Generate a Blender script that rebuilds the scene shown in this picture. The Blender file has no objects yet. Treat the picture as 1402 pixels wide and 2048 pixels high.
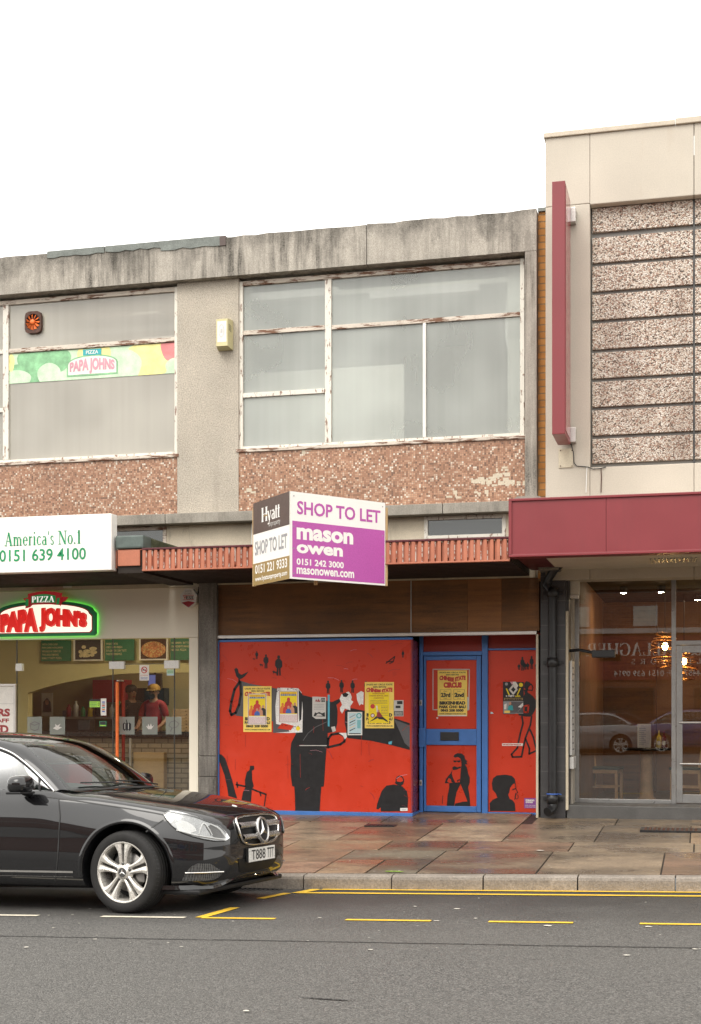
import bpy, bmesh, math, random
from mathutils import Vector, Matrix
from mathutils.bvhtree import BVHTree
R = math.radians
random.seed(7)
SC = bpy.context.scene
COL = SC.collection

# ------------------------------------------------------------------ camera, sky, sun, exposure
FPX, PSI, YH, EYE = 2736.0, R(14.35), 1421.0, 1.6
cd = bpy.data.cameras.new('camera'); cam = bpy.data.objects.new('camera', cd); COL.objects.link(cam)
cd.sensor_fit = 'HORIZONTAL'; cd.sensor_width = 36.0; cd.lens = FPX / 1402 * 36
cd.shift_y = (YH - 1024) / 1402; cd.clip_start = 0.1; cd.clip_end = 1000
cam.location = (0, 0, EYE); cam.rotation_euler = (R(90), 0, PSI)
SC.camera = cam

SUN_EL, SUN_AZ = R(50), R(200)          # overcast: a broad weak sun high behind the camera
W = bpy.data.worlds.new('World'); SC.world = W; W.use_nodes = True
nt = W.node_tree; nt.nodes.clear()
sky = nt.nodes.new('ShaderNodeTexSky'); sky.sky_type = 'NISHITA'; sky.sun_disc = False
sky.sun_elevation = SUN_EL; sky.sun_rotation = SUN_AZ; sky.air_density = 1.0; sky.dust_density = 6.0; sky.ozone_density = 1.0
hs = nt.nodes.new('ShaderNodeHueSaturation'); hs.inputs['Saturation'].default_value = 0.08
mx = nt.nodes.new('ShaderNodeMix'); mx.data_type = 'RGBA'; mx.inputs[0].default_value = 0.72
mx.inputs[7].default_value = (17.0, 16.6, 15.8, 1)       # the even cloud deck
bg = nt.nodes.new('ShaderNodeBackground'); bg.inputs['Strength'].default_value = 0.115
wo = nt.nodes.new('ShaderNodeOutputWorld')
nt.links.new(sky.outputs[0], hs.inputs['Color']); nt.links.new(hs.outputs[0], mx.inputs[6])
nt.links.new(mx.outputs[2], bg.inputs['Color']); nt.links.new(bg.outputs[0], wo.inputs[0])
sl = bpy.data.lights.new('sun', 'SUN'); sl.energy = 1.25; sl.angle = R(40); sl.color = (1, .95, .87)
so = bpy.data.objects.new('sun', sl); COL.objects.link(so)
so.rotation_euler = (R(90) - SUN_EL, 0, R(-18))
SC.view_settings.view_transform = 'Standard'; SC.view_settings.look = 'None'
SC.view_settings.exposure = 0.48; SC.view_settings.gamma = 1
SC.cycles.max_bounces = 10; SC.cycles.transparent_max_bounces = 16; SC.cycles.glossy_bounces = 5
SC.cycles.caustics_reflective = False; SC.cycles.caustics_refractive = False
SC.cycles.sample_clamp_indirect = 4.0

# ------------------------------------------------------------------ photo pixel -> point on a real plane
cP, sP = math.cos(PSI), math.sin(PSI)
def ray(px, py):
    u, v = (px - 701) / FPX, (YH - py) / FPX
    return Vector((u * cP - sP, u * sP + cP, v))
def P(px, py, Y):
    r = ray(px, py); return Vector((0, 0, EYE)) + r * (Y / r.y)
def X(px, Y): return P(px, YH, Y).x
def Z(px, py, Y): return P(px, py, Y).z
F = 17.0                                  # the main facade plane

def sm(a, b, x):
    t = min(1, max(0, (x - a) / (b - a))); return t * t * (3 - 2 * t)
def zslope(x): return .025 * max(-16, min(16, x + 3.5))
KERB = 12.13
def zroad(x, y):
    d = min(7.3, max(0, KERB - y)) if y > -5 else 7.3
    return zslope(x) - .05 + .038 * d - .0026 * d * d
def zpave(x, y):
    zk = zslope(x) - .05 + .128; zf = .25 + .006 * max(-16, min(16, x + 6))
    t = min(1.2, max(0, (y - KERB) / (F - KERB))); return zk + (zf - zk) * t
def G(px, py, zf=zroad):
    r = ray(px, py); z = 0
    for _ in range(40):
        t = (EYE - z) / -r.z; p = r * t; z = .5 * z + .5 * zf(p.x, p.y)
    return Vector((p.x, p.y, z))

# ------------------------------------------------------------------ materials
MATS = {}
class NT:
    def __init__(s, name):
        s.m = bpy.data.materials.new(name); s.m.use_nodes = True; s.t = s.m.node_tree; s.t.nodes.clear()
        s.out = s.n('OutputMaterial'); s.tc = s.n('TexCoord').outputs['Object']; MATS[name] = s.m
    def n(s, kind, **kw):
        nd = s.t.nodes.new('ShaderNode' + kind)
        for k, v in kw.items():
            if k.startswith('_'): setattr(nd, k[1:], v)
            else: s.set(nd.inputs[k.replace('__', ' ')], v)
        return nd
    def set(s, sock, v):
        if isinstance(v, bpy.types.NodeSocket): s.t.links.new(v, sock)
        elif isinstance(v, (tuple, list)) and len(v) == 3 and sock.type == 'RGBA': sock.default_value = (*v, 1)
        else: sock.default_value = v
    def mapping(s, sc, loc=(0, 0, 0), vec=None):
        m = s.n('Mapping'); s.t.links.new(vec or s.tc, m.inputs[0]); m.inputs['Scale'].default_value = sc; m.inputs['Location'].default_value = loc
        return m.outputs[0]
    def noise(s, scale, detail=5, rough=.6, vec=None):
        nd = s.n('TexNoise', Scale=scale, Detail=detail, Roughness=rough); s.t.links.new(vec or s.tc, nd.inputs['Vector']); return nd.outputs['Fac']
    def rng(s, v, a, b, c=0, d=1):
        nd = s.n('MapRange'); s.set(nd.inputs[0], v)
        for i, q in enumerate((a, b, c, d)): nd.inputs[i + 1].default_value = q
        return nd.outputs[0]
    def math(s, op, a, b=0.0):
        nd = s.n('Math', _operation=op); s.set(nd.inputs[0], a); s.set(nd.inputs[1], b); return nd.outputs[0]
    def mix(s, f, a, b, kind='MIX'):
        nd = s.n('Mix', _data_type='RGBA', _blend_type=kind); s.set(nd.inputs[0], f); s.set(nd.inputs[6], a); s.set(nd.inputs[7], b); return nd.outputs[2]
    def ramp(s, v, stops, interp='LINEAR'):
        nd = s.n('ValToRGB'); s.set(nd.inputs[0], v); cr = nd.color_ramp; cr.interpolation = interp
        while len(cr.elements) < len(stops): cr.elements.new(.5)
        for e, (p, c) in zip(cr.elements, stops): e.position = p; e.color = (*c, 1)
        return nd.outputs[0]
    def bump(s, h, strength, dist):
        nd = s.n('Bump', Strength=strength, Distance=dist); s.set(nd.inputs['Height'], h); return nd.outputs[0]
    def pbsdf(s, col, rough=.5, spec=.5, metal=0, normal=None, coat=0, emit=None, es=0):
        b = s.n('BsdfPrincipled'); s.set(b.inputs['Base Color'], col); s.set(b.inputs['Roughness'], rough)
        b.inputs['Specular IOR Level'].default_value = spec; b.inputs['Metallic'].default_value = metal
        if normal: s.set(b.inputs['Normal'], normal)
        if coat: b.inputs['Coat Weight'].default_value = coat; b.inputs['Coat Roughness'].default_value = .03
        if emit: s.set(b.inputs['Emission Color'], emit); b.inputs['Emission Strength'].default_value = es
        return b.outputs[0]
    def done(s, sh): s.t.links.new(sh, s.out.inputs[0]); return s.m

def pm(name, col, rough=.6, spec=.5, metal=0, var=.18, vs=2.5, grain=.12, gs=90, bump=0, bs=60, bd=.004, streak=None, streaks=(7, 7, .5), sa=.5, sb=.72, sf=.8,
       spots=None, spot_s=14, spot_map=None, grime=None, pa=.6, pb=.66, coat=0, emit=None, es=0):
    """painted / mineral surface: broad tone variation + grain + optional run-off streaks and worn spots"""
    k = NT(name)
    dark = tuple(c * (1 - var) for c in col); light = tuple(min(1, c * (1 + var)) for c in col)
    c = k.ramp(k.noise(vs), [(.3, dark), (.7, light)])
    if grain:
        g = k.rng(k.noise(gs, 3, .7), .3, .7, 1 - grain, 1 + grain)
        c = k.mix(1.0, c, k.n('CombineColor', Red=g, Green=g, Blue=g).outputs[0], 'MULTIPLY')
    if streak:
        f = k.rng(k.noise(1.0, 8, .72, vec=k.mapping(streaks)), sa, sb, 0, sf)
        f = k.math('MULTIPLY', f, k.rng(k.noise(max(20, gs * .5), 4, .8), .3, .62, .25, 1.15)); f = k.math('MULTIPLY', f, k.rng(k.noise(.9, 3), .35, .6, .35, 1.1))
        c = k.mix(f, c, streak)
    if spots:
        f = k.rng(k.noise(1.0 if spot_map else spot_s, 8, .7, vec=k.mapping(spot_map) if spot_map else None), pa, pb, 0, 1); c = k.mix(f, c, spots)
    if grime:      # soot and algae: blotches heaviest along a weathered edge at local height grime[0]..grime[1]
        sz = k.n('SeparateXYZ'); k.t.links.new(k.tc, sz.inputs[0])
        e = k.rng(sz.outputs[2], grime[0], grime[1], -.16, .20); q = k.math('ADD', e, k.noise(1.0, 8, .7, vec=k.mapping((2.2, 2.2, 1.3))))
        f = k.rng(q, .50, .72, 0, .85); f = k.math('MULTIPLY', f, k.rng(k.noise(60, 4, .8), .3, .6, .35, 1.1)); c = k.mix(f, c, (.055, .050, .042))
    r = k.rng(k.noise(vs * 4, 4), .3, .7, max(0, rough - .08), min(1, rough + .08))
    nm = k.bump(k.noise(bs, 4, .65), bump, bd) if bump else None
    return k.done(k.pbsdf(c, r, spec, metal, nm, coat, emit, es))

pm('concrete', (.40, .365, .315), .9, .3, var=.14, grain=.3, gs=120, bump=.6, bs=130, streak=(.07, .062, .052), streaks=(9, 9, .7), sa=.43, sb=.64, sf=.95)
pm('parapet_concrete', (.40, .365, .315), .9, .3, var=.14, grain=.35, gs=110, bump=.7, bs=130, streak=(.075, .068, .057), streaks=(10, 10, .8), sa=.43, sb=.64, sf=.95, grime=(6.85, 7.6))
pm('ledge_concrete', (.30, .275, .235), .9, .3, var=.2, grain=.3, gs=110, bump=.6, bs=120, streak=(.08, .072, .06), streaks=(6, 6, 1.2), sa=.45, sb=.7, sf=.8)
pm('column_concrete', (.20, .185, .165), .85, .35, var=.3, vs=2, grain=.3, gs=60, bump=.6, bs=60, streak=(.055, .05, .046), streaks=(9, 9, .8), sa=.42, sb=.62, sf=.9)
pm('roughcast', (.47, .42, .35), .95, .25, var=.1, vs=1.6, grain=.35, gs=70, bump=1, bs=75, bd=.012, streak=(.26, .22, .18), streaks=(3, 3, .45), sa=.55, sb=.75, sf=.6)
pm('stained_render', (.56, .49, .38), .9, .3, var=.12, grain=.15, bump=.3, bs=60, streak=(.12, .095, .07), streaks=(5, 5, 1.1), sa=.56, sb=.72, sf=.8)
pm('beige_render', (.52, .468, .395), .85, .3, var=.07, vs=1.2, grain=.08, gs=70, bump=.25, bs=60, streak=(.42, .33, .235), streaks=(3, 3, .5), sa=.56, sb=.78, sf=.6)
pm('coping', (.54, .47, .38), .8, .3, var=.1)
pm('flashing', (.17, .185, .17), .7, .4, var=.25, vs=6, grain=.3, bump=.4)
pm('moss', (.075, .080, .045), .95, .2, var=.4, vs=9, grain=.4, gs=60, bump=1, bs=40, bd=.02)
pm('lead_sheet', (.085, .11, .10), .55, .5, var=.35, vs=7, bump=.5, bs=14)
pm('peeling_white', (.72, .68, .60), .6, .4, var=.06, grain=.06, spots=(.24, .15, .11), spot_map=(22, 22, 7), pa=.555, pb=.60, bump=.4, bs=30)
pm('rusty_frame', (.60, .53, .45), .7, .4, var=.1, spots=(.16, .075, .042), spot_map=(4.5, 4.5, 30), pa=.50, pb=.56, bump=.5, bs=30)
pm('white_metal', (.72, .70, .65), .45, .5, var=.05, grain=.04)
pm('white_board', (.84, .82, .78), .35, .5, var=.03, vs=1, grain=.02)
pm('cream_panel', (.84, .78, .65), .45, .45, var=.04, vs=.8, grain=.03)
pm('plywood', (.20, .088, .030), .62, .4, var=.4, vs=1.1, grain=.1, streak=(.06, .032, .016), streaks=(1.1, 6, 14), sa=.40, sb=.62, sf=.8)
pm('plywood_orange', (.29, .125, .042), .6, .4, var=.2, vs=1.5, streak=(.12, .055, .022), streaks=(1.2, 9, 22), sa=.42, sb=.7, sf=.7)
pm('red_board', (.60, .046, .018), .32, .35, var=.09, vs=1.1, grain=.05, gs=120, coat=.12, spots=(.47, .035, .018), spot_s=7, pa=.62, pb=.72)
pm('red_dark', (.33, .03, .02), .4, .4, var=.1)
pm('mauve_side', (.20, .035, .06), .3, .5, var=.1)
pm('mural_black', (.013, .012, .013), .42, .4, var=.3, vs=9, grain=.1)
pm('mural_grey', (.10, .095, .10), .4, .4)
pm('blue_paint', (.055, .17, .47), .4, .5, var=.12, vs=4, grain=.06, streak=(.03, .08, .24), streaks=(9, 9, .8), sa=.6, sb=.8, sf=.6)
pm('orange_paint', (.44, .155, .09), .55, .4, var=.12, vs=5, grain=.1, spots=(.72, .60, .53), spot_s=19, pa=.70, pb=.74)
pm('flaked_white', (.72, .68, .62), .7, .3, var=.1, spots=(.38, .13, .08), spot_s=22, pa=.47, pb=.52)
pm('dark_wood', (.030, .021, .016), .7, .3, var=.4, vs=3, streak=(.012, .009, .007), streaks=(2, 14, 2), sa=.4, sb=.6, sf=.8)
pm('maroon', (.205, .027, .033), .40, .45, var=.08, vs=.9, grain=.06, gs=140, streak=(.17, .028, .032), streaks=(5, 5, .5), sa=.5, sb=.75, sf=.6)
pm('maroon_dark', (.085, .012, .017), .45, .4)
pm('maroon_face', (.30, .05, .06), .16, .5, var=.06)
pm('soffit_white', (.62, .58, .50), .6, .4, var=.08)
pm('soffit_grey', (.20, .19, .175), .5, .5, var=.1)
pm('trim_cream', (.56, .49, .37), .6, .4, var=.12, vs=3, streak=(.2, .15, .1), streaks=(5, 5, 3), sa=.58, sb=.75, sf=.7)
pm('silver', (.56, .53, .50), .38, .5, metal=.75, var=.1)
pm('grey_alu', (.33, .325, .315), .35, .5, metal=.6, var=.06)
pm('dark_alu', (.07, .068, .066), .4, .5, metal=.5, var=.1)
pm('black_iron', (.012, .012, .013), .38, .5, var=.3, vs=8, bump=.3, bs=40)
pm('plinth_stone', (.085, .082, .078), .5, .5, var=.2, vs=5, bump=.4)
pm('old_cream_plastic', (.60, .54, .30), .5, .4, var=.06)
pm('white_plastic', (.78, .77, .74), .35, .5, var=.03)
pm('black_plastic', (.018, .018, .019), .45, .5, var=.2)
pm('dark_red_plastic', (.38, .02, .035), .35, .5)
pm('rust_brown', (.075, .032, .02), .6, .4, var=.4, vs=30)
pm('fan_orange', (.80, .17, .035), .45, .4, var=.1, vs=20)
pm('purple', (.46, .085, .37), .4, .4, var=.03)
pm('board_brown', (.085, .058, .050), .4, .4, var=.05)
pm('board_gold', (.30, .205, .075), .4, .4, var=.05)
pm('ink_grey', (.30, .30, .31), .5)
pm('ink_black', (.02, .02, .02), .5)
pm('ink_red', (.55, .04, .03), .5)
pm('ink_green', (.0, .25, .085), .45)
pm('ink_dark_green', (.03, .17, .075), .45)
pm('ink_maroon', (.30, .035, .035), .45)
pm('ink_orange', (.70, .20, .03), .5)
pm('ink_teal', (.03, .35, .38), .5)
pm('ink_blue', (.05, .13, .45), .5)
pm('ink_purple', (.26, .07, .33), .5)
pm('ink_pink', (.62, .30, .36), .5)
pm('skin_print', (.55, .26, .15), .5)
pm('lime', (.42, .75, .08), .4)
pm('paper_yellow', (.90, .66, .15), .6, .3, var=.10, vs=6, grain=.05, spots=(.80, .68, .38), spot_s=9, pa=.62, pb=.75)
pm('paper_bright', (.86, .66, .03), .55, .3, var=.05, vs=6)
pm('paper_white', (.76, .73, .68), .6, .3, var=.07, vs=9)
pm('paper_blue', (.50, .66, .70), .6, .3, var=.05)
pm('paper_grey', (.55, .53, .50), .6, .3, var=.08, vs=9)
pm('torn_white', (.78, .76, .74), .7, .3, var=.1, vs=14, grain=.2, gs=60)
pm('vinyl_strip', (.10, .42, .55), .4)
pm('yellow_line', (.74, .46, .04), .6, .4, var=.1, vs=8, grain=.15, gs=50, spots=(.12, .10, .06), spot_s=26, pa=.62, pb=.68)
pm('white_line', (.68, .62, .50), .6, .4, var=.1, vs=8, grain=.15, spots=(.15, .14, .12), spot_s=26, pa=.63, pb=.69)
pm('tar_seam', (.018, .017, .016), .7, .3, spots=(.09, .085, .08), spot_s=4, pa=.55, pb=.6)
pm('wood_light', (.50, .34, .17), .5, .4, var=.1, streak=(.40, .25, .12), streaks=(3, 3, 30), sa=.45, sb=.6, sf=.6)
pm('wood_chair', (.78, .54, .32), .45, .45, var=.2, vs=6, streak=(.58, .36, .18), streaks=(20, 20, 2), sa=.45, sb=.7, sf=.6)
pm('wood_wall', (.28, .145, .068), .6, .4, var=.25, vs=1.6)
pm('table_black', (.014, .013, .013), .25, .5)
pm('seat_green', (.05, .075, .06), .5, .4)
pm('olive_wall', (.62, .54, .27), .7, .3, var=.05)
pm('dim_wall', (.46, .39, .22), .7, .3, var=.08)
pm('floor_tile', (.12, .10, .085), .4, .5, var=.2, vs=3)
pm('shop_ceiling', (.55, .52, .44), .7, .3)
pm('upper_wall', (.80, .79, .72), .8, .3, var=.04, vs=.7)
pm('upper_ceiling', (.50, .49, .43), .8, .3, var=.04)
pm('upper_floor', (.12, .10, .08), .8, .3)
pm('food_cream', (.62, .50, .26), .5, var=.35, vs=30)
pm('food_pizza', (.50, .16, .05), .5, var=.5, vs=30, spots=(.70, .50, .16), spot_s=40, pa=.5, pb=.6)
pm('carton', (.44, .30, .17), .7, .3, spots=(.17, .10, .06), spot_s=30, pa=.58, pb=.62)
pm('pepper_green', (.22, .46, .24), .5, var=.35, vs=7)
pm('pepper_pale', (.55, .72, .50), .5, var=.2, vs=6)
pm('pepper_yellow', (.82, .76, .30), .5, var=.2, vs=6)
pm('pepper_red', (.70, .22, .22), .5, var=.2, vs=6)
pm('mustard', (.75, .55, .06), .3); pm('ketchup', (.20, .012, .012), .2); pm('menu_card', (.70, .68, .63), .5, var=.1, vs=20)
pm('skin', (.34, .19, .13), .5, .4, var=.05); pm('hair', (.02, .015, .012), .6); pm('shirt_red', (.34, .02, .03), .7); pm('cap_ochre', (.42, .25, .06), .7)
pm('cloth_black', (.02, .02, .022), .8); pm('cloth_blue', (.03, .05, .13), .8)
pm('rubber', (.018, .017, .0165), .75, .35, var=.2, vs=9, bump=.3, bs=60)
pm('alloy', (.66, .63, .58), .3, .5, metal=.55, var=.05, vs=10)
pm('alloy_dark', (.07, .068, .065), .5, .5, metal=.5)
pm('brake', (.22, .21, .2), .4, .5, metal=.7)
pm('chrome', (.80, .78, .75), .12, .5, metal=1.0, var=.02)
pm('grille_silver', (.52, .51, .50), .25, .5, metal=.8, var=.03)
pm('car_black', (.008, .008, .009), .5, .4, var=.2)
pm('seat_leather', (.24, .21, .175), .55, .4, var=.1)
pm('dash', (.11, .115, .11), .6, .4)
pm('lamp_silver', (.30, .30, .30), .22, .5, metal=.8, var=.15, vs=25)
pm('lamp_white', (.55, .55, .54), .2, .5)
pm('lamp_amber', (.6, .28, .05), .3)
pm('plate_white', (.80, .79, .75), .3, .5)
pm('bag_red', (.42, .03, .03), .6)
pm('litter', (.50, .47, .41), .8, var=.2)
pm('green_litter', (.2, .3, .05), .8)
pm('render_white', (.60, .58, .54), .8, .3)
pm('blind', (.62, .60, .52), .7, .3)
pm('opp_trim', (.55, .54, .52), .6)
pm('copper', (.55, .28, .10), .3, .5, metal=.9)
pm('spiral_dark', (.05, .045, .04), .7)

def emissive(name, col, s, base=(.5, .5, .5)):
    k = NT(name); k.done(k.pbsdf(base, .5, emit=col, es=s))
emissive('lamp_bulb', (1, .66, .25), 70)
emissive('spot_lamp', (1, .80, .56), 200)
emissive('logo_face', (1, .88, .70), .75, (.8, .7, .6))
emissive('logo_red', (1, .012, .006), .36, (.42, .012, .01))
emissive('logo_dim_red', (1, .03, .02), .13, (.42, .02, .02))
emissive('logo_back', (.12, 1, .10), 1.6)
emissive('ribbon_green', (.03, .5, .12), .16, (.02, .16, .07)); emissive('ribbon_red', (1, .04, .04), .10, (.38, .02, .035)); emissive('ribbon_white', (1, .97, .9), .5, (.8, .8, .78))
emissive('ceiling_panel', (1, .86, .62), 19)
emissive('screen_blue_glow', (.25, .30, .75), .25, (.05, .06, .15))  # faint blue glow put into the face of a dark screen

def glass(name, tint=(1, 1, 1), refl=1.0, film=0.0, filmcol=(.6, .6, .55), streaky=False, ior=1.5, rough=.0):
    k = NT(name)
    fr = k.n('Fresnel', IOR=ior).outputs[0]
    f = k.math('MINIMUM', k.math('MULTIPLY', fr, 1.7 * refl), 1.0)
    base = k.n('BsdfTransparent', Color=tint).outputs[0]
    if film:
        d = k.n('AddShader'); df = k.n('BsdfDiffuse', Color=filmcol).outputs[0]
        m = k.n('MixShader'); ff = film
        if streaky:
            a = k.rng(k.noise(1, 1.5, .5, vec=k.mapping((12, 12, .3))), .35, .75, film * .97, min(1, film * 1.04))
            ff = k.math('ADD', a, k.rng(k.noise(.8, 2), .3, .7, -.07, .07))
        k.set(m.inputs[0], ff); k.t.links.new(base, m.inputs[1]); k.t.links.new(df, m.inputs[2]); base = m.outputs[0]
    g = k.n('BsdfGlossy', Roughness=rough).outputs[0]
    m2 = k.n('MixShader'); k.set(m2.inputs[0], f); k.t.links.new(base, m2.inputs[1]); k.t.links.new(g, m2.inputs[2])
    return k.done(m2.outputs[0])
glass('dusty_lit_glass', (.90, .93, .90), .9, .34, (.78, .82, .76), True)  # film: dust, plus room and sky brightness put into the pane colour
glass('dusty_lit_glass_warm', (.92, .90, .84), .9, .42, (.76, .715, .62), True)  # warmer film, again dust and room brightness in one colour
glass('shop_glass', (.93, .95, .92), 1.7)
glass('brown_glass', (.94, .89, .82), 2.0)
glass('car_glass', (.66, .74, .70), 1.0)
glass('lens_glass', (.97, .98, .98), .8)
glass('frosted', (.80, .84, .82), .8, .38, (.50, .54, .50))
glass('dark_glass', (.25, .28, .28), 1.2, .1, (.3, .32, .32))

def mk_special():
    # glass mosaic: 25 mm tesserae of mixed browns, some white, some fallen off
    k = NT('mosaic')
    sc = k.n('VectorMath', _operation='SCALE'); k.t.links.new(k.tc, sc.inputs[0]); sc.inputs[3].default_value = 42
    fl = k.n('VectorMath', _operation='FLOOR'); k.t.links.new(sc.outputs[0], fl.inputs[0])
    wn = k.n('TexWhiteNoise', _noise_dimensions='3D'); 
    sx = k.n('SeparateXYZ'); k.t.links.new(fl.outputs[0], sx.inputs[0])
    cx = k.n('CombineXYZ'); k.t.links.new(sx.outputs[0], cx.inputs[0]); k.t.links.new(sx.outputs[2], cx.inputs[2]); k.t.links.new(cx.outputs[0], wn.inputs['Vector'])
    c = k.ramp(wn.outputs['Value'], [(0, (.17, .085, .055)), (.06, (.27, .13, .075)), (.20, (.38, .19, .11)), (.42, (.46, .245, .15)), (.60, (.36, .175, .105)), (.72, (.52, .30, .19)), (.86, (.58, .41, .30)), (.95, (.74, .66, .55))], 'CONSTANT')
    fr = k.n('VectorMath', _operation='FRACTION'); k.t.links.new(sc.outputs[0], fr.inputs[0])
    s2 = k.n('SeparateXYZ'); k.t.links.new(fr.outputs[0], s2.inputs[0])
    e = k.math('MINIMUM', k.math('MINIMUM', s2.outputs[0], s2.outputs[2]), 1.0)
    g = k.math('LESS_THAN', e, .12)
    c = k.mix(g, c, (.22, .15, .10))
    lost = k.rng(k.noise(1, 5, .75, vec=k.mapping((1, 1, 1.6), vec=fl.outputs[0])), .0, 1)
    big = k.noise(1.3, 7, .75, vec=k.mapping((1, 1, 2.2)))
    c = k.mix(k.rng(big, .735, .745), c, (.70, .62, .50))
    dirt = k.rng(k.noise(1.2, 4), .4, .75, 0, .35); c = k.mix(dirt, c, (.13, .07, .045))
    k.done(k.pbsdf(c, .42, .5, normal=k.bump(e, .5, .004)))
    # exposed aggregate
    k = NT('pebbledash')
    v = k.n('TexVoronoi', _feature='F1', Scale=64.0); k.t.links.new(k.tc, v.inputs['Vector'])
    s2 = k.n('SeparateColor'); k.t.links.new(v.outputs['Color'], s2.inputs[0])
    c = k.ramp(s2.outputs[0], [(0, (.09, .07, .055)), (.08, (.30, .17, .125)), (.17, (.44, .31, .24)), (.32, (.53, .43, .35)), (.52, (.62, .54, .46)), (.76, (.73, .67, .60))], 'CONSTANT')
    c = k.mix(k.rng(v.outputs['Distance'], .5, .8), c, (.16, .125, .10))
    c = k.mix(k.rng(k.noise(1, 5, vec=k.mapping((1.6, 1.6, .5))), .5, .72, 0, .55), c, (.14, .085, .06))
    k.done(k.pbsdf(c, .8, .4, normal=k.bump(v.outputs['Distance'], .8, -.01)))
    # asphalt: aggregate, wet sheen patches, wear
    k = NT('asphalt')
    ag = k.n('TexVoronoi', _feature='F1', Scale=115.0); k.t.links.new(k.tc, ag.inputs['Vector'])
    s2 = k.n('SeparateColor'); k.t.links.new(ag.outputs['Color'], s2.inputs[0])
    c = k.ramp(s2.outputs[0], [(0, (.030, .029, .027)), (.25, (.066, .063, .059)), (.6, (.098, .094, .087)), (.9, (.18, .172, .16))])
    c = k.mix(k.rng(k.noise(.55, 6, vec=k.mapping((.5, 1.4, 1))), .35, .7, 0, .45), c, (.105, .10, .09))
    c = k.mix(k.rng(k.noise(5, 8, .75), .62, .70, 0, .8), c, (.026, .024, .022))
    sy = k.n('SeparateXYZ'); k.t.links.new(k.tc, sy.inputs[0])
    wet = k.rng(k.math('ADD', sy.outputs[1], k.rng(k.noise(1.2, 5), 0, 1, -1.4, 1.4)), 9.2, 11.6)
    c = k.mix(k.math('MULTIPLY', wet, .75), c, (.018, .0175, .017))
    scuff = k.rng(k.noise(1, 6, .7, vec=k.mapping((.5, 7, 1))), .66, .76, 0, .5); c = k.mix(scuff, c, (.22, .21, .195))
    r = k.rng(wet, 0, 1, .62, .48)
    h = k.math('ADD', k.math('MULTIPLY', ag.outputs['Distance'], -1.0), k.math('MULTIPLY', k.noise(40, 6, .75), 1.2))
    k.done(k.pbsdf(c, r, .5, normal=k.bump(h, .75, .012)))
    # wet stone flags: colour per flag from the mesh, film of water in patches
    k = NT('flagstone')
    at = k.n('Attribute', _attribute_name='Col'); col = at.outputs['Color']
    col = k.mix(k.rng(k.noise(3.2, 7, .7), .35, .7, 0, .65), col, (.075, .060, .048))
    col = k.mix(k.rng(k.noise(38, 5, .7), .50, .64, 0, .65), col, (.06, .045, .035))
    col = k.mix(k.rng(k.noise(16, 6, .8), .63, .67, 0, .7), col, (.38, .34, .28))
    wet = k.rng(k.noise(1, 5, .6, vec=k.mapping((.7, 1.5, 1))), .40, .60)
    col = k.mix(k.math('MULTIPLY', wet, .45), col, (.035, .027, .022))
    r = k.rng(wet, 0, 1, .55, .24)
    k.done(k.pbsdf(col, r, .5, normal=k.bump(k.noise(26, 5, .7), k.rng(wet, 0, 1, .45, .12), .006)))
    pm('flag_joint', (.03, .026, .022), .6, .4, var=.3)
    pm('kerbstone', (.225, .195, .165), .8, .35, var=.25, vs=3.5, grain=.3, gs=60, bump=.7, bs=40, bd=.01, streak=(.09, .075, .06), streaks=(3, 3, 4), sa=.5, sb=.7, sf=.7)
    # bricks
    def brick(name, a, b, mortar, bw=.225, bh=.075, loc=(0, 0, 0)):
        k = NT(name)
        mp = k.n('Mapping'); mp.inputs['Rotation'].default_value = (R(-90), 0, 0); mp.inputs['Location'].default_value = loc; k.t.links.new(k.tc, mp.inputs[0])
        br = k.n('TexBrick', Color1=a, Color2=b, Mortar=mortar, Scale=1.0)
        br.inputs['Mortar Size'].default_value = .009; br.inputs['Brick Width'].default_value = bw; br.inputs['Row Height'].default_value = bh; br.inputs['Mortar Smooth'].default_value = .2
        k.t.links.new(mp.outputs[0], br.inputs['Vector'])
        c = k.mix(k.rng(k.noise(9, 6), .3, .75, 0, .5), br.outputs['Color'], tuple(x * .5 for x in a))
        k.done(k.pbsdf(c, .85, .3, normal=k.bump(br.outputs['Fac'], .6, -.006)))
    brick('brick_orange', (.46, .20, .055), (.55, .26, .08), (.26, .17, .09), .225, .085)
    brick('brick_red', (.21, .075, .045), (.27, .10, .06), (.30, .25, .20))
    brick('brick_buff', (.30, .245, .18), (.37, .30, .22), (.13, .11, .09), .23, .08)
    # polished black slate tiles on the pillar
    k = NT('slate_tile')
    mp = k.n('Mapping'); mp.inputs['Rotation'].default_value = (R(-90), 0, 0); k.t.links.new(k.tc, mp.inputs[0])
    br = k.n('TexBrick', Color1=(.040, .039, .041), Color2=(.055, .053, .055), Mortar=(.12, .115, .11), Scale=1.0, _offset=0.0)
    br.inputs['Mortar Size'].default_value = .004; br.inputs['Brick Width'].default_value = .6; br.inputs['Row Height'].default_value = .30
    k.t.links.new(mp.outputs[0], br.inputs['Vector'])
    c = k.mix(k.rng(k.noise(1, 6, vec=k.mapping((3, 3, 24))), .5, .75, 0, .5), br.outputs['Color'], (.09, .085, .08))
    k.done(k.pbsdf(c, .38, .5, normal=k.bump(k.noise(30, 4), .15, .003)))
    # metallic black car paint with clear coat
    k = NT('paint_black')
    f = k.rng(k.noise(900, 1), .45, .75, 0, .6)
    k.done(k.pbsdf(k.mix(f, (.006, .006, .007), (.014, .014, .015)), .35, .1, coat=1.0)); cb = [n for n in k.t.nodes if n.type == 'BSDF_PRINCIPLED'][0]; cb.inputs['Coat IOR'].default_value = 1.62; cb.inputs['Coat Roughness'].default_value = .015
    k = NT('paint_silver'); k.done(k.pbsdf((.33, .34, .35), .35, .5, metal=.6, coat=1.0))
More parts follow.
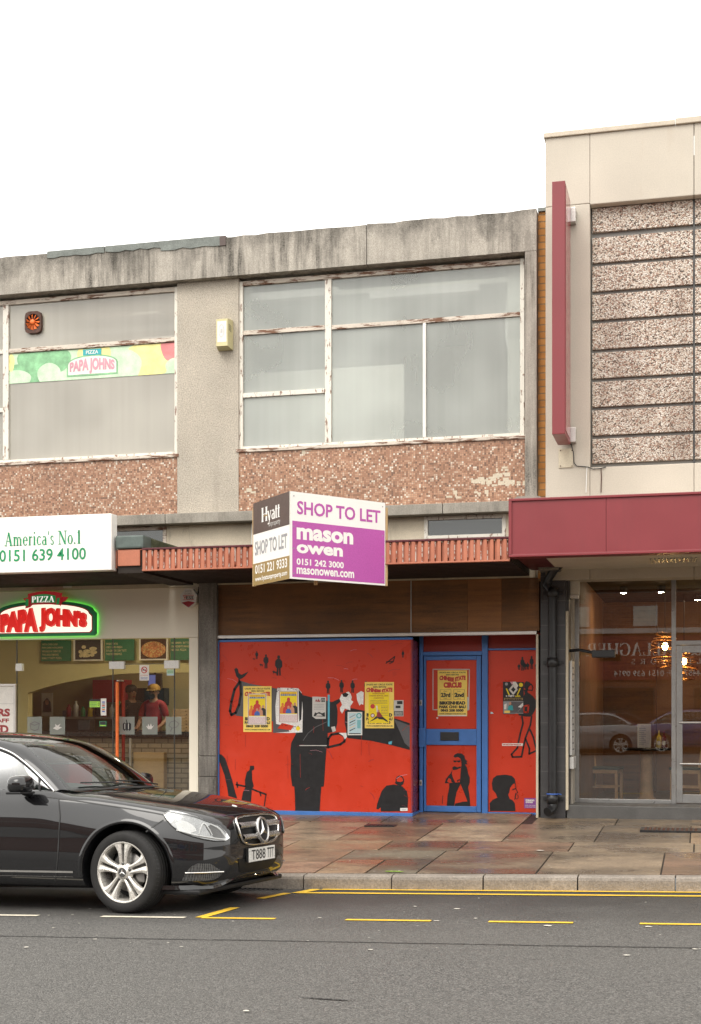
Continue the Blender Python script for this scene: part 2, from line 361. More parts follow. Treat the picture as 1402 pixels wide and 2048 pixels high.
    k = NT('paint_blue'); k.done(k.pbsdf((.045, .06, .20), .35, .5, metal=.4, coat=1.0))
    # fine honeycomb for the grilles
    k = NT('grille_dark'); k.done(k.pbsdf((.008, .008, .008), .5, .3))
    k = NT('mesh_black')
    v = k.n('TexVoronoi', _feature='DISTANCE_TO_EDGE', Scale=85.0); v.inputs['Randomness'].default_value = 0.0; k.t.links.new(k.tc, v.inputs['Vector'])
    c = k.mix(k.rng(v.outputs['Distance'], .08, .16), (.11, .11, .11), (.003, .003, .003))
    k.done(k.pbsdf(c, .4, .4))
mk_special()
# ------------------------------------------------------------------ mesh building
_txt = {}
def text_geo(s, bold=0.0, extrude=0.0):
    key = (s, bold, extrude)
    if key not in _txt:
        cu = bpy.data.curves.new('t', 'FONT'); cu.body = s; cu.offset = bold; cu.extrude = extrude; cu.resolution_u = 3; cu.align_x = 'LEFT'
        ob = bpy.data.objects.new('t', cu); COL.objects.link(ob)
        dg = bpy.context.evaluated_depsgraph_get(); me = ob.evaluated_get(dg).to_mesh()
        vs = [v.co.copy() for v in me.vertices]; fs = [tuple(p.vertices) for p in me.polygons]
        ob.evaluated_get(dg).to_mesh_clear(); bpy.data.objects.remove(ob); bpy.data.curves.remove(cu)
        x0 = min(v.x for v in vs); x1 = max(v.x for v in vs); y0 = min(v.y for v in vs); y1 = max(v.y for v in vs)
        _txt[key] = ([Vector(((v.x - x0) / (x1 - x0), (v.y - y0) / (y1 - y0), v.z)) for v in vs], fs)
    return _txt[key]

# a small stroke-built roman face (serifs, thick and thin strokes) for the serif lettering
def _ell(cx, cy, rx, ry, a0, a1, tk, tn, n=16):
    o, i = [], []
    for k in range(n + 1):
        a = R(a0 + (a1 - a0) * k / n); c, s = math.cos(a), math.sin(a); w = tn + (tk - tn) * abs(c)
        o.append((cx + rx * c, cy + ry * s)); i.append((cx + (rx - w) * c, cy + (ry - tn) * s))
    return [[o[k], o[k + 1], i[k + 1], i[k]] for k in range(n)]
def _st(x0, y0, x1, y1, w): return [[(x0 - w / 2, y0), (x0 + w / 2, y0), (x1 + w / 2, y1), (x1 - w / 2, y1)]]
def _hb(x0, x1, y, t=.05): return [[(x0, y), (x1, y), (x1, y + t), (x0, y + t)]]
def serif_glyph(ch, K, N):
    S = lambda x, y, w=.13: _hb(x - w, x + w, y)
    g = {
     'A': (.74, _st(.1, 0, .36, 1, N) + _st(.62, 0, .36, 1, K) + _hb(.18, .55, .33) + S(.1, 0) + S(.62, 0, .15)),
     'G': (.76, _ell(.4, .5, .37, .52, 45, 318, K, N) + _st(.66, .05, .66, .45, K) + _hb(.52, .78, .42) + _st(.69, .72, .69, .98, N)),
     'C': (.70, _ell(.4, .5, .37, .52, 45, 315, K, N) + _st(.67, .72, .67, .98, N)),
     'L': (.60, _st(.16, 0, .16, 1, K) + S(.16, .95) + _hb(.04, .55, 0) + _st(.54, 0, .54, .28, N)),
     'H': (.82, _st(.16, 0, .16, 1, K) + _st(.66, 0, .66, 1, K) + _hb(.16, .66, .5) + S(.16, 0) + S(.16, .95) + S(.66, 0) + S(.66, .95)),
     'E': (.62, _st(.16, 0, .16, 1, K) + _hb(.04, .56, 0) + _hb(.04, .54, .95) + _hb(.16, .44, .5) + _st(.55, 0, .55, .26, N) + _st(.53, .76, .53, 1, N) + _st(.44, .4, .44, .65, N)),
     'R': (.72, _st(.16, 0, .16, 1, K) + S(.16, 0) + _hb(.04, .36, .95) + _hb(.16, .36, .48) + _ell(.36, .74, .25, .26, -90, 90, K, N) + _st(.64, 0, .36, .5, K) + S(.65, 0, .1)),
     'S': (.54, _ell(.28, .74, .22, .27, 20, 270, K * .7, N) + _ell(.28, .255, .24, .27, -160, 90, K * .8, N)),
     'O': (.78, _ell(.39, .5, .37, .52, 0, 360, K, N, 24)),
     'I': (.34, _st(.17, 0, .17, 1, K) + S(.17, 0) + S(.17, .95)),
     'T': (.66, _st(.33, 0, .33, 1, K) + S(.33, 0) + _hb(.03, .63, .95) + _st(.05, .74, .05, 1, N) + _st(.61, .74, .61, 1, N)),
     'N': (.80, _st(.14, 0, .14, 1, N) + _st(.66, 0, .14, 1, K) + _st(.66, 0, .66, 1, N) + S(.14, 0) + S(.08, .95) + S(.66, .95)),
     'P': (.62, _st(.16, 0, .16, 1, K) + S(.16, 0) + _hb(.04, .34, .95) + _hb(.16, .34, .42) + _ell(.34, .71, .26, .29, -90, 90, K, N)),
     'Z': (.62, _hb(.06, .56, .93, .07) + _hb(.05, .58, 0, .07) + _st(.14, .04, .5, .96, K) + _st(.08, .74, .08, 1, N) + _st(.56, 0, .56, .26, N)),
     'm': (.86, _st(.14, 0, .14, .66, K * .8) + _st(.43, 0, .43, .5, K * .8) + _st(.72, 0, .72, .5, K * .8) + _ell(.29, .46, .17, .21, 0, 150, K * .8, N) + _ell(.58, .46, .17, .21, 0, 150, K * .8, N) + S(.14, 0, .1) + S(.43, 0, .1) + S(.72, 0, .1) + _hb(.03, .14, .61)),
     'e': (.50, _ell(.26, .33, .23, .34, 0, 320, K * .8, N) + _hb(.05, .49, .34)),
     'r': (.40, _st(.14, 0, .14, .66, K * .8) + S(.14, 0, .11) + _hb(.03, .14, .61) + _ell(.29, .46, .15, .2, 40, 150, K * .8, N)),
     'i': (.28, _st(.14, 0, .14, .66, K * .8) + S(.14, 0, .1) + _hb(.04, .14, .61) + _hb(.08, .2, .86, .11)),
     'c': (.46, _ell(.26, .33, .23, .34, 40, 320, K * .8, N)),
     'a': (.50, _ell(.23, .19, .2, .21, 0, 360, K * .7, N) + _st(.37, 0, .37, .5, K * .8) + _ell(.24, .46, .17, .21, 0, 150, K * .7, N) + _hb(.36, .48, 0)),
     's': (.38, _ell(.19, .49, .15, .18, 20, 270, K * .6, N) + _ell(.19, .17, .16, .18, -160, 90, K * .6, N)),
     'o': (.54, _ell(.27, .33, .24, .34, 0, 360, K * .8, N, 20)),
     'y': (.54, _st(.28, 0, .1, .66, K * .8) + _st(.2, -.26, .46, .66, N) + S(.1, .61, .1) + S(.46, .61, .08) + _hb(.06, .2, -.28, .08)),
     't': (.34, _st(.16, .02, .16, .88, K * .8) + _hb(.03, .32, .61) + _hb(.12, .32, 0)),
     "'": (.20, _st(.07, .72, .12, 1, .07)), '.': (.22, _hb(.05, .17, 0, .12)), '1': (.46, _st(.24, 0, .24, 1, K) + S(.24, 0) + _st(.12, .8, .24, 1, N)),
     '&': (.80, _ell(.3, .76, .2, .25, 0, 360, K * .7, N) + _ell(.3, .27, .26, .3, 60, 340, K, N) + _st(.7, 0, .22, .68, K) + _st(.5, .1, .72, .5, N)),
     ' ': (.30, []),
    }
    return g.get(ch, g['o'])
def serif_geo(s, K=.14, N=.055, track=.04):
    x = 0; polys = []
    for ch in s:
        adv, ps = serif_glyph(ch, K, N)
        polys += [[(x + a, b) for a, b in p] for p in ps]; x += adv + track
    xs = [a for p in polys for a, _ in p]; x0, x1 = min(xs), max(xs)
    return [[((a - x0) / (x1 - x0), b) for a, b in p] for p in polys]     # x 0..1, y in cap heights

class Frame:
    """a plane to lay things on: origin, right, up; n points at the viewer"""
    def __init__(s, o, u, v): s.o, s.u, s.v = Vector(o), Vector(u).normalized(), Vector(v).normalized(); s.n = s.u.cross(s.v).normalized()
    def at(s, a, b, d=0.0): return s.o + s.u * a + s.v * b + s.n * d
def facade(Y): return Frame((0, Y, 0), (1, 0, 0), (0, 0, 1))        # a = world X, b = world Z, d towards the street

class MB:
    def __init__(s): s.v, s.f, s.m, s.s = [], [], [], []; s.names = []
    def mi(s, name):
        if name not in s.names: s.names.append(name)
        return s.names.index(name)
    def add(s, pts, faces, mat, smooth=False):
        b = len(s.v); s.v += [Vector(p) for p in pts]; i = s.mi(mat)
        for f in faces: s.f.append([b + k for k in f]); s.m.append(i); s.s.append(smooth)
        return s
    def box(s, x0, x1, y0, y1, z0, z1, mat, ch=0.0):
        x0, x1 = sorted((x0, x1)); y0, y1 = sorted((y0, y1)); z0, z1 = sorted((z0, z1))
        if ch <= 0:
            p = [(x, y, z) for x in (x0, x1) for y in (y0, y1) for z in (z0, z1)]
            return s.add(p, [(0, 1, 3, 2), (4, 6, 7, 5), (0, 4, 5, 1), (2, 3, 7, 6), (0, 2, 6, 4), (1, 5, 7, 3)], mat)
        ch = min(ch, (x1 - x0) * .45, (y1 - y0) * .45, (z1 - z0) * .45)
        bm = bmesh.new(); bmesh.ops.create_cube(bm, size=1)
        for v in bm.verts: v.co = Vector(((x0 + x1) / 2 + v.co.x * (x1 - x0), (y0 + y1) / 2 + v.co.y * (y1 - y0), (z0 + z1) / 2 + v.co.z * (z1 - z0)))
        bmesh.ops.bevel(bm, geom=bm.edges[:], offset=ch, segments=2, affect='EDGES', profile=.6)
        bm.verts.index_update(); s.add([v.co for v in bm.verts], [[v.index for v in f.verts] for f in bm.faces], mat); bm.free(); return s
    def prism(s, fr, pts, d0, d1, mat, side=None):
        """polygon (a, b) in frame fr, front at offset d0, back at d1 (d0 > d1)"""
        n = len(pts); ar = sum(pts[i][0] * pts[(i + 1) % n][1] - pts[(i + 1) % n][0] * pts[i][1] for i in range(n))
        if ar < 0: pts = pts[::-1]
        p = [fr.at(a, b, d0) for a, b in pts] + [fr.at(a, b, d1) for a, b in pts]
        s.add(p, [list(range(n))], mat); s.add(p, [list(range(2 * n - 1, n - 1, -1))], side or mat)
        return s.add(p, [(i, n + i, n + (i + 1) % n, (i + 1) % n) for i in range(n)], side or mat)
    def sheet(s, fr, pts, d, mat):
        n = len(pts); ar = sum(pts[i][0] * pts[(i + 1) % n][1] - pts[(i + 1) % n][0] * pts[i][1] for i in range(n))
        if ar < 0: pts = pts[::-1]
        return s.add([fr.at(a, b, d) for a, b in pts], [list(range(n))], mat)
    def rect(s, fr, a0, b0, a1, b1, d, mat): return s.sheet(fr, [(a0, b0), (a1, b0), (a1, b1), (a0, b1)], d, mat)
    def stroke(s, fr, pts, w, d, mat):
        for (a, b), (c, e) in zip(pts, pts[1:]):
            q = Vector((c - a, e - b)); L = q.length
            if L < 1e-6: continue
            q /= L; n = Vector((-q.y, q.x)) * w / 2; x = q * w * .3
            s.sheet(fr, [(a - n.x - x.x, b - n.y - x.y), (c - n.x + x.x, e - n.y + x.y), (c + n.x + x.x, e + n.y + x.y), (a + n.x - x.x, b + n.y - x.y)], d, mat)
        return s
    def disc(s, fr, a, b, ra, rb, d, mat, n=20):
        return s.sheet(fr, [(a + ra * math.cos(2 * math.pi * k / n), b + rb * math.sin(2 * math.pi * k / n)) for k in range(n)], d, mat)
    def ring(s, fr, a, b, ra, rb, w, d, mat, n=20):
        for k in range(n):
            t0, t1 = 2 * math.pi * k / n, 2 * math.pi * (k + 1) / n
            s.sheet(fr, [(a + (ra - q) * math.cos(t), b + (rb - q) * math.sin(t)) for t, q in ((t0, 0), (t1, 0), (t1, w), (t0, w))], d, mat)
        return s
    def text(s, fr, str_, a0, b0, a1, b1, d, mat, bold=0.0, flip=False, extrude=0.0, warp=None):
        vs, fs = text_geo(str_, bold, extrude)
        pts = []
        for v in vs:
            t = 1 - v.x if flip else v.x
            a, b = a0 + (a1 - a0) * t, b0 + (b1 - b0) * v.y
            if warp: a, b = warp(a, b)
            pts.append(fr.at(a, b, d + v.z))
        return s.add(pts, [f[::-1] if flip else f for f in fs], mat)
    def serif(s, fr, str_, a0, b0, a1, b1, d, mat, K=.14, N=.055, flip=False, track=.04):
        dd = 0
        for p in serif_geo(str_, K, N, track):
            dd = (dd + 1) % 7
            s.sheet(fr, [(a0 + (a1 - a0) * ((1 - x) if flip else x), b0 + (b1 - b0) * y) for x, y in p], d + dd * .00012, mat)
        return s
    def tube(s, pts, r, mat, n=10, caps=True, smooth=True):
        pts = [Vector(p) for p in pts]; rings = []; up = None
        for i, p in enumerate(pts):
            t = (pts[min(i + 1, len(pts) - 1)] - pts[max(i - 1, 0)]).normalized()
            if up is None: up = Vector((0, 0, 1)) if abs(t.z) < .9 else Vector((1, 0, 0))
            a = t.cross(up).normalized(); b = a.cross(t).normalized(); up = b
            rr = r[i] if isinstance(r, (list, tuple)) else r
            rings.append([p + (a * math.cos(2 * math.pi * k / n) + b * math.sin(2 * math.pi * k / n)) * rr for k in range(n)])
        f = [(i * n + k, i * n + (k + 1) % n, (i + 1) * n + (k + 1) % n, (i + 1) * n + k) for i in range(len(pts) - 1) for k in range(n)]
        s.add([q for rg in rings for q in rg], f, mat, smooth)
        if caps:
            s.add(rings[0], [list(range(n))[::-1]], mat); s.add(rings[-1], [list(range(n))], mat)
        return s
    def lathe(s, prof, o, axis, mat, n=32, smooth=True, a0=0, a1=360):
        """prof: (radius, height) along axis from o"""
        ax = Vector(axis).normalized(); up = Vector((0, 0, 1)) if abs(ax.z) < .9 else Vector((1, 0, 0))
        a = up.cross(ax).normalized(); b = ax.cross(a); o = Vector(o); pts = []; full = a1 - a0 >= 360; nn = n if full else n + 1
        for r, h in prof:
            for k in range(nn):
                t = R(a0 + (a1 - a0) * k / n); pts.append(o + ax * h + (a * math.cos(t) + b * math.sin(t)) * r)
        f = [(i * nn + k, i * nn + (k + 1) % nn, (i + 1) * nn + (k + 1) % nn, (i + 1) * nn + k) for i in range(len(prof) - 1) for k in range(n)]
        return s.add(pts, f, mat, smooth)
    def grid(s, fn, nu, nv, mat, smooth=True):
        pts = [fn(i / nu, j / nv) for i in range(nu + 1) for j in range(nv + 1)]
        f = [(i * (nv + 1) + j, (i + 1) * (nv + 1) + j, (i + 1) * (nv + 1) + j + 1, i * (nv + 1) + j + 1) for i in range(nu) for j in range(nv)]
        return s.add(pts, f, mat, smooth)
    def build(s, name, parent=None, label=None, cat=None, group=None, kind=None, local=False, origin=None, bevel=0.0, fix=False):
        me = bpy.data.meshes.new(name); off = Vector((0, 0, 0))
        if not local:
            if parent is not None:
                p = parent
                while p: off += p.location; p = p.parent
            else:
                lo = [min(v[i] for v in s.v) for i in range(3)]; hi = [max(v[i] for v in s.v) for i in range(3)]
                off = Vector(origin) if origin is not None else Vector(((lo[0] + hi[0]) / 2, (lo[1] + hi[1]) / 2, lo[2]))
        me.from_pydata([v - off for v in s.v], [], s.f); me.polygons.foreach_set('material_index', s.m); me.polygons.foreach_set('use_smooth', s.s)
        for n in s.names: me.materials.append(MATS[n])
        me.update()
        if fix:
            bm = bmesh.new(); bm.from_mesh(me); bmesh.ops.remove_doubles(bm, verts=bm.verts[:], dist=1e-5); bmesh.ops.recalc_face_normals(bm, faces=bm.faces[:]); bm.to_mesh(me); bm.free()
        ob = bpy.data.objects.new(name, me); COL.objects.link(ob)
        if parent is not None: ob.parent = parent
        elif not local: ob.location = off
        if bevel:
            b = ob.modifiers.new('bevel', 'BEVEL'); b.width = bevel; b.segments = 2; b.limit_method = 'ANGLE'; b.angle_limit = R(50)
        tag(ob, label, cat, group, kind); return ob
def tag(o, label=None, cat=None, group=None, kind=None):
    for k, v in (('label', label), ('category', cat), ('group', group), ('kind', kind)):
        if v: o[k] = v
def thing(name, label, cat, loc, group=None):
    o = bpy.data.objects.new(name, None); COL.objects.link(o); o.location = loc; o.empty_display_size = .2
    tag(o, label, cat, group); return o
# ------------------------------------------------------------------ ground, road, pavement, kerb, markings
def strip_sheet(name, xs, ys, zf, mat, lift=0.0):
    b = MB(); b.grid(lambda u, v: (xs[0] + (xs[1] - xs[0]) * u, ys[0] + (ys[1] - ys[0]) * v, zf(xs[0] + (xs[1] - xs[0]) * u, ys[0] + (ys[1] - ys[0]) * v) + lift), 96, 60, mat)
    return b.build(name, kind='structure', fix=True, origin=(0, 0, 0))
b = MB(); b.rect(Frame((0, 0, -1.2), (1, 0, 0), (0, 1, 0)), -400, -400, 400, 400, 0, 'asphalt'); b.build('ground', kind='structure', origin=(0, 0, -1.2))
strip_sheet('road', (-45, 45), (-14.0, KERB), zroad, 'asphalt')
strip_sheet('far_pavement', (-45, 45), (-17.6, -14.0), lambda x, y: zroad(x, -14) + .12, 'kerbstone')
# kerb stones along the near pavement
b = MB(); x = -30.0; cuts = [X_ for X_ in ()]
kx = [G(p, 1776).x for p in (612, 788, 970, 1160, 1352)]; step = (kx[-1] - kx[0]) / 4
while x > -99 and len(cuts) < 60:
    cuts = [kx[0] + step * i for i in range(-26, 30)]; break
rk = random.Random(3)
for a, c in zip(cuts, cuts[1:]):
    g = .004 + rk.random() * .003; a2, c2 = a + g, c - g; y0 = KERB + rk.uniform(-.006, .006); z0, z1 = zpave(a, KERB), zpave(c, KERB)
    prof = [(y0, -.3), (y0 + .004, -.035), (y0 + .012, -.012), (y0 + .035, 0), (KERB + .15, .003), (KERB + .15, -.3)]
    n = len(prof); p = [(a2, y, z0 + h) for y, h in prof] + [(c2, y, z1 + h) for y, h in prof]
    b.add(p, [(i, i + 1, n + i + 1, n + i) for i in range(n - 1)] + [tuple(range(n))[::-1], tuple(range(n, 2 * n))], 'kerbstone')
b.build('kerb', kind='structure', fix=True, origin=(0, 0, 0))

# flagged pavement: every stone with its own tone and a slight tilt
def flags():
    b = MB(); cols = []; rf = random.Random(11)
    tones = [(.28, .20, .14), (.32, .24, .165), (.20, .165, .125), (.30, .25, .19), (.37, .29, .20), (.19, .17, .14), (.25, .17, .125), (.165, .16, .13), (.36, .30, .225), (.22, .20, .165)]
    rows = [(KERB + .155, 13.85, .8, 1.15), (13.86, 14.60, .8, 1.3), (14.61, 17.75, .85, 1.1)]
    for y0, y1, wa, wb in rows:
        x = -26.0
        while x < 24:
            w = rf.uniform(wa, wb); parts = [(x, x + w, y0, y1)]
            q = rf.random()
            if y0 < 13 and q < .55:
                ym = y0 + (y1 - y0) * rf.uniform(.4, .6); parts = [(x, x + w, y0, ym), (x, x + w, ym + .008, y1)]
                if q < .12: xm = x + w * .5; parts = [(x, xm, y0, ym), (xm + .008, x + w, y0, ym), (x, x + w, ym + .008, y1)]
            elif y0 > 14.6: ym = 16.25; parts = [(x, x + w, y0, ym), (x + .12, x + w + .12, ym + .008, y1)] if q < .5 else parts
            for a, c, d, e in parts:
                g = .008; t = rf.choice(tones); k = rf.uniform(.7, 1.12); t = tuple(v * k * m_ for v, m_ in zip(t, (1.14, 1.03, .92))); dz = [rf.uniform(-.004, .004) for _ in range(4)]
                P4 = [(a + g, d + g), (c - g, d + g), (c - g, e - g), (a + g, e - g)]
                if any(abs(px_) > 40 for px_, _ in P4): continue
                top = [(px_, py_, zpave(px_, py_) + z) for (px_, py_), z in zip(P4, dz)]; bot = [(px_, py_, z - .03) for px_, py_, z in top]
                b.add(top + bot, [(0, 1, 2, 3), (0, 4, 5, 1), (1, 5, 6, 2), (2, 6, 7, 3), (3, 7, 4, 0)], 'flagstone'); cols += [t] * 5
            x += w
    o = b.build('pavement', kind='structure', origin=(0, 0, 0)); me = o.data
    ca = me.color_attributes.new('Col', 'FLOAT_COLOR', 'CORNER')
    for p, t in zip(me.polygons, cols):
        for li in p.loop_indices: ca.data[li].color = (*t, 1)
flags()
strip_sheet('pavement_bedding', (-26, 24), (KERB + .15, 17.9), zpave, 'flag_joint', -.012)

def paint(name, pts, mat, lift=.005, div=1):
    """a strip of road paint through ground points (list of 4 corner XY), laid on the road surface"""
    b = MB(); (a, c, d, e) = [Vector((p[0], p[1], 0)) for p in pts]
    n = max(1, int((c - a).length / .4)); rows = []
    for i in range(n + 1):
        p, q = a.lerp(c, i / n), e.lerp(d, i / n); rows += [(p.x, p.y, zroad(p.x, p.y) + lift), (q.x, q.y, zroad(q.x, q.y) + lift)]
    b.add(rows, [(2 * i, 2 * i + 2, 2 * i + 3, 2 * i + 1) for i in range(n)], mat)
    return b.build(name, kind='structure', fix=True)
def along(name, x0, x1, yc, w, mat): return paint(name, [(x0, yc - w / 2), (x1, yc - w / 2), (x1, yc + w / 2), (x0, yc + w / 2)], mat)
yu, yl = G(1000, 1782).y, G(1000, 1789.6).y
along('yellow_line', G(640, 1781).x, 22, yu, .115, 'yellow_line'); along('yellow_line', G(600, 1786).x, 22, yl, .10, 'yellow_line')
def diag(p, q, w, mat):
    a, c = G(*p), G(*q); t = (c - a); t.z = 0; t.normalize(); n = Vector((-t.y, t.x, 0)) * w / 2
    paint('bay_line', [a - n, c - n, c + n, a + n], mat)
diag((592, 1787), (634, 1779), .10, 'yellow_line'); diag((520, 1798), (575, 1787), .085, 'yellow_line'); diag((400, 1836), (470, 1816), .085, 'yellow_line')
yd = G(780, 1841.5).y
for x0, x1, m in ((404, 551, 'yellow_line'), (692, 863, 'yellow_line'), (978, 1147, 'yellow_line'), (1280, 1450, 'yellow_line'), (202, 370, 'white_line'), (-95, 75, 'white_line')):
    along('bay_line', G(x0, 1841 + (x0 - 780) * .012).x, G(x1, 1841 + (x1 - 780) * .012).x, yd, .075, m)
# joint between two runs of asphalt
b = MB(); ys = G(700, 1885).y; pts = [(-12 + .25 * i, ys + random.uniform(-.012, .012)) for i in range(100)]
for (a, c), (d, e) in zip(pts, pts[1:]): b.add([(a, c - .009, zroad(a, c) + .004), (d, e - .009, zroad(d, e) + .004), (d, e + .009, zroad(d, e) + .004), (a, c + .009, zroad(a, c) + .004)], [(0, 1, 2, 3)], 'tar_seam')
g0, g1 = G(600, 1996), G(712, 2003); rr_ = random.Random(9); n = 18
for i in range(n): t0, t1 = i / n, (i + 1) / n; p, q = g0.lerp(g1, t0), g0.lerp(g1, t1); w0, w1 = .011 * math.sin(math.pi * t0) + .003, .011 * math.sin(math.pi * t1) + .003; j = rr_.uniform(-.012, .012); b.add([(p.x, p.y - w0, zroad(p.x, p.y) + .004), (q.x, q.y - w1, zroad(q.x, q.y) + .004), (q.x, q.y + w1 * .6 + j, zroad(q.x, q.y) + .004), (p.x, p.y + w0 * .6, zroad(p.x, p.y) + .004)], [(0, 1, 2, 3)], 'tar_seam')
b.build('road_seam', kind='structure', fix=True)
# litter: trodden gum, paper scraps and pale grit on road and flags
b = MB(); rl = random.Random(5)
def scrap(px, py, r, mat, zf=zroad):
    g = G(px, py, zf); n = rl.randint(5, 8); a0 = rl.random() * 6
    b.add([(g.x + r * rl.uniform(.6, 1.2) * math.cos(a0 + 6.283 * k / n), g.y + r * rl.uniform(.5, 1.1) * math.sin(a0 + 6.283 * k / n), zf(g.x, g.y) + .007) for k in range(n)], [tuple(range(n))], mat)
for px, py, r in ((107, 1857, .022), (158, 1848, .02), (190, 1880, .025), (145, 1831, .025), (98, 1832, .02), (53, 1896, .03), (363, 1895, .025), (742, 1901, .035), (1253, 1912, .035), (1390, 1900, .03), (913, 1819, .05), (951, 1838, .03), (1096, 1853, .05), (1296, 1855, .045), (492, 2024, .03), (871, 1843, .03), (830, 1814, .03), (875, 1843, .03), (640, 1837, .03), (466, 1844, .02), (180, 1819, .025), (1080, 1702, .07)):
    scrap(px, py, r * .6, 'litter', zpave if py < 1750 else zroad)
for _ in range(90):
    px, py = rl.uniform(560, 1400), rl.uniform(1640, 1745); scrap(px, py, rl.uniform(.006, .014), 'litter', zpave)
for _ in range(25):
    px, py = rl.uniform(0, 1400), rl.uniform(1790, 1900); scrap(px, py, rl.uniform(.005, .010), 'litter')
for _ in range(14): scrap(rl.uniform(775, 808), 1744 + rl.uniform(-1, 1), .03, 'green_litter', zpave)
b.build('litter', kind='stuff', fix=True, origin=(0, 0, 0))

# gully grate in the gutter, access covers in the flags
def grate():
    c = G(515, 1779); t = thing('gully_grate', 'black iron gully grate in the gutter ahead of the parked car', 'drain', (c.x, c.y, zroad(c.x, c.y)))
    f = MB(); X0, X1, Y0, Y1 = c.x - .24, c.x + .24, KERB - .44, KERB - .03; zt = lambda x, y: zroad(x, y)
    m = MB()
    for a, d, e, g in ((X0, X1, Y0, Y0 + .03), (X0, X1, Y1 - .03, Y1), (X0, X0 + .03, Y0 + .03, Y1 - .03), (X1 - .03, X1, Y0 + .03, Y1 - .03)): f.box(a, d, e, g, c.z - .06, c.z + .012, 'black_iron')
    for i in range(9): x = X0 + .055 + i * .044; m.box(x, x + .02, Y0 + .03, Y1 - .03, c.z - .05, c.z + .009, 'black_iron')
    f.build('frame', t); m.build('grate_bars', t)
grate()
def cover(px, py, w, d, label, mat, lift=.006):
    c = G(px, py, zpave); b = MB()
    P4 = [(c.x - w / 2, c.y - d / 2), (c.x + w / 2, c.y - d / 2), (c.x + w / 2, c.y + d / 2), (c.x - w / 2, c.y + d / 2)]
    z = max(zpave(*p) for p in P4) + lift
    b.box(c.x - w / 2, c.x + w / 2, c.y - d / 2, c.y + d / 2, z - .04, z, 'black_iron')
    for i in range(int(w / .05) - 1):
        for j in range(int(d / .05) - 1): b.box(c.x - w / 2 + .04 + i * .05, c.x - w / 2 + .07 + i * .05, c.y - d / 2 + .04 + j * .05, c.y - d / 2 + .07 + j * .05, z, z + .003, mat)
    b.build('access_cover', label=label, cat='manhole cover', group='access covers set in the pavement')
cover(1345, 1661, .70, .42, 'large rusty iron access cover in the flags before the restaurant window', 'rust_brown')
cover(762, 1652, .36, .22, 'small dark iron access cover in the flags before the red boards', 'black_iron')
# ------------------------------------------------------------------ building A: concrete two-storey parade
XA0, XA1 = -16.5, X(1073.5, 16.85)
zpt, zpb = Z(1070, 418, 16.85), Z(851, 519, 16.85)          # parapet top and underside
zlt, zlb = Z(893, 1006, 16.88), Z(893, 1027, 16.88)         # ledge top / underside
A = thing('shop_building', 'weathered grey concrete two storey shop building with wide upstairs windows', 'building', (-7, 20, .25))
def bar_h(b, x0, x1, xr, y, th, Y, mat, d=.05):
    z = Z(xr, y, Y); h = th / 2 / (FPX / P(xr, y, Y).length); b.box(X(x0, Y), X(x1, Y), Y, Y + d, z - h, z + h, mat, .006)
def bar_v(b, x0, x1, z0, z1, Y, mat, d=.05): b.box(X(x0, Y), X(x1, Y), Y, Y + d, z0, z1, mat, .006)
# shell: back, ends, roof, first floor slab, partitions
b = MB()
b.box(XA0, XA1 - .02, 23.9, 24.1, .0, 7.6, 'roughcast'); b.box(XA0, XA0 + .2, 17.3, 23.9, .0, 7.6, 'roughcast'); b.box(XA1 - .22, XA1 - .02, 17.32, 23.9, 3.3, 7.6, 'roughcast'); b.box(XA1 - .05, XA1 - .02, 17.9, 23.9, .0, 3.29, 'roughcast')
b.build('wall', A)
b = MB(); xr0, xr1 = X(495, 17.8), X(1030, 17.8); xq0, xq1 = X(-150, 18.6), X(330, 18.6)
for a, c, d, e in ((XA0, XA1 - .02, 17.31, 17.5), (XA0, XA1 - .02, 20.21, 24.1), (XA0, xq0, 17.5, 20.21), (xq1, xr0, 17.5, 20.21), (xr1, XA1 - .02, 17.5, 20.21), (xr0, xr1, 18.25, 20.21), (xq0, xq1, 17.5, 18.3)): b.box(a, c, d, e, 7.61, 7.7, 'flashing')
rf = b.build('roof', A)
for a, c, d, e in ((xr0, xr1, 17.5, 18.25), (xq0, xq1, 18.3, 20.21)):
    b = MB(); b.add([(a, d, 7.66), (c, d, 7.66), (c, e, 7.66), (a, e, 7.66)], [(0, 1, 2, 3)], 'lens_glass'); b.build('added_rooflight', rf)  # added openings that let sky light onto the upstairs walls
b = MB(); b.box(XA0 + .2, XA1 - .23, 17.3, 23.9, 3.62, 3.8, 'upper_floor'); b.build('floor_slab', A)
b = MB(); 
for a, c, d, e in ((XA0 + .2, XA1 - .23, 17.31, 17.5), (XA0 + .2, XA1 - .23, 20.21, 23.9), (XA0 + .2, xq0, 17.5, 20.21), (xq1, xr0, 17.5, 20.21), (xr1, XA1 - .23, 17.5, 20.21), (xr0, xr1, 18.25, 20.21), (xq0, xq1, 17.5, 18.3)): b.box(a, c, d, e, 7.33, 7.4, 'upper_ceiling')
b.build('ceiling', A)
b = MB()
xp1, xp2 = X(803, 18.2), X(480, 17.3)
b.box(xp2 - .3, xp1, 18.35, 18.45, 3.81, 6.35, 'upper_wall'); b.box(XA0 + .2, XA1 - .23, 21.2, 21.3, 3.81, 7.32, 'upper_wall')
b.box(X(415, 17) - .1, X(415, 17) + .1, 17.3, 21.2, 3.81, 7.32, 'upper_wall'); b.box(XA1 - .42, XA1 - .24, 17.3, 21.2, 3.81, 7.32, 'upper_wall')
b.box(X(480, 17.25), X(493, 17.25), 17.22, 17.45, 4.4, 7.32, 'upper_wall'); b.box(X(16, 17.25), X(29, 17.25), 17.2, 17.4, 4.4, 7.32, 'upper_wall')
b.build('partition_wall', A)
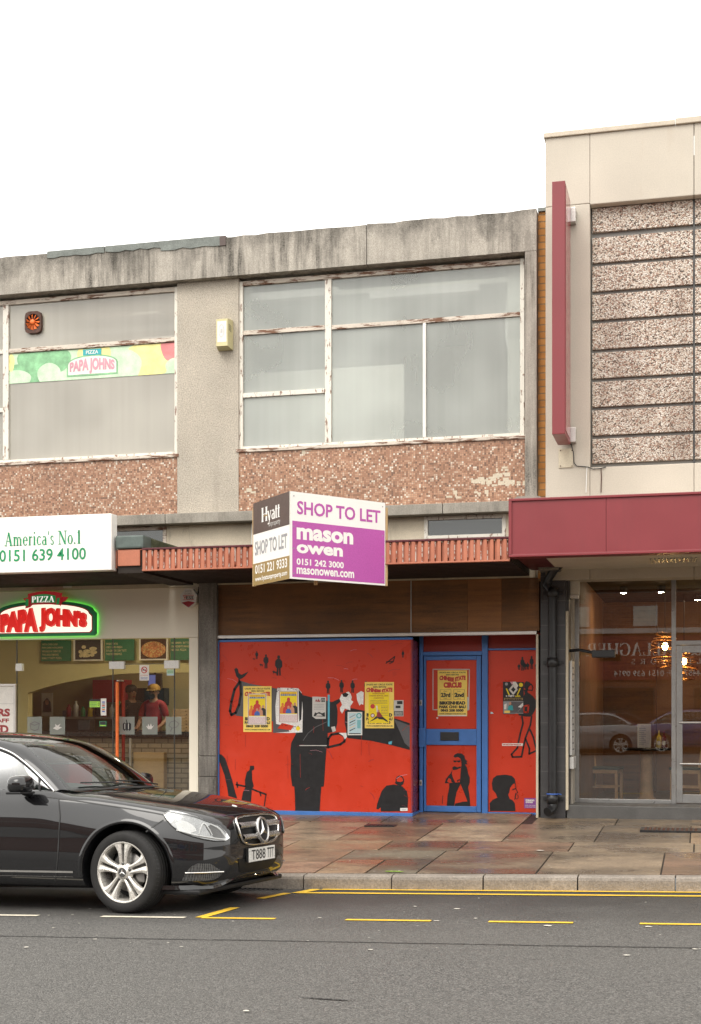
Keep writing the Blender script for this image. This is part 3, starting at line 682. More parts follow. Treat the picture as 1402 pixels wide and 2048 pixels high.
for x, y in ((X(600, 18.6), 17.9), (X(860, 18.6), 18.2), (X(1000, 18.6), 19.6), (X(200, 18.6), 18.0), (X(330, 18.6), 19.6)):
    b = MB(); b.box(x - .75, x + .75, y - .05, y + .05, 7.22, 7.325, 'white_plastic'); b.tube([(x - .7, y, 7.21), (x + .7, y, 7.21)], .018, 'white_board'); b.build('strip_light', A)
b = MB(); b.tube([(X(1005, 18), 18.4, 7.3), (X(1005, 18), 18.4, 6.6), (X(1035, 18), 18.4, 5.75)], .02, 'white_plastic'); b.build('hanging_conduit', A)
# parapet: three cast lengths with an uneven top edge
b = MB(); ra = random.Random(2)
joints = [XA0, X(-400, 16.85), X(298, 16.85), X(733, 16.85), XA1]
for a, c in zip(joints, joints[1:]):
    n = max(2, int((c - a) / .16)); a2, c2 = a + .004, c - .004; top = [(a2 + (c2 - a2) * i / n, zpt + ra.uniform(-.014, .006)) for i in range(n + 1)]
    if c == XA1: top[-1] = (c2, zpt + .004)
    b.prism(facade(16.85), [(a2, zpb), (c2, zpb)] + top[::-1], 0, -.46, 'parapet_concrete')
b.build('parapet', A)
b = MB()
for x0, x1, h in ((95, 209, .065), (211, 322, .06), (322, 440, .10)): 
    n = 8; xa, xb = X(x0, 16.85), X(x1, 16.85); b.prism(facade(16.85), [(xa, zpt + .02), (xb, zpt + .02)] + [(xb + (xa - xb) * i / n, zpt - h + ra.uniform(-.012, .012)) for i in range(n + 1)], .012, -.2, 'flashing')
b.box(X(440, 16.85), X(452, 16.85), 16.835, 17.0, zpt - .11, zpt + .015, 'board_brown'); b.build('parapet_flashing', A)
# right-hand concrete jamb under the parapet
b = MB(); b.box(X(1050, 16.85), XA1 - .004, 16.853, 17.3, zlt + .002, zpb - .003, 'concrete'); b.build('concrete_jamb', A)
# roughcast piers
b = MB(); b.box(X(354.5, 16.97), X(477, 16.97), 16.97, 17.3, zlt + .002, zpb - .003, 'roughcast'); b.build('roughcast_pier', A)
xl = X(-176, 16.97); b = MB(); b.box(xl - .9, xl, 16.97, 17.3, zlt + .002, zpb - .003, 'roughcast'); b.build('roughcast_pier', A)
# mosaic spandrels
zmr, zml = Z(755, 892, 16.985), Z(185, 923, 16.985)
b = MB(); b.box(X(477, 16.985) + .002, X(1050, 16.985) - .002, 16.985, 17.3, zlt + .002, zmr, 'mosaic')
rm = random.Random(6); fm = facade(16.985)
for px, py, n in ((955, 966, 9), (985, 958, 7), (1000, 950, 5), (1012, 968, 10), (1035, 966, 6), (960, 990, 5), (1003, 942, 4), (905, 992, 4), (600, 905, 3), (500, 985, 3), (985, 968, 9)):
    for _ in range(n): q = P(px + rm.uniform(-13, 13), py + rm.uniform(-5, 5), 16.985); w = rm.randint(1, 3) * .024; b.rect(fm, q.x, q.z, q.x + w, q.z + .024 * rm.randint(1, 2), .0006 + rm.random() * .0008, 'stained_render')
b.build('mosaic_panel', A)
b = MB(); b.box(xl + .002, X(354.5, 16.985) - .002, 16.985, 17.3, zlt + .002, zml, 'mosaic'); b.build('mosaic_panel', A)
b = MB(); b.box(XA0, xl - .902, 16.985, 17.3, zlt + .002, zpb - .003, 'mosaic'); b.build('mosaic_panel', A)
# windows: frame with peeling paint, dusty panes with brightness in their colour, sill
def win(x0, x1, zb, zt, hb, vb, mat, gmat, label):
    Y = 17.0; w = MB()
    w.box(x0, x0 + .055, Y, Y + .07, zb, zt, mat, .006); w.box(x1 - .055, x1, Y, Y + .07, zb, zt, mat, .006)
    w.box(x0 + .056, x1 - .056, Y, Y + .07, zt - .06, zt, 'rusty_frame', .006); w.box(x0 + .056, x1 - .056, Y, Y + .07, zb, zb + .05, mat, .006)
    for a, c, z, t, mm in hb: w.box(a, c, Y + .004, Y + .06, z - t / 2, z + t / 2, mm, .006)
    for x, t, z0, z1, mm in vb: w.box(x - t / 2, x + t / 2, Y + .002, Y + .065, z0, z1, mm, .006)
    f = w.build('window', A, label)
    g = MB(); g.add([(x0 + .02, Y + .035, zb + .02), (x1 - .02, Y + .035, zb + .02), (x1 - .02, Y + .035, zt - .02), (x0 + .02, Y + .035, zt - .02)], [(0, 1, 2, 3)], gmat); g.build('pane', f)
    s = MB(); s.box(x0 - .03, x1 + .02, Y - .04, Y + .01, zb - .03, zb + .014, 'rusty_frame', .008); s.build('sill', f)
x0, x1 = X(477.5, 17), X(1049, 17); zb, zt = zmr + .031, zpb - .035; xm = X(656, 17)
zT = Z(851, 641, 17); zL = Z(567, 660, 17); zL2 = Z(567, 786, 17)
win(x0, x1, zb, zt, [(x0 + .056, xm - .045, zL, .06, 'rusty_frame'), (x0 + .056, xm - .045, zL2, .06, 'peeling_white'), (xm + .045, x1 - .056, zT, .055, 'rusty_frame')],
    [(xm, .085, zb + .052, zt - .062, 'peeling_white'), (X(848.5, 17), .042, zb + .052, zT - .03, 'white_metal')], 'peeling_white', 'dusty_lit_glass', 'peeling white window with one tall mullion and bare panes')
x0, x1 = xl + .02, X(356.5, 17); zb = zml + .031; xm = X(11, 17)
zT = Z(185, 690, 17); za, zc = Z(3, 703, 17), Z(3, 820, 17)
win(x0, x1, zb, zt, [(xm + .045, x1 - .056, zT, .06, 'rusty_frame'), (x0 + .056, xm - .045, za, .06, 'peeling_white'), (x0 + .056, xm - .045, zc, .06, 'peeling_white')],
    [(xm, .085, zb + .052, zt - .062, 'peeling_white')], 'peeling_white', 'dusty_lit_glass_warm', 'peeling window with a food banner behind its glass')
# ledge and the low strip of wall and lights beneath it
b = MB(); j = [XA0, X(-300, 16.88), X(330, 16.88), X(885, 16.88), XA1 - .02]
for a, c in zip(j, j[1:]): b.box(a + .004, c - .004, 16.88, 17.3, zlb, zlt, 'ledge_concrete', .008)
b.build('ledge', A)
zs = 3.45
b = MB()
cw = [(X(848, 17.08), X(1012, 17.08)), (X(222, 17.08), X(333, 17.08))]
zc0, zc1 = Z(930, 1071, 17.08), Z(930, 1032, 17.08)
edges = [XA0, cw[1][0], cw[1][1], cw[0][0], cw[0][1], XA1 - .02]
for i in (0, 2, 4): b.box(edges[i], edges[i + 1], 17.08, 17.3, zs - .3, zlb - .002, 'stained_render')
for a, c in cw: b.box(a, c, 17.085, 17.3, zs - .3, zc0 - .03, 'stained_render')
b.build('rendered_strip', A)
for (a, c), mt in zip(cw, ('peeling_white', 'rusty_frame')):
    w = MB(); w.box(a + .001, a + .05, 17.07, 17.13, zc0 - .029, zlb - .003, mt, .005); w.box(c - .05, c - .001, 17.07, 17.13, zc0 - .029, zlb - .003, mt, .005)
    w.box(a + .051, c - .051, 17.07, 17.13, zlb - .05, zlb - .003, mt, .005); w.box(a + .051, c - .051, 17.07, 17.13, zc0 - .029, zc0 + .012, mt, .005)
    f = w.build('high_light', A); g = MB(); g.box(a + .03, c - .03, 17.105, 17.115, zc0, zlb - .03, 'dark_glass'); g.build('pane', f)
b = MB(); x = X(503, 17.06); b.box(x, x + .09, 17.05, 17.079, zs, zlb - .003, 'white_metal', .006); b.build('window_upright', A)  # white upright of another window frame
# beam over the shopfronts
zb0, zb1 = Z(920, 1158, 16.97), Z(920, 1148, 16.97)
b = MB(); b.box(X(433, 16.97), XA1 - .03, 16.97, 17.6, zb0, zb1 + .05, 'trim_cream'); b.box(XA0, X(432.5, 16.97), 16.972, 17.6, Z(200, 1178, 16.97), Z(200, 1167, 16.97) + .05, 'trim_cream')
b.box(XA0, XA1 - .03, 17.02, 17.3, zb1 + .051, zs - .3, 'dark_wood'); b.build('beam', A)
b = MB(); b.box(X(126, 16.95), X(164, 16.95) - .16, 16.955, 16.971, Z(145, 1175, 16.97), Z(145, 1168, 16.97) + .02, 'white_plastic'); b.build('junction_plate', A)
# concrete column between the two shops
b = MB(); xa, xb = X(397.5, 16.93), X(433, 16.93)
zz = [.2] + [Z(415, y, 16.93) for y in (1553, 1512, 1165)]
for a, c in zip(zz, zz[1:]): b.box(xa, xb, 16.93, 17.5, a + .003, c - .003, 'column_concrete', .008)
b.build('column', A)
# floor inside and side wall of the pizza shop are part of the shell
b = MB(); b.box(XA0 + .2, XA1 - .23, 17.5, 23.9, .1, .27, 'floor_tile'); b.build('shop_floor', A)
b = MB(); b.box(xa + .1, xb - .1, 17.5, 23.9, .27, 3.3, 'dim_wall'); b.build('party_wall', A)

# ------------------------------------------------------------------ building B: taller rendered block on the right
YB = 16.9; XB0, XB1 = X(1091, YB), 7.0
B = thing('rendered_building', 'tall beige rendered building with pebbled panel bands beside the concrete shop', 'building', (2, 20, .25))
zBt = Z(1250, 251, YB); fx0 = X(1180, YB); fz1, fz0 = Z(1290, 399, YB), Z(1290, 930, YB)
b = MB()
b.box(XB0, fx0 - .003, YB, YB + .35, 3.2, Z(1135, 411, YB), 'beige_render', .01)                                # left stile
zz = Z(1135, 411, YB) + .004
b.box(XB0, fx0 - .003, YB, YB + .35, zz, zBt - .06, 'beige_render', .01)
b.box(fx0, X(1388, YB) - .003, YB, YB + .35, fz1, zBt - .06, 'beige_render', .01); b.box(X(1388, YB) + .003, XB1, YB, YB + .35, fz1, zBt - .06, 'beige_render', .01)
b.box(fx0, X(1388, YB) - .002, YB, YB + .35, 3.2, fz0, 'beige_render', .01); b.box(X(1388, YB) + .002, XB1, YB, YB + .35, 3.2, fz0, 'beige_render', .01)
b.box(XB0, XB0 + .3, YB + .351, 24, .2, zBt - .06, 'beige_render'); b.box(XB0, XB1, 23.9, 24.1, .2, zBt - .06, 'beige_render'); b.box(XB1 - .2, XB1, YB + .351, 23.9, .2, zBt - .06, 'beige_render')
b.build('wall', B)
b = MB(); b.box(XB0 + .3, XB1 - .2, YB + .36, 23.9, zBt - .4, zBt - .3, 'flashing'); b.build('roof', B)
b = MB(); b.box(XB0 - .02, X(1350, YB), YB - .03, YB + .38, zBt - .058, zBt, 'coping', .008); b.box(X(1350, YB) + .004, XB1, YB - .035, YB + .38, zBt - .058, zBt + .012, 'coping', .008); b.build('coping', B)
# recessed field of exposed-aggregate bands
b = MB(); b.box(fx0 + .001, XB1 - .21, YB + .17, YB + .34, fz0 - .02, fz1 + .02, 'soffit_grey'); b.build('joint_backing', B)
ys = [(417, 465), (476, 526), (533, 583), (590, 640), (647, 699), (706, 757), (764, 814), (821, 871), (878, 927)]
for y0, y1 in ys:
    b = MB()
    for a, c in ((X(1184.5, YB + .12), X(1386, YB + .12)), (X(1390, YB + .12), X(1640, YB + .12)), (X(1644, YB + .12), XB1 - .3)):
        b.box(a, c, YB + .125, YB + .19, Z(1185, y1, YB + .12), Z(1185, y0, YB + .12), 'pebbledash', .006)
    b.build('pebbled_band', B)
b = MB(); b.box(X(1386, YB), X(1390, YB), YB + .15, YB + .165, fz0, fz1, 'dark_alu'); b.build('joint_strip', B)
b = MB(); b.box(XA1 + .002, XB0 - .002, 16.98, 17.4, 3.2, Z(1084, 432, 17.12), 'brick_orange'); b.build('brick_strip', B)
b = MB(); b.box(XA1 + .002, XB0 - .002, 16.95, 17.42, Z(1084, 432, 17.12) + .001, Z(1084, 425, 17.12), 'flashing'); b.build('strip_capping', B)
# ground floor: tiled pier, recess, plinth
xp0, xp1 = X(1081, 16.93), X(1131, 16.93); zpl = Z(1250, 1612, 16.98)
b = MB(); b.box(xp0, xp1, 16.93, 17.6, .15, Z(1105, 1128, 16.93), 'slate_tile'); b.build('tiled_pier', B)
YG = 17.6
b = MB(); b.box(X(1133, 16.93), XB1, 16.95, YG - .06, .1, zpl, 'plinth_stone', .01)
b.build('plinth', B)
b = MB(); b.box(xp1 - .02, X(1150, YG) - .02, 17.0, YG, zpl + .001, Z(1150, 1150, YG), 'slate_tile'); b.build('reveal', B)
zsf = Z(1270, 1150, YG)
b = MB(); b.box(xp1, XB1, 17.11, 18.0, zsf, zsf + .06, 'soffit_grey')
for i in range(14): x = xp1 + .2 + i * .45; b.box(x, x + .012, 17.12, 17.99, zsf - .003, zsf + .001, 'dark_alu')
b.build('soffit', B)
b = MB(); b.box(X(1131, 16.96) + .01, XB1, 16.96, 17.105, Z(1266, 1135, 16.96), Z(1266, 1127, 16.96) + .05, 'trim_cream', .006); b.build('beam', B)
b = MB(); b.box(XB0, XB1, 17.12, 17.4, zsf + .061, 3.6, 'dark_wood'); b.box(XB0 + .3, XB1 - .2, 17.4, 23.9, 3.4, 3.6, 'dark_wood'); b.build('floor_slab', B)
b = MB(); b.box(xp1, XB1 - .2, YG + .0, 23.9, .1, .318, 'floor_tile'); b.build('shop_floor', B)
# ------------------------------------------------------------------ canopies over the pavement
YC = 15.14
ct, cb = Z(760, 1083, YC), Z(760, 1128, YC)
def fluted(x0, x1, Y, z0, z1, parent):
    b = MB(); n = int((x1 - x0) / .073); w = (x1 - x0) / n; rr = random.Random(4)
    for i in range(n):
        a = x0 + i * w; b.box(a + .004, a + w * .60, Y, Y + .05, z0 + .01, z1 - .012, 'orange_paint', .006)
        if rr.random() < .93: b.box(a + w * .60, a + w * .72, Y + .012, Y + .05, z0 + .012 + rr.random() ** 3 * .05, z1 - .014 - rr.random() ** 3 * .06, 'flaked_white')
        b.box(a + w * .72, a + w, Y + .03, Y + .05, z0 + .01, z1 - .012, 'orange_paint')
    b.build('fluted_board', parent)
    t = MB(); t.box(x0, x1, Y - .006, Y + .07, z1 - .012, z1 + .012, 'maroon_dark', .004); t.box(x0, x1, Y - .004, Y + .06, z0 - .006, z0 + .012, 'orange_paint', .004); t.build('edge_trim', parent)
C1 = thing('shop_canopy', 'concrete canopy with orange fluted edge over the red boarded shop', 'canopy', (X(640, YC), YC, cb))
xc0, xc1 = X(284, YC), X(1019, YC)
fluted(xc0, xc1, YC, cb, ct, C1)
b = MB(); b.box(xc0 + .01, xc1, YC + .071, 17.0, cb + .02, ct - .02, 'dark_wood')
for i in range(12): y = YC + .15 + i * .15; b.box(xc0 + .012, xc1, y, y + .10, cb + .004, cb + .019, 'dark_wood')
b.build('soffit', C1)
# upstand running back between the two canopies
U = thing('canopy_upstand', 'orange ended canopy beam with mossy top and lead capping beside the white fascia sign', 'canopy beam', (X(258, YC + .06), YC + .06, cb))
xu0, xu1 = X(236, YC + .06), xc0 - .012; zu = Z(258, 1082, YC + .1)
b = MB(); b.box(xu0, xu1, YC + .06, 16.87, cb - .02, zu - .10, 'dark_wood'); b.build('beam', U)
b = MB(); b.box(xu0 + .005, xu1 - .03, YC + .035, YC + .06, Z(258, 1131, YC), Z(258, 1100, YC), 'orange_paint', .006); b.box(xu0, xu1, YC + .045, YC + .06, Z(258, 1100, YC) + .002, zu - .11, 'orange_paint'); b.build('end_board', U)
b = MB(); b.box(xu0 + .02, xu1 + .03, YC + .25, 16.86, zu - .099, zu + .05, 'moss', .03); b.build('mossy_top', U)
b = MB(); b.box(xu0 - .02, xu1 + .02, YC + .02, YC + .32, zu - .098, zu + .058, 'lead_sheet', .02); b.build('lead_capping', U)
# white sign over the pizza shop, with the canopy it hides
YW = 15.1; zw1, zw0 = Z(110, 1031, YW), Z(110, 1143, YW); xw1 = X(223, YW); xw0 = xw1 - 5.2
C2 = thing('shop_canopy', 'dark boarded canopy behind the long white fascia sign', 'canopy', (-10, YC, cb))
b = MB(); b.box(xw0 - .5, xu0 - .05, YW + .171, 16.95, zw0 + .02, ct + .02, 'dark_wood')
for i in range(12): y = YW + .2 + i * .145; b.box(xw0 - .5, xu0 - .05, y, y + .10, zw0 + .004, zw0 + .019, 'dark_wood')
b.build('soffit', C2)
b = MB(); b.box(xw1 + .02, xu0 - .03, YW + .10, YW + .17, zw0 + .03, ct, 'orange_paint', .006); b.build('edge_board', C2)
SW = thing('fascia_sign', 'long white box sign with green lettering and telephone number above the pizza shop', 'sign', ((xw0 + xw1) / 2, YW, zw0))
b = MB(); b.box(xw0, xw1, YW, YW + .165, zw0, zw1, 'white_board', .01); b.build('sign_box', SW)
fr = facade(YW); b = MB()
b.serif(fr, "America's No.1", X(9, YW), Z(85, 1090, YW), X(161, YW), Z(85, 1090, YW) + .165, .004, 'ink_green', K=.165, N=.06); b.build('lettering', SW); b = MB()
b.text(fr, '0151 639 4100', X(-1, YW), Z(85, 1121.5, YW), X(172, YW), Z(85, 1097.5, YW), .004, 'ink_green', bold=.012); b.build('lettering', SW)

# ------------------------------------------------------------------ maroon sign box on the right
YM = 15.1; zm1, zm0 = Z(1210, 990, YM), Z(1210, 1109, YM); xm0, xm1 = X(1017, YM), 6.4
M = thing('fascia_sign', 'plain maroon box sign running over the restaurant front', 'sign', (2, YM, zm0))
b = MB(); b.box(xm0 + .02, X(1212, YM) - .002, YM + .02, YM + .2, zm0 + .03, zm1 - .03, 'maroon'); b.box(X(1212, YM) + .002, xm1, YM + .02, YM + .2, zm0 + .03, zm1 - .03, 'maroon'); b.build('sign_panel', M)
b = MB(); b.box(xm0, xm1, YM, YM + .22, zm1 - .029, zm1, 'maroon', .006); b.box(xm0, xm1, YM, YM + .22, zm0, zm0 + .029, 'maroon', .006); b.box(xm0, xm0 + .035, YM + .001, YM + .22, zm0 + .03, zm1 - .03, 'maroon', .004); b.build('sign_frame', M)
C3 = thing('shop_canopy', 'flat canopy behind the maroon sign with white vented soffit', 'canopy', (2, 16, zm0))
b = MB(); b.box(xm0 + .04, XB0 + .15, YM + .221, 16.9, zm0 + .03, zm1 - .5, 'maroon_dark'); b.box(XB0 + .151, xm1, YM + .221, 16.9, zm0 + .03, zm1 - .5, 'soffit_white'); b.build('soffit', C3)
for i in range(5):
    b = MB(); x = X(1300, 16) + i * .75
    for q in range(12): b.box(x + q * .045, x + q * .045 + .022, 15.9, 16.3, zm0 + .02, zm0 + .029, 'grey_alu')
    b.build('soffit_vent', C3)
b = MB(); n = MB()
n.prism(facade(15.4), [(X(1029, 15.4), zm1 + .001), (X(1088, 15.4), zm1 + .001), (X(1080, 15.4), zm1 + .06), (X(1072, 15.4), zm1 + .07), (X(1034, 15.4), zm1 + .07), (X(1029, 15.4), zm1 + .05)], 0, -.8, 'ledge_concrete')
n.build('concrete_block', label='lump of grey concrete lying on top of the maroon sign end', cat='rubble')

# ------------------------------------------------------------------ boarded red shop
YD = 17.45
S = thing('boarded_shopfront', 'blue framed shopfront boarded in red with black painted figures', 'shopfront', (X(756, 17), 17, .25))
z6 = lambda x, y: (420 + x / 3.26, 1250 + y / 3.26)
z7 = lambda x, y: (780 + x / 4.1235, 1240 + y / 4.1235)
def poly6(pts, Y=17.0): return [(P(*z6(x, y), Y).x, P(*z6(x, y), Y).z) for x, y in pts]
def poly7(pts, Y=YD): return [(P(*z7(x, y), Y).x, P(*z7(x, y), Y).z) for x, y in pts]
xs0, xs1 = X(433.5, 17), X(1078, 16.98)
zply0, zply1 = Z(756, 1271, 17), zb0 - .002
b = MB(); b.box(xs0, X(821, 17), 17.0, 17.04, zply0 + .03, zply1, 'plywood'); b.build('plywood_board', S)
b = MB(); b.box(X(823.5, 17), X(935, 17), 17.0, 17.04, zply0 + .03, zply1, 'plywood'); b.box(X(935, 17) + .002, X(1003, 17), 17.003, 17.04, zply0 + .03, zply1, 'plywood_orange'); b.box(X(1003, 17) + .002, xs1, 17.001, 17.04, zply0 + .03, zply1, 'plywood'); b.build('plywood_board', S)
b = MB(); b.box(X(821, 17) + .003, X(823.5, 17) - .003, 16.99, 17.03, zply0 + .03, zply1, 'silver'); b.box(xs0 - .01, xs1 - .03, 16.965, 17.04, zply0 - .015, zply0 + .028, 'silver', .006)
b.box(xs1 - .035, xs1 - .005, 16.955, 17.5, .27, zply0 - .016, 'trim_cream', .004); b.build('trim', S)
# main board (with its painted figures) standing proud of the door
zr1, zr0 = zply0 - .06, Z(630, 1622, 17)
xr1 = X(822, 17); fr = facade(17.0)
b = MB(); b.box(xs0 + .04, xr1, 17.0, YD + .02, zr0, zr1, 'red_board')
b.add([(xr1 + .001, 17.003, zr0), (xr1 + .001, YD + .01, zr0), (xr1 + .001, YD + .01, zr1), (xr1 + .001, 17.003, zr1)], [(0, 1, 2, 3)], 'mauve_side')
D1 = .0025
def fig(b, fr, x, y0, y1, conv, mat='mural_black', w=.36, dog=False):
    h = y1 - y0; hw = h * w / 2; bx = lambda pts: [(a, c) for a, c in conv(pts)]
    b.sheet(fr, bx([(x + h * .075 * math.cos(t), y0 + h * .09 + h * .09 * math.sin(t)) for t in [k * .7854 for k in range(8)]]), D1, mat)
    b.sheet(fr, bx([(x - hw * .35, y0 + h * .17), (x + hw * .35, y0 + h * .17), (x + hw * .95, y0 + h * .3), (x + hw * 1.0, y0 + h * .55), (x + hw * .6, y0 + h * .64), (x - hw * .6, y0 + h * .64), (x - hw * 1.0, y0 + h * .5), (x - hw * .9, y0 + h * .28)]), D1 + .0002, mat)
    b.sheet(fr, bx([(x - hw * .5, y0 + h * .63), (x - hw * .02, y0 + h * .63), (x - hw * .1, y1), (x - hw * .55, y1)]), D1, mat)
    b.sheet(fr, bx([(x + hw * .05, y0 + h * .63), (x + hw * .5, y0 + h * .63), (x + hw * .6, y1), (x + hw * .15, y1)]), D1, mat)
def st6(pts, w, mat='mural_black', d=D1 + .0004): b.stroke(fr, poly6(pts), w, d, mat)
def sh6(pts, mat='mural_black', d=D1): b.sheet(fr, poly6(pts), d, mat)
sh6([(195, 362), (262, 383), (440, 415), (600, 455), (700, 480), (780, 500), (825, 512), (832, 560), (830, 640), (818, 692), (765, 700), (640, 705), (560, 712), (540, 682), (480, 655), (400, 625), (300, 610), (230, 600), (165, 590), (192, 530), (206, 440)], 'mural_grey')
sh6([(595, 455), (700, 480), (780, 498), (822, 512), (832, 560), (830, 640), (818, 695), (765, 705), (640, 708), (560, 714), (580, 660), (600, 560)], 'mural_black', D1 + .0002)
st6([(195, 368), (160, 420), (140, 500), (131, 560), (140, 586), (168, 572), (190, 520), (202, 450), (198, 375)], .035)
sh6([(560, 710), (640, 690), (768, 690), (768, 760), (760, 810), (754, 870), (747, 1000), (742, 1052), (726, 1055), (722, 1110), (715, 1216), (556, 1216), (554, 1120), (550, 1055), (536, 1050), (526, 975), (528, 880), (524, 820), (530, 768)], d=D1 + .0004)
sh6([(880, 560), (920, 542), (1010, 560), (1100, 590), (1210, 610), (1303, 640), (1303, 815), (1200, 788), (1050, 755), (900, 738), (884, 722), (890, 690), (878, 640)])
sh6([(1200, 615), (1303, 655), (1303, 800), (1270, 770), (1240, 700)], 'mural_grey', D1 + .0003)
st6([(768, 796), (772, 742), (792, 714), (842, 706), (882, 726), (876, 760), (850, 778), (768, 798)], .03)
sh6([(838, 703), (890, 703), (893, 730), (880, 745), (868, 722)], 'torn_white', D1 + .0008)
st6([(608, 752), (640, 705), (690, 665), (760, 632)], .010, 'mural_grey', D1 + .0009)  # grey arc: reflection of a car window drawn onto the board
st6([(585, 786), (760, 786)], .010, 'paper_grey', D1 + .0009)
sh6([(790, 505), (845, 480), (850, 500), (825, 520)])
sh6([(158, 290), (170, 278), (183, 288), (187, 312), (205, 325), (252, 303), (228, 335), (207, 350), (190, 355), (172, 335), (165, 310)]); st6([(190, 352), (192, 372)], .02)
for x, a, c in ((305, 170, 222), (365, 190, 283), (448, 197, 330), (770, 362, 446), (858, 357, 440), (930, 360, 442), (1017, 365, 430), (1258, 166, 212)): fig(b, fr, x, a, c, poly6)
for x, y, s in ((287, 222, 8), (335, 262, 12), (422, 310, 15)):
    sh6([(x - s, y - s * .4), (x - s * .6, y - s * .8), (x + s * .7, y - s * .3), (x + s, y - s * .6), (x + s * .8, y + s * .2), (x + s * .7, y + s), (x + s * .4, y + s * .2), (x - s * .4, y + s * .2), (x - s * .5, y + s), (x - s * .7, y)])
st6([(1148, 250), (1175, 228), (1205, 205), (1195, 240), (1170, 252)], .012); st6([(1150, 240), (1195, 238)], .012)
sh6([(48, 850), (60, 842), (76, 845), (100, 870), (120, 930), (145, 1010), (165, 1090), (178, 1132), (120, 1115), (112, 1060), (95, 980), (70, 910)])
sh6([(262, 917), (287, 918), (288, 942), (273, 950), (276, 1010), (286, 1050), (273, 1075), (268, 1152), (245, 1155), (205, 1142), (215, 1090), (230, 1060), (228, 1010), (240, 960), (258, 945)])
st6([(170, 1040), (230, 1052), (300, 1080), (366, 1105)], .022); st6([(176, 1025), (180, 1058)], .02); st6([(326, 1090), (332, 1114)], .018); st6([(366, 1105), (360, 1140), (355, 1178)], .014)
sh6([(1085, 1198), (1090, 1165), (1120, 1082), (1150, 1047), (1200, 1040), (1255, 1052), (1285, 1085), (1292, 1130), (1288, 1214), (1115, 1216), (1112, 1188), (1098, 1202)])
cx_, cz_ = poly6([(1238, 1014)])[0]; b.ring(fr, cx_, cz_, .055, .062, .013, D1 + .0003, 'mural_black')
sh6([(1212, 1018), (1240, 1024), (1264, 1016), (1262, 1036), (1245, 1050), (1222, 1044), (1205, 1030)])
sh6([(845, 480), (858, 452), (872, 446), (905, 434), (918, 450), (925, 470), (920, 490), (935, 500), (915, 530), (915, 556), (880, 545), (862, 578), (850, 560), (848, 540), (862, 520)], 'torn_white', D1 + .0012)
sh6([(955, 450), (985, 430), (1003, 440), (1000, 520), (985, 515), (975, 526), (960, 490)], 'torn_white', D1 + .0012)
sh6([(862, 448), (885, 440), (905, 452), (890, 470), (870, 468)], 'mural_black', D1 + .0016)
sh6([(1165, 762), (1188, 757), (1184, 778), (1165, 778)], 'vinyl_strip', D1 + .001)
sh6([(790, 665), (815, 660), (822, 690), (800, 700)], 'paper_grey', D1 + .001)
rs = random.Random(12)
for _ in range(46):      # scratches and scuffs
    x, y = rs.uniform(60, 1290), rs.uniform(130, 1200); a = rs.uniform(-.9, .9); L = rs.uniform(15, 90); st6([(x, y), (x + L * math.cos(a) * .5, y + L * math.sin(a) * .5), (x + L * math.cos(a + .2), y + L * math.sin(a + .2))], rs.uniform(.002, .005), rs.choice(('ink_pink', 'red_dark', 'red_dark', 'mauve_side')), D1 + .0011)
for _ in range(9): x, y = rs.uniform(80, 1280), rs.uniform(600, 900); st6([(x, y), (x + rs.uniform(-3, 3), y + rs.uniform(40, 160))], .004, 'red_dark', D1 + .0011)
b.build('painted_board', S)
b = MB(); b.box(xs0, xs0 + .038, 16.985, 17.05, zr0 - .06, zr1 + .02, 'blue_paint', .004); b.box(xs0 + .04, xr1 + .02, 16.985, 17.05, zr1 + .001, zr1 + .03, 'blue_paint', .004); b.box(xs0 + .04, xr1 + .03, 16.95, YD, zr0 - .06, zr0 - .001, 'blue_paint', .004)
b.box(xr1 + .002, xr1 + .02, 16.986, 17.02, zr0, zr1, 'maroon_face'); b.build('blue_edging', S)
b = MB(); b.box(xs0, xr1 + .03, 17.03, YD, .1, zr0 - .061, 'plinth_stone', .01); b.build('plinth', S)
b = MB(); b.box(xr1, xs1, YD + .35, YD + .4, .2, 3.2, 'red_dark'); b.box(xs0, xs1, 17.05, YD + .4, zply0 + .031, zply0 + .07, 'dark_wood'); b.box(xr1, xs1, 17.5, YD + .34, .18, .2, 'plinth_stone'); b.build('backing', S)
# blue frame at the door
fd = facade(YD); zt_ = zply0 + .03; zf_ = .272
b = MB(); zt1, zt0 = Z(905, 1303, YD), Z(905, 1311, YD)
b.box(xr1 + .02, X(846, YD), YD - .02, YD + .08, zf_, zt_, 'blue_paint', .008); b.box(X(964, YD), X(976, YD), YD - .022, YD + .08, zf_, zt_, 'blue_paint', .008)
b.box(X(846, YD) + .001, X(964, YD) - .001, YD - .015, YD + .08, zt0, zt1, 'blue_paint', .006); b.box(X(976, YD) + .001, xs1 - .04, YD - .012, YD + .08, Z(1030, 1300, YD), Z(1030, 1296.5, YD), 'blue_paint', .004)
b.box(X(976, YD) + .001, xs1 - .04, YD - .012, YD + .08, zf_, Z(1030, 1625, YD), 'blue_paint', .004)
b.build('door_frame', S)
b = MB(); b.box(X(846, YD) + .002, X(964, YD) - .002, YD + .03, YD + .06, zt1 + .002, zt_, 'red_dark'); b.box(X(976, YD) + .002, xs1 - .04, YD + .03, YD + .06, Z(1030, 1296.5, YD) + .002, zt_, 'red_dark'); b.build('fanlight_board', S)
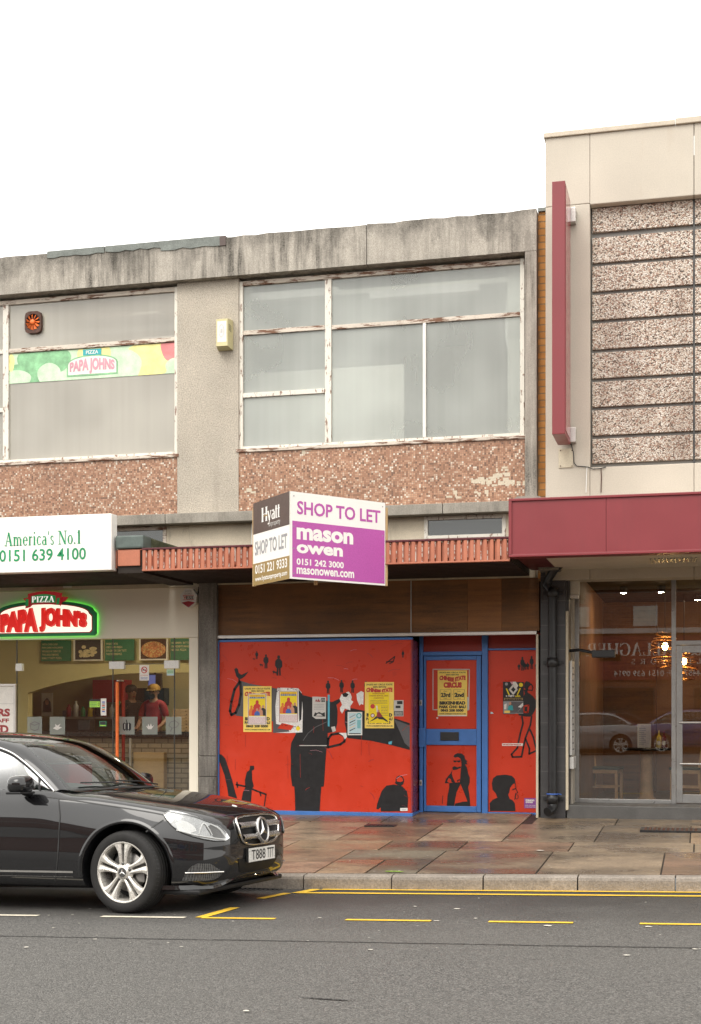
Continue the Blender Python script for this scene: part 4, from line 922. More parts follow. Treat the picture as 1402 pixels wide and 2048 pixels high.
# side panel with its figures
zsp0, zsp1 = Z(1030, 1625, YD) + .002, Z(1030, 1300, YD) - .002
b = MB(); b.box(X(976, YD) + .002, xs1 - .04, YD + .02, YD + .05, zsp0, zsp1, 'red_board')
fr7 = facade(YD + .02)
def sh7(pts, mat='mural_black', d=D1): b.sheet(fr7, poly7(pts, YD + .02), d, mat)
def st7(pts, w, mat='mural_black', d=D1 + .0004): b.stroke(fr7, poly7(pts, YD + .02), w, d, mat)
sh7([(840, 1345), (850, 1305), (880, 1282), (950, 1275), (1005, 1285), (1030, 1310), (1036, 1345), (1015, 1352), (990, 1385), (985, 1420), (975, 1440), (987, 1475), (1010, 1485), (1030, 1512), (1035, 1576), (825, 1576), (822, 1510), (850, 1480), (885, 1465), (872, 1430), (846, 1400)])
st7([(1032, 1345), (1040, 1395), (1054, 1425), (1035, 1432), (1030, 1480)], .010); st7([(1012, 1400), (1035, 1390)], .014)
q = poly7([(1046, 1458)], YD + .02)[0]; b.ring(fr7, q[0], q[1], .022, .032, .008, D1, 'mural_black')
sh7([(1110, 610), (1140, 600), (1176, 625), (1205, 662), (1212, 700), (1192, 752), (1165, 797), (1120, 797), (1062, 787), (1050, 752), (1088, 690), (1098, 640)])
st7([(1103, 712), (1143, 704), (1137, 760), (1102, 760), (1103, 712)], .022, 'red_board', D1 + .0008)
st7([(1088, 797), (1097, 850), (1075, 935), (1050, 1055), (1002, 1108), (1010, 1130), (1085, 1128), (1100, 1050), (1115, 980), (1158, 865), (1168, 797)], .022)
st7([(1155, 905), (1182, 965), (1200, 1040), (1210, 1075), (1148, 1105), (1150, 1060), (1120, 985)], .022)
sh7([(1105, 560), (1108, 520), (1125, 503), (1150, 512), (1165, 530), (1140, 545), (1132, 580)]); st7([(1132, 580), (1140, 548), (1165, 530), (1180, 555), (1172, 582), (1132, 576)], .013); st7([(1118, 580), (1125, 605)], .04)
for x, a, c in ((1092, 303, 418), (1168, 296, 405)): fig(b, fr7, x, a, c, lambda p: poly7(p, YD + .02), w=.3)
for x, a, c in ((1064, 360, 410), (1112, 350, 410), (1135, 350, 408), (1208, 355, 405)): fig(b, fr7, x, a, c, lambda p: poly7(p, YD + .02), w=.5)
b.build('painted_board', S)
# door leaf
L = MB(); x0, x1 = X(847.5, YD), X(962, YD); dz0, dz1 = .29, zt0 - .006
r0, r1, r2, r3 = Z(905, 1612, YD), Z(905, 1490, YD), Z(905, 1458, YD), Z(905, 1320, YD)
px0, px1 = X(852, YD), X(953, YD)
L.box(x0, px0, YD - .006, YD + .04, dz0, dz1, 'blue_paint', .006); L.box(px1, x1, YD - .006, YD + .04, dz0, dz1, 'blue_paint', .006)
for a, c in ((dz0, r0), (r1, r2), (r3, dz1)): L.box(px0 + .001, px1 - .001, YD - .005, YD + .04, a, c, 'blue_paint', .006)
L.build('door', S); door = bpy.data.objects['door']
b = MB(); b.box(px0 + .002, px1 - .002, YD + .02, YD + .035, r2 + .002, r3 - .002, 'red_board'); b.box(px0 + .002, px1 - .002, YD + .02, YD + .035, r0 + .002, r1 - .002, 'red_board')
sh7([(523, 1125), (535, 1108), (560, 1098), (590, 1100), (612, 1118), (620, 1148), (640, 1165), (631, 1172), (640, 1192), (622, 1190), (612, 1202), (590, 1202), (588, 1165), (580, 1142), (560, 1130), (536, 1136)])
sh7([(523, 1158), (548, 1160), (580, 1157), (580, 1172), (565, 1175), (552, 1166), (540, 1174), (525, 1171)])
sh7([(514, 1216), (530, 1205), (555, 1214), (582, 1207), (584, 1220), (550, 1234), (518, 1238)])
sh7([(588, 1201), (620, 1192), (635, 1215), (645, 1265), (658, 1300), (657, 1340), (645, 1380), (655, 1440), (663, 1533), (640, 1500), (610, 1420), (588, 1368), (578, 1335), (582, 1260)], d=D1 + .0002)
sh7([(516, 1234), (500, 1264), (490, 1276), (461, 1310), (452, 1345), (492, 1347), (470, 1330), (486, 1302), (502, 1312), (508, 1338), (540, 1345), (520, 1300), (510, 1268)], d=D1 + .0002)
sh7([(490, 1344), (545, 1340), (585, 1345), (570, 1375), (550, 1420), (538, 1480), (530, 1533), (468, 1535), (475, 1450), (488, 1385)], d=D1 + .0004)
sh7([(552, 1322), (572, 1312), (586, 1320), (584, 1345), (560, 1346)], d=D1 + .0006); sh7([(562, 1328), (575, 1322), (576, 1336), (566, 1340)], 'red_board', D1 + .0008)
sh7([(538, 1514), (600, 1498), (655, 1496), (662, 1533), (532, 1533)], d=D1 + .0006); st7([(436, 1450), (432, 1515)], .008)
gl = [(355, 407), (655, 407), (650, 740), (355, 740), (355, 407)]; st7(gl, .012, 'paper_grey', D1)
st7([(640, 640), (636, 740)], .03, 'paper_grey', D1 + .0002); sh7([(383, 803), (398, 800), (395, 815), (384, 814)], 'torn_white')
b.build('door_panel', door)
b = MB(); lx0, lx1, lz0, lz1 = X(881, YD), X(918, YD), Z(900, 1481, YD), Z(900, 1464, YD)
b.box(lx0, lx1, YD - .022, YD - .007, lz0, lz1, 'black_plastic', .006); b.box(lx0 + .02, lx1 - .02, YD - .026, YD - .023, lz0 + .035, lz0 + .075, 'ink_black'); b.build('letter_box', door)
b = MB(); b.box(X(839, YD), X(852.5, YD), YD - .045, YD - .021, Z(846, 1494, YD), Z(846, 1456, YD), 'blue_paint', .006); b.build('lock_guard', door)
for y0, y1 in ((1400, 1411), (1560, 1571)):
    b = MB(); b.box(X(840, YD), X(845, YD), YD - .027, YD - .021, Z(842, y1, YD), Z(842, y0, YD), 'silver', .003); b.box(X(841.5, YD), X(843.5, YD), YD - .03, YD - .028, Z(842, y1 - 3, YD), Z(842, y0 + 3, YD), 'ink_black'); b.build('lock_plate', door)

# ------------------------------------------------------------------ pizza shop front
T = thing('glazed_shopfront', 'cream panelled pizza shop front with frameless glass doors', 'shopfront', (X(190, 17), 17, .25))
zc1, zc0 = Z(200, 1178, 16.97) - .002, Z(200, 1277.5, 17); xT1 = X(397, 17) - .004; xT0 = -15.5
b = MB(); b.box(xT0, xT1, 17.0, 17.06, zc0, zc1, 'cream_panel', .006); b.box(X(378, 17), xT1, 17.0, 17.12, .26, zc0 - .003, 'cream_panel', .006); b.build('cream_panel', T)
xg0, xd0, xd1, xg1 = X(-160, 17.06), X(226, 17.06), X(349, 17.06), X(378, 17.06)
zg = .28; zdt = Z(290, 1328, 17.06)
def pane(x0, x1, z0, z1, nm, par, mat='shop_glass', Y=17.06):
    b = MB(); b.add([(x0, Y, z0), (x1, Y, z0), (x1, Y, z1), (x0, Y, z1)], [(0, 1, 2, 3)], mat); return b.build(nm, par)
pane(xT0, X(34, 17.06) - .004, zg, zc0, 'pane', T); pane(X(34, 17.06) + .004, xd0 - .004, zg, zc0, 'pane', T); pane(xd0, xd1, zdt + .006, zc0, 'pane', T); pane(xd1 + .004, xg1, zg, zc0, 'pane', T)
b = MB()
for x in (X(34, 17.06), xd0, xd1): b.box(x - .006, x + .006, 17.052, 17.068, zg, zc0, 'dark_alu')
b.box(xd0, xd1, 17.052, 17.068, zdt - .005, zdt + .005, 'dark_alu'); b.box(xT0, xg1, 17.03, 17.09, .24, .28, 'grey_alu'); b.build('glass_edge', T)
dr = pane(xd0 + .012, xd1 - .012, zg + .01, zdt - .012, 'glass_door', T)
for x0, x1, y0, y1 in ((218, 248, 1323, 1338), (328, 357, 1321, 1337), (31, 44, 1327, 1342)):
    b = MB(); b.box(X(x0, 17.03), X(x1, 17.03), 17.03, 17.09, Z(x0, y1, 17.03), Z(x0, y0, 17.03), 'white_plastic', .004); b.build('patch_fitting', T)
for px, Y in ((234.5, 16.98), (247, 17.16)):
    b = MB(); x = X(px, Y); b.tube([(x, Y, .62), (x, Y, Z(px, 1364 if Y < 17.1 else 1365, Y))], .022, 'fan_orange' if Y < 17.1 else 'ink_red', 12)
    for z in (.8, 2.0): b.tube([(x, Y, z), (x, 17.06, z)], .01, 'silver', 8)
    b.build('pull_handle', dr)
# illuminated logo sign
LX = lambda zx: X(zx / 3.338, 16.9); LZ = lambda zy: Z(88, 1160 + zy / 3.338, 16.9)
LG = thing('illuminated_sign', 'glowing red and green arched pizza sign on the cream panel', 'sign', (X(88, 16.9), 16.9, LZ(372)))
cxl = LX(296); hw = LX(634) - cxl; fr = facade(16.9)
def arch(inset, n=24):
    zb, zsd, zc = LZ(374) + inset, LZ(205) - inset, LZ(140) - inset; h = hw - inset; p = [(cxl - h + .03, zb), (cxl + h - .03, zb), (cxl + h, zb + .03), (cxl + h, zsd - .04)]
    top = [(cxl + h * .94 * math.cos(t), zsd + (zc - zsd) * math.sin(t)) for t in [math.pi * k / n for k in range(n + 1)]]
    return p + top + [(cxl - h, zsd - .04), (cxl - h, zb + .03)]
b = MB(); b.prism(fr, arch(0), 0, -.07, 'ink_green', 'ink_green'); b.build('sign_body', LG)
b = MB(); b.prism(fr, arch(.008), -.071, -.080, 'logo_back'); b.build('back_light', LG)
b = MB(); b.sheet(fr, arch(.035), .003, 'dark_red_plastic'); b.sheet(fr, arch(.047), .005, 'logo_face'); b.build('sign_face', LG)
def warp(a, z):
    q = (a - cxl) / hw; z0 = LZ(352); t = (z - z0) / (LZ(180) - z0); return a, z0 + t * ((LZ(180) - z0) * (1 - .36 * q * q) - .02) + .012
for wd, a0, a1, mid in (('PAPA', 10, 256, 0), ("JOHN'S", 272, 583, 1)):
    b = MB(); b.text(fr, wd, LX(a0) - .006, LZ(354), LX(a1) + .006, LZ(176), .008, 'ink_maroon', bold=.085, warp=warp)
    b.text(fr, wd, LX(a0), LZ(352), LX(a1), LZ(180), .030, 'logo_red' , bold=.062, extrude=.02, warp=warp); b.build('red_lettering', LG)
# ribbon
def rib(pts, d0, d1, mat): rb.prism(fr, [(LX(x), LZ(y)) for x, y in pts], d0, d1, mat)
rb = MB(); top = [(195 + 225 * k / 12, 92 - 16 * math.sin(math.pi * k / 12)) for k in range(13)]
rib([(158, 122), (205, 112), (205, 180), (172, 188), (182, 152)], .018, .0, 'ribbon_red'); rib([(457, 118), (405, 112), (405, 178), (415, 150), (440, 142)], .018, .0, 'ribbon_red')
rib(top + [(412, 172), (372, 168), (300, 158), (222, 166), (205, 182), (195, 120)], .036, .019, 'ribbon_red')
rb.sheet(fr, [(LX(x), LZ(y)) for x, y in [(218 + 162 * k / 10, 108 - 12 * math.sin(math.pi * k / 10)) for k in range(11)] + [(380, 156), (300, 150), (218, 156)]], .038, 'ribbon_green')
rb.sheet(fr, [(LX(x), LZ(y)) for x, y in ((180, 124), (200, 128), (198, 172), (178, 176))], .038, 'ribbon_green'); rb.sheet(fr, [(LX(x), LZ(y)) for x, y in ((388, 124), (408, 122), (402, 168), (384, 166))], .038, 'ribbon_green')
rb.serif(fr, 'PIZZA', LX(222), LZ(150), LX(372), LZ(110), .0395, 'ribbon_white', K=.2, N=.08); rb.build('ribbon', LG)

# ------------------------------------------------------------------ restaurant glazing
Q = thing('restaurant_glazing', 'grey metal framed restaurant window and glazed door set back from the street', 'shopfront', (1, YG, .43))
zq0, zq1 = Z(1250, 1606, YG), zsf - .003
b = MB(); xa, xb, xd = X(1148, YG), X(1343, YG), X(1352, YG)
b.box(xa, xa + .065, YG - .03, YG + .04, zq0, zq1, 'grey_alu', .004); b.box(xb, xd, YG - .03, YG + .04, zq0, zq1, 'grey_alu', .004)
b.box(xa + .066, xb - .001, YG - .03, YG + .04, zq1 - .05, zq1, 'grey_alu', .004); b.box(xa + .066, xb - .001, YG - .035, YG + .04, zq0, zq0 + .05, 'grey_alu', .004)
b.box(xd + .001, 6.5, YG - .03, YG + .04, zq1 - .05, zq1, 'grey_alu', .004); ztr0, ztr1 = Z(1380, 1290, YG), Z(1380, 1281, YG); b.box(xd + .001, xd + 1.15, YG - .03, YG + .04, ztr0, ztr1, 'grey_alu', .004)
b.box(xd + 1.151, xd + 1.25, YG - .03, YG + .04, zq0, zq1 - .051, 'grey_alu', .004); b.box(xd + 1.251, 6.5, YG - .035, YG + .04, zq0, zq0 + .05, 'grey_alu', .004); b.build('frame', Q)
pane(xa + .06, xb + .005, zq0 + .04, zq1 - .04, 'pane', Q, 'brown_glass', YG + .005); pane(xd - .005, xd + 1.16, ztr1 - .01, zq1 - .04, 'pane', Q, 'brown_glass', YG + .005); pane(xd + 1.24, 6.5, zq0 + .04, zq1 - .04, 'pane', Q, 'brown_glass', YG + .005)
b = MB(); e = .075; za_, zc_ = zq0 + .01, ztr0 - .006; b.box(xd + .004, xd + .004 + e, YG - .025, YG + .03, za_, zc_, 'grey_alu', .004); b.box(xd + 1.07, xd + 1.145, YG - .025, YG + .03, za_, zc_, 'grey_alu', .004)
b.box(xd + .08, xd + 1.069, YG - .025, YG + .03, zc_ - .09, zc_, 'grey_alu', .004); b.box(xd + .08, xd + 1.069, YG - .025, YG + .03, za_, za_ + .11, 'grey_alu', .004); dq = b.build('door', Q)
pane(xd + .07, xd + 1.08, za_ + .1, zc_ - .08, 'pane', dq, 'brown_glass', YG + .002)
for y in (1445, 1528):
    b = MB(); z = Z(1380, y, YG - .05); b.tube([(xd + .05, YG - .05, z), (xd + 1.1, YG - .05, z)], .014, 'silver', 10)
    for x in (xd + .05, xd + 1.1): b.tube([(x, YG - .05, z), (x, YG - .02, z)], .01, 'silver', 8)
    b.build('push_bar', dq)
b = MB(); b.box(X(1131, 16.925) + .003, X(1131, 16.925) + .035, 16.915, 16.96, Z(1133, 1620, 16.92), Z(1133, 1222, 16.92), 'trim_cream', .004); b.build('corner_trim', Q)
# ------------------------------------------------------------------ wall-mounted things
def blade():
    y0, y1 = 16.1, 16.78; x0, x1 = X(1104, y0), X(1130, y0); z0, z1 = Z(1117, 868, y0), Z(1117, 362, y0)
    t = thing('projecting_sign', 'tall narrow maroon blade sign projecting from the beige wall', 'sign', ((x0 + x1) / 2, y0, z0))
    b = MB(); b.box(x0, x1, y0, y1, z0, z1, 'maroon', .006); b.build('sign_case', t)
    b = MB(); b.box(x1 - .001, x1 + .006, y0 + .05, y1 - .05, z0 + .05, z1 - .05, 'maroon_face'); fr = Frame((x1 + .007, 0, 0), (0, 1, 0), (0, 0, 1))
    b.build('sign_face', t)
    for py in (432, 871):
        b = MB(); z = Z(1146, py, 16.84); x = X(1147, 16.84); b.box(x1 - .06, x + .03, 16.781, 16.895, z - .09, z + .09, 'silver', .006); b.build('bracket', t)
blade()
b = MB(); b.box(X(1117, 16.88), X(1146, 16.88), 16.885, 16.899, Z(1131, 935, 16.88), Z(1131, 897, 16.88), 'trim_cream', .003)
for a, c in ((1120, 900), (1143, 900), (1120, 931), (1143, 931)): b.box(X(a, 16.88), X(a + 2, 16.88), 16.88, 16.886, Z(a, c + 2, 16.88), Z(a, c, 16.88), 'rust_brown')
b.build('cover_plate', label='small square screwed cover plate on the beige wall under the blade sign', cat='plate')
b = MB(); cpts = [P(x, y, 16.885) for x, y in ((1139, 884), (1143, 890), (1147, 905), (1148, 925), (1153, 932), (1165, 933), (1176, 934), (1186, 938), (1200, 937), (1212, 934))]
b.tube(cpts, .006, 'ink_black', 6); b.tube([P(x, y, 16.888) for x, y in ((1174, 934), (1173, 950), (1172, 985))], .006, 'white_plastic', 6); b.tube([P(x, y, 16.888) for x, y in ((1202, 936), (1203, 955), (1202, 985))], .006, 'rust_brown', 6)
b.build('cable', label='thin cables straggling from the blade sign down the beige wall', cat='cable')
def bell():
    x0, x1 = X(431, 16.8), X(455, 16.8); z0, z1 = Z(443, 697, 16.85), Z(443, 640, 16.85)
    t = thing('alarm_box', 'faded yellow alarm box on the roughcast pier between the upstairs windows', 'alarm', ((x0 + x1) / 2, 16.9, z0))
    xb = X(466, 16.96); b = MB(); fr = Frame((0, 0, z0), (1, 0, 0), (0, 0, 1))
    pf = [(x0 + .01, 16.80), (x1, 16.80), (xb, 16.93), (xb, 16.969), (x0 - .02, 16.969)]
    n = 5; b.add([(x, y, z0 + (.02 if y < 16.9 else 0)) for x, y in pf] + [(x, y, z1 + (.0 if y < 16.9 else .012)) for x, y in pf], [(0, 1, n + 1, n), (1, 2, n + 2, n + 1), (2, 3, n + 3, n + 2), (4, 0, n, n + 4), (0, 4, 3, 2, 1), (n, n + 1, n + 2, n + 3, n + 4), (3, 4, n + 4, n + 3)], 'old_cream_plastic')
    for i in range(4): z = z1 - .07 - i * .022; d = Vector((xb - x1, .13, 0)); a = Vector((x1, 16.80, z)) + d * .25; c = Vector((x1, 16.80, z - .02)) + d * .8; nrm = Vector((.13, -(xb - x1), 0)).normalized() * .002; b.add([a + nrm, c + nrm, c + nrm + Vector((0, 0, .008)), a + nrm + Vector((0, 0, .008))], [(0, 1, 2, 3)], 'ink_black')
    b.build('housing', t)
    b = MB(); f = facade(16.80); b.rect(f, x0 + .025, z0 + .07, x1 - .015, z1 - .03, .002, 'paper_white'); b.ring(f, (x0 + x1) / 2, (z0 + z1) / 2 + .03, .038, .085, .009, .004, 'paper_grey'); b.text(f, 'I', (x0 + x1) / 2 - .014, (z0 + z1) / 2 + .0, (x0 + x1) / 2 + .014, (z0 + z1) / 2 + .055, .004, 'paper_grey'); b.build('front_plate', t)
bell()
def hexbell():
    Y = 16.9; c = P(377, 1197, Y); s = 165.0; hx = lambda x: X(x, Y); hz = lambda y: Z(377, y, Y)
    t = thing('alarm_box', 'white eight sided alarm box with a red tip on the cream panel', 'alarm', (c.x, Y, hz(1216)))
    pts = [(hx(370), hz(1178)), (hx(385), hz(1178)), (hx(393), hz(1190)), (hx(391), hz(1206)), (hx(377), hz(1216)), (hx(362), hz(1206)), (hx(360), hz(1190))]
    b = MB(); b.prism(facade(Y), pts, 0, -.099, 'white_plastic'); b.build('housing', t)
    b = MB(); f = facade(Y); b.sheet(f, [(hx(363), hz(1205)), (hx(377), hz(1202)), (hx(390), hz(1205)), (hx(377), hz(1215))], .002, 'dark_red_plastic'); b.build('red_tip', t)
    b = MB(); b.text(f, 'HOME', hx(370), hz(1184), hx(383), hz(1180.5), .002, 'ink_grey'); b.text(f, 'GUARD', hx(369), hz(1189), hx(384), hz(1185.5), .002, 'ink_grey'); b.rect(f, hx(366), hz(1191.2), hx(388), hz(1190.3), .002, 'ink_red'); b.rect(f, hx(366), hz(1200), hx(388), hz(1199), .002, 'ink_red')
    b.text(f, 'V', hx(367), hz(1198.5), hx(373), hz(1191.5), .003, 'ink_red', bold=.02); b.text(f, 'ESS', hx(372.5), hz(1198.5), hx(387), hz(1192.5), .003, 'ink_black', bold=.02); b.build('lettering', t)
hexbell()
xrv = X(1150, YG) - .02
def meter():
    t = thing('sensor_box', 'grey box light fixed high on the recess side by the restaurant glass', 'box', (xrv + .05, 17.2, Z(1147, 1197, 17.2)))
    b = MB(); b.box(xrv + .001, xrv + .11, 17.1, 17.3, Z(1147, 1190, 17.2), Z(1147, 1152, 17.2), 'soffit_white', .012); b.build('housing', t)
    b = MB(); b.box(xrv + .001, xrv + .10, 17.11, 17.29, Z(1147, 1197, 17.2), Z(1147, 1190, 17.2) - .002, 'white_plastic', .006); b.build('lens', t)
meter()
b = MB(); b.box(xrv + .001, xrv + .03, 17.06, 17.42, Z(1140, 1510, 17.2), Z(1140, 1322, 17.2), 'white_plastic', .006); b.box(xrv + .001, xrv + .05, 17.06, 17.42, Z(1140, 1537, 17.2), Z(1140, 1513, 17.2), 'white_plastic', .006)
fv = Frame((xrv + .031, 0, 0), (0, 1, 0), (0, 0, 1))
for i in range(14): z = Z(1140, 1500 - i * 12.5, 17.2); b.rect(fv, 17.10, z, 17.36 - (i % 3) * .05, z + .018, .001, 'ink_grey')
b.build('menu_case', label='tall white menu case on the recess side by the restaurant', cat='menu case')
b = MB(); z = Z(1140, 1302, 17.1); b.tube([(xrv - .01, 17.1, z), (xrv + .12, 17.05, z + .01), (xrv + .30, 16.98, z - .03)], .02, 'black_plastic', 8); b.box(xrv + .28, xrv + .56, 16.93, 17.04, z - .09, z - .0, 'black_plastic', .012)
b.build('outdoor_lamp', label='black arm lamp reaching out beside the restaurant window', cat='lamp')
def downpipe():
    Y = 16.84; x = X(1105, Y); t = thing('drainpipe', 'black cast iron drainpipe down the slate tiled pier', 'drainpipe', (x, Y, .3))
    zt = Z(1105, 1195, Y); zs_ = Z(1105, 1600, Y)
    b = MB(); xt = X(1125, 16.75); b.tube([(xt, 16.6, Z(1125, 1120, 16.7)), (xt, 16.62, Z(1125, 1128, 16.7)), (xt - .10, 16.7, Z(1125, 1140, 16.7)), (X(1093, Y) + .02, Y, Z(1093, 1158, Y)), (X(1092, Y), Y, Z(1092, 1170, Y)), (x - .02, Y, Z(1100, 1182, Y)), (x, Y, zt), (x, Y, zs_)], .052, 'black_iron', 14); b.build('pipe', t)
    for py in (1185, 1325, 1598):
        z = Z(1105, py, Y); b = MB(); b.lathe([(.053, -.06), (.07, -.055), (.07, .055), (.053, .06)], (x, Y, z), (0, 0, 1), 'black_iron', 16); b.box(x - .12, x + .12, Y + .06, Y + .085, z - .02, z + .02, 'black_iron'); b.build('collar', t)
    b = MB(); b.tube([(x, Y, zs_), (x, Y, .44), (x - .02, Y - .05, .38), (x - .05, Y - .10, .36)], [.055, .06, .062, .06], 'black_iron', 14); b.build('shoe', t)
    b = MB(); b.lathe([(.075, -.008), (.078, 0), (.075, .008)], (x, Y, zs_ + .075), (0, 0, 1), 'ink_blue', 16); b.tube([(x + .07, Y, zs_ + .075), (x + .11, Y - .03, zs_ + .07)], .006, 'ink_blue', 6); b.build('blue_tie', t)
downpipe()
b = MB(); b.box(X(1076, 16.6), X(1118, 16.6), 16.55, 16.93, Z(1097, 1140, 16.6), Z(1097, 1122, 16.6), 'column_concrete', .02); b.build('concrete_corbel', label='small stained concrete corbel at the head of the drainpipe', cat='corbel')
# extractor fan set in the upstairs pane
def fan():
    Y = 17.0; c = P(67, 645, Y); t = thing('extractor_fan', 'square extractor fan with orange blades set in the upstairs pane', 'fan', (c.x, Y - .03, c.z - .15))
    b = MB(); s = .132; fr = Frame((c.x, Y - .02, c.z), (1, 0, 0), (0, 0, 1)); n = 24
    outer = []
    for k in range(n):
        a = 2 * math.pi * k / n; q = (abs(math.cos(a)) ** 5 + abs(math.sin(a)) ** 5) ** (-1 / 5); outer.append((s * .93 * q * math.cos(a), s * 1.12 * q * math.sin(a)))
    inner = [(s * .80 * math.cos(2 * math.pi * k / n), s * .86 * math.sin(2 * math.pi * k / n)) for k in range(n)]
    for k in range(n):
        m = (k + 1) % n; q = [outer[k], outer[m], inner[m], inner[k]]; b.sheet(fr, q, .0, 'rust_brown')
        b.add([fr.at(*outer[k], 0), fr.at(*outer[m], 0), fr.at(*outer[m], -.05), fr.at(*outer[k], -.05)], [(0, 3, 2, 1)], 'rust_brown'); b.add([fr.at(*inner[k], 0), fr.at(*inner[m], 0), fr.at(*inner[m], -.05), fr.at(*inner[k], -.05)], [(0, 1, 2, 3)], 'rust_brown')
    b.sheet(fr, inner, -.048, 'ink_black'); b.box(c.x - .10, c.x + .17, Y + .06, Y + .2, c.z - .14, c.z + .14, 'old_cream_plastic', .02); b.build('housing', t)
    b = MB(); b.lathe([(.0, .024), (.03, .024), (.036, .012), (.036, -.03)], (c.x, Y - .02, c.z), (0, -1, 0), 'fan_orange', 18); b.build('hub', t)
    b = MB()
    for k in range(11):
        a = 2 * math.pi * k / 11; ca, sa = math.cos(a), math.sin(a); da = .17
        p = [fr.at(.03 * ca, .03 * sa, .005), fr.at(.10 * math.cos(a - da), .105 * math.sin(a - da), .012), fr.at(.10 * math.cos(a + da), .105 * math.sin(a + da), -.018), fr.at(.032 * math.cos(a + .35), .032 * math.sin(a + .35), -.01)]
        b.add(p, [(0, 1, 2, 3)], 'fan_orange')
    b.build('blades', t)
fan()
# banner behind the upstairs glass: close-up vegetables and the shop logo
def banner():
    Y = 17.028; q = lambda x, y: (X(x / 2.921, Y), Z(183, 440 + y / 2.921 + .0, Y)); x0, x1 = X(16, Y), X(352, Y)
    z1, z0 = Z(183, 697, Y), Z(183, 757, Y); t = thing('window_banner', 'faded vegetable picture banner with the pizza logo on the upstairs glass', 'banner', ((x0 + x1) / 2, Y, z0)); f = facade(Y); w, h = x1 - x0, z1 - z0
    b = MB(); b.box(x0, x1, Y, Y + .004, z0, z1, 'pepper_pale'); 
    def blob(u, v, ru, rv, mat, d, cut=True):
        pts = [(x0 + w * u + h * ru * math.cos(a) * (1 + .08 * math.sin(3 * a)), z0 + h * v + h * rv * math.sin(a)) for a in [k * .2618 for k in range(24)]]
        b.sheet(f, [(min(x1, max(x0, a)), min(z1, max(z0, c))) for a, c in pts], d, mat)
    blob(.08, .15, .95, .5, 'pepper_green', .001); blob(.16, .72, .62, .5, 'pepper_green', .0014); blob(.05, .1, .55, .35, 'pepper_pale', .0018); blob(.30, .7, .5, .42, 'pepper_green', .0016); blob(.25, .2, .42, .42, 'pepper_pale', .002)
    blob(.85, .55, .8, .75, 'pepper_yellow', .001); blob(.70, .3, .6, .6, 'pepper_pale', .0014); blob(.52, .7, .6, .6, 'pepper_yellow', .0012); blob(.97, .85, .35, .45, 'pepper_red', .002); blob(.99, .2, .3, .3, 'pepper_pale', .0022); blob(.02, .7, .12, .3, 'pepper_yellow', .0022)
    b.build('printed_sheet', t)
    b = MB(); cx = x0 + w * .51; hw = w * .152; zb = z0 + h * .10; zc = z0 + h * .80
    for i, (mat, e) in enumerate((('pepper_green', 0), ('paper_white', .022))):
        b.sheet(f, [(cx - hw + e, zb + e), (cx + hw - e, zb + e), (cx + hw - e, z0 + h * .5)] + [(cx + (hw - e) * math.cos(a), z0 + h * .5 + (zc - e - z0 - h * .5) * math.sin(a)) for a in [math.pi * k / 12 for k in range(1, 12)]] + [(cx - hw + e, z0 + h * .5)], .004 + .001 * i, mat)
    b.rect(f, cx - hw * .36, z0 + h * .78, cx + hw * .36, z0 + h * .98, .0065, 'ink_teal'); b.text(f, 'PIZZA', cx - hw * .24, z0 + h * .82, cx + hw * .24, z0 + h * .94, .0075, 'paper_white', bold=.02)
    b.text(f, "PAPA JOHNS", cx - hw * .88, z0 + h * .16, cx + hw * .88, z0 + h * .62, .0075, 'ink_pink', bold=.05, warp=lambda a, c: (a, z0 + h * .16 + (c - z0 - h * .16) * (1.15 - .35 * ((a - cx) / hw) ** 2))); b.build('printed_logo', t)
banner()

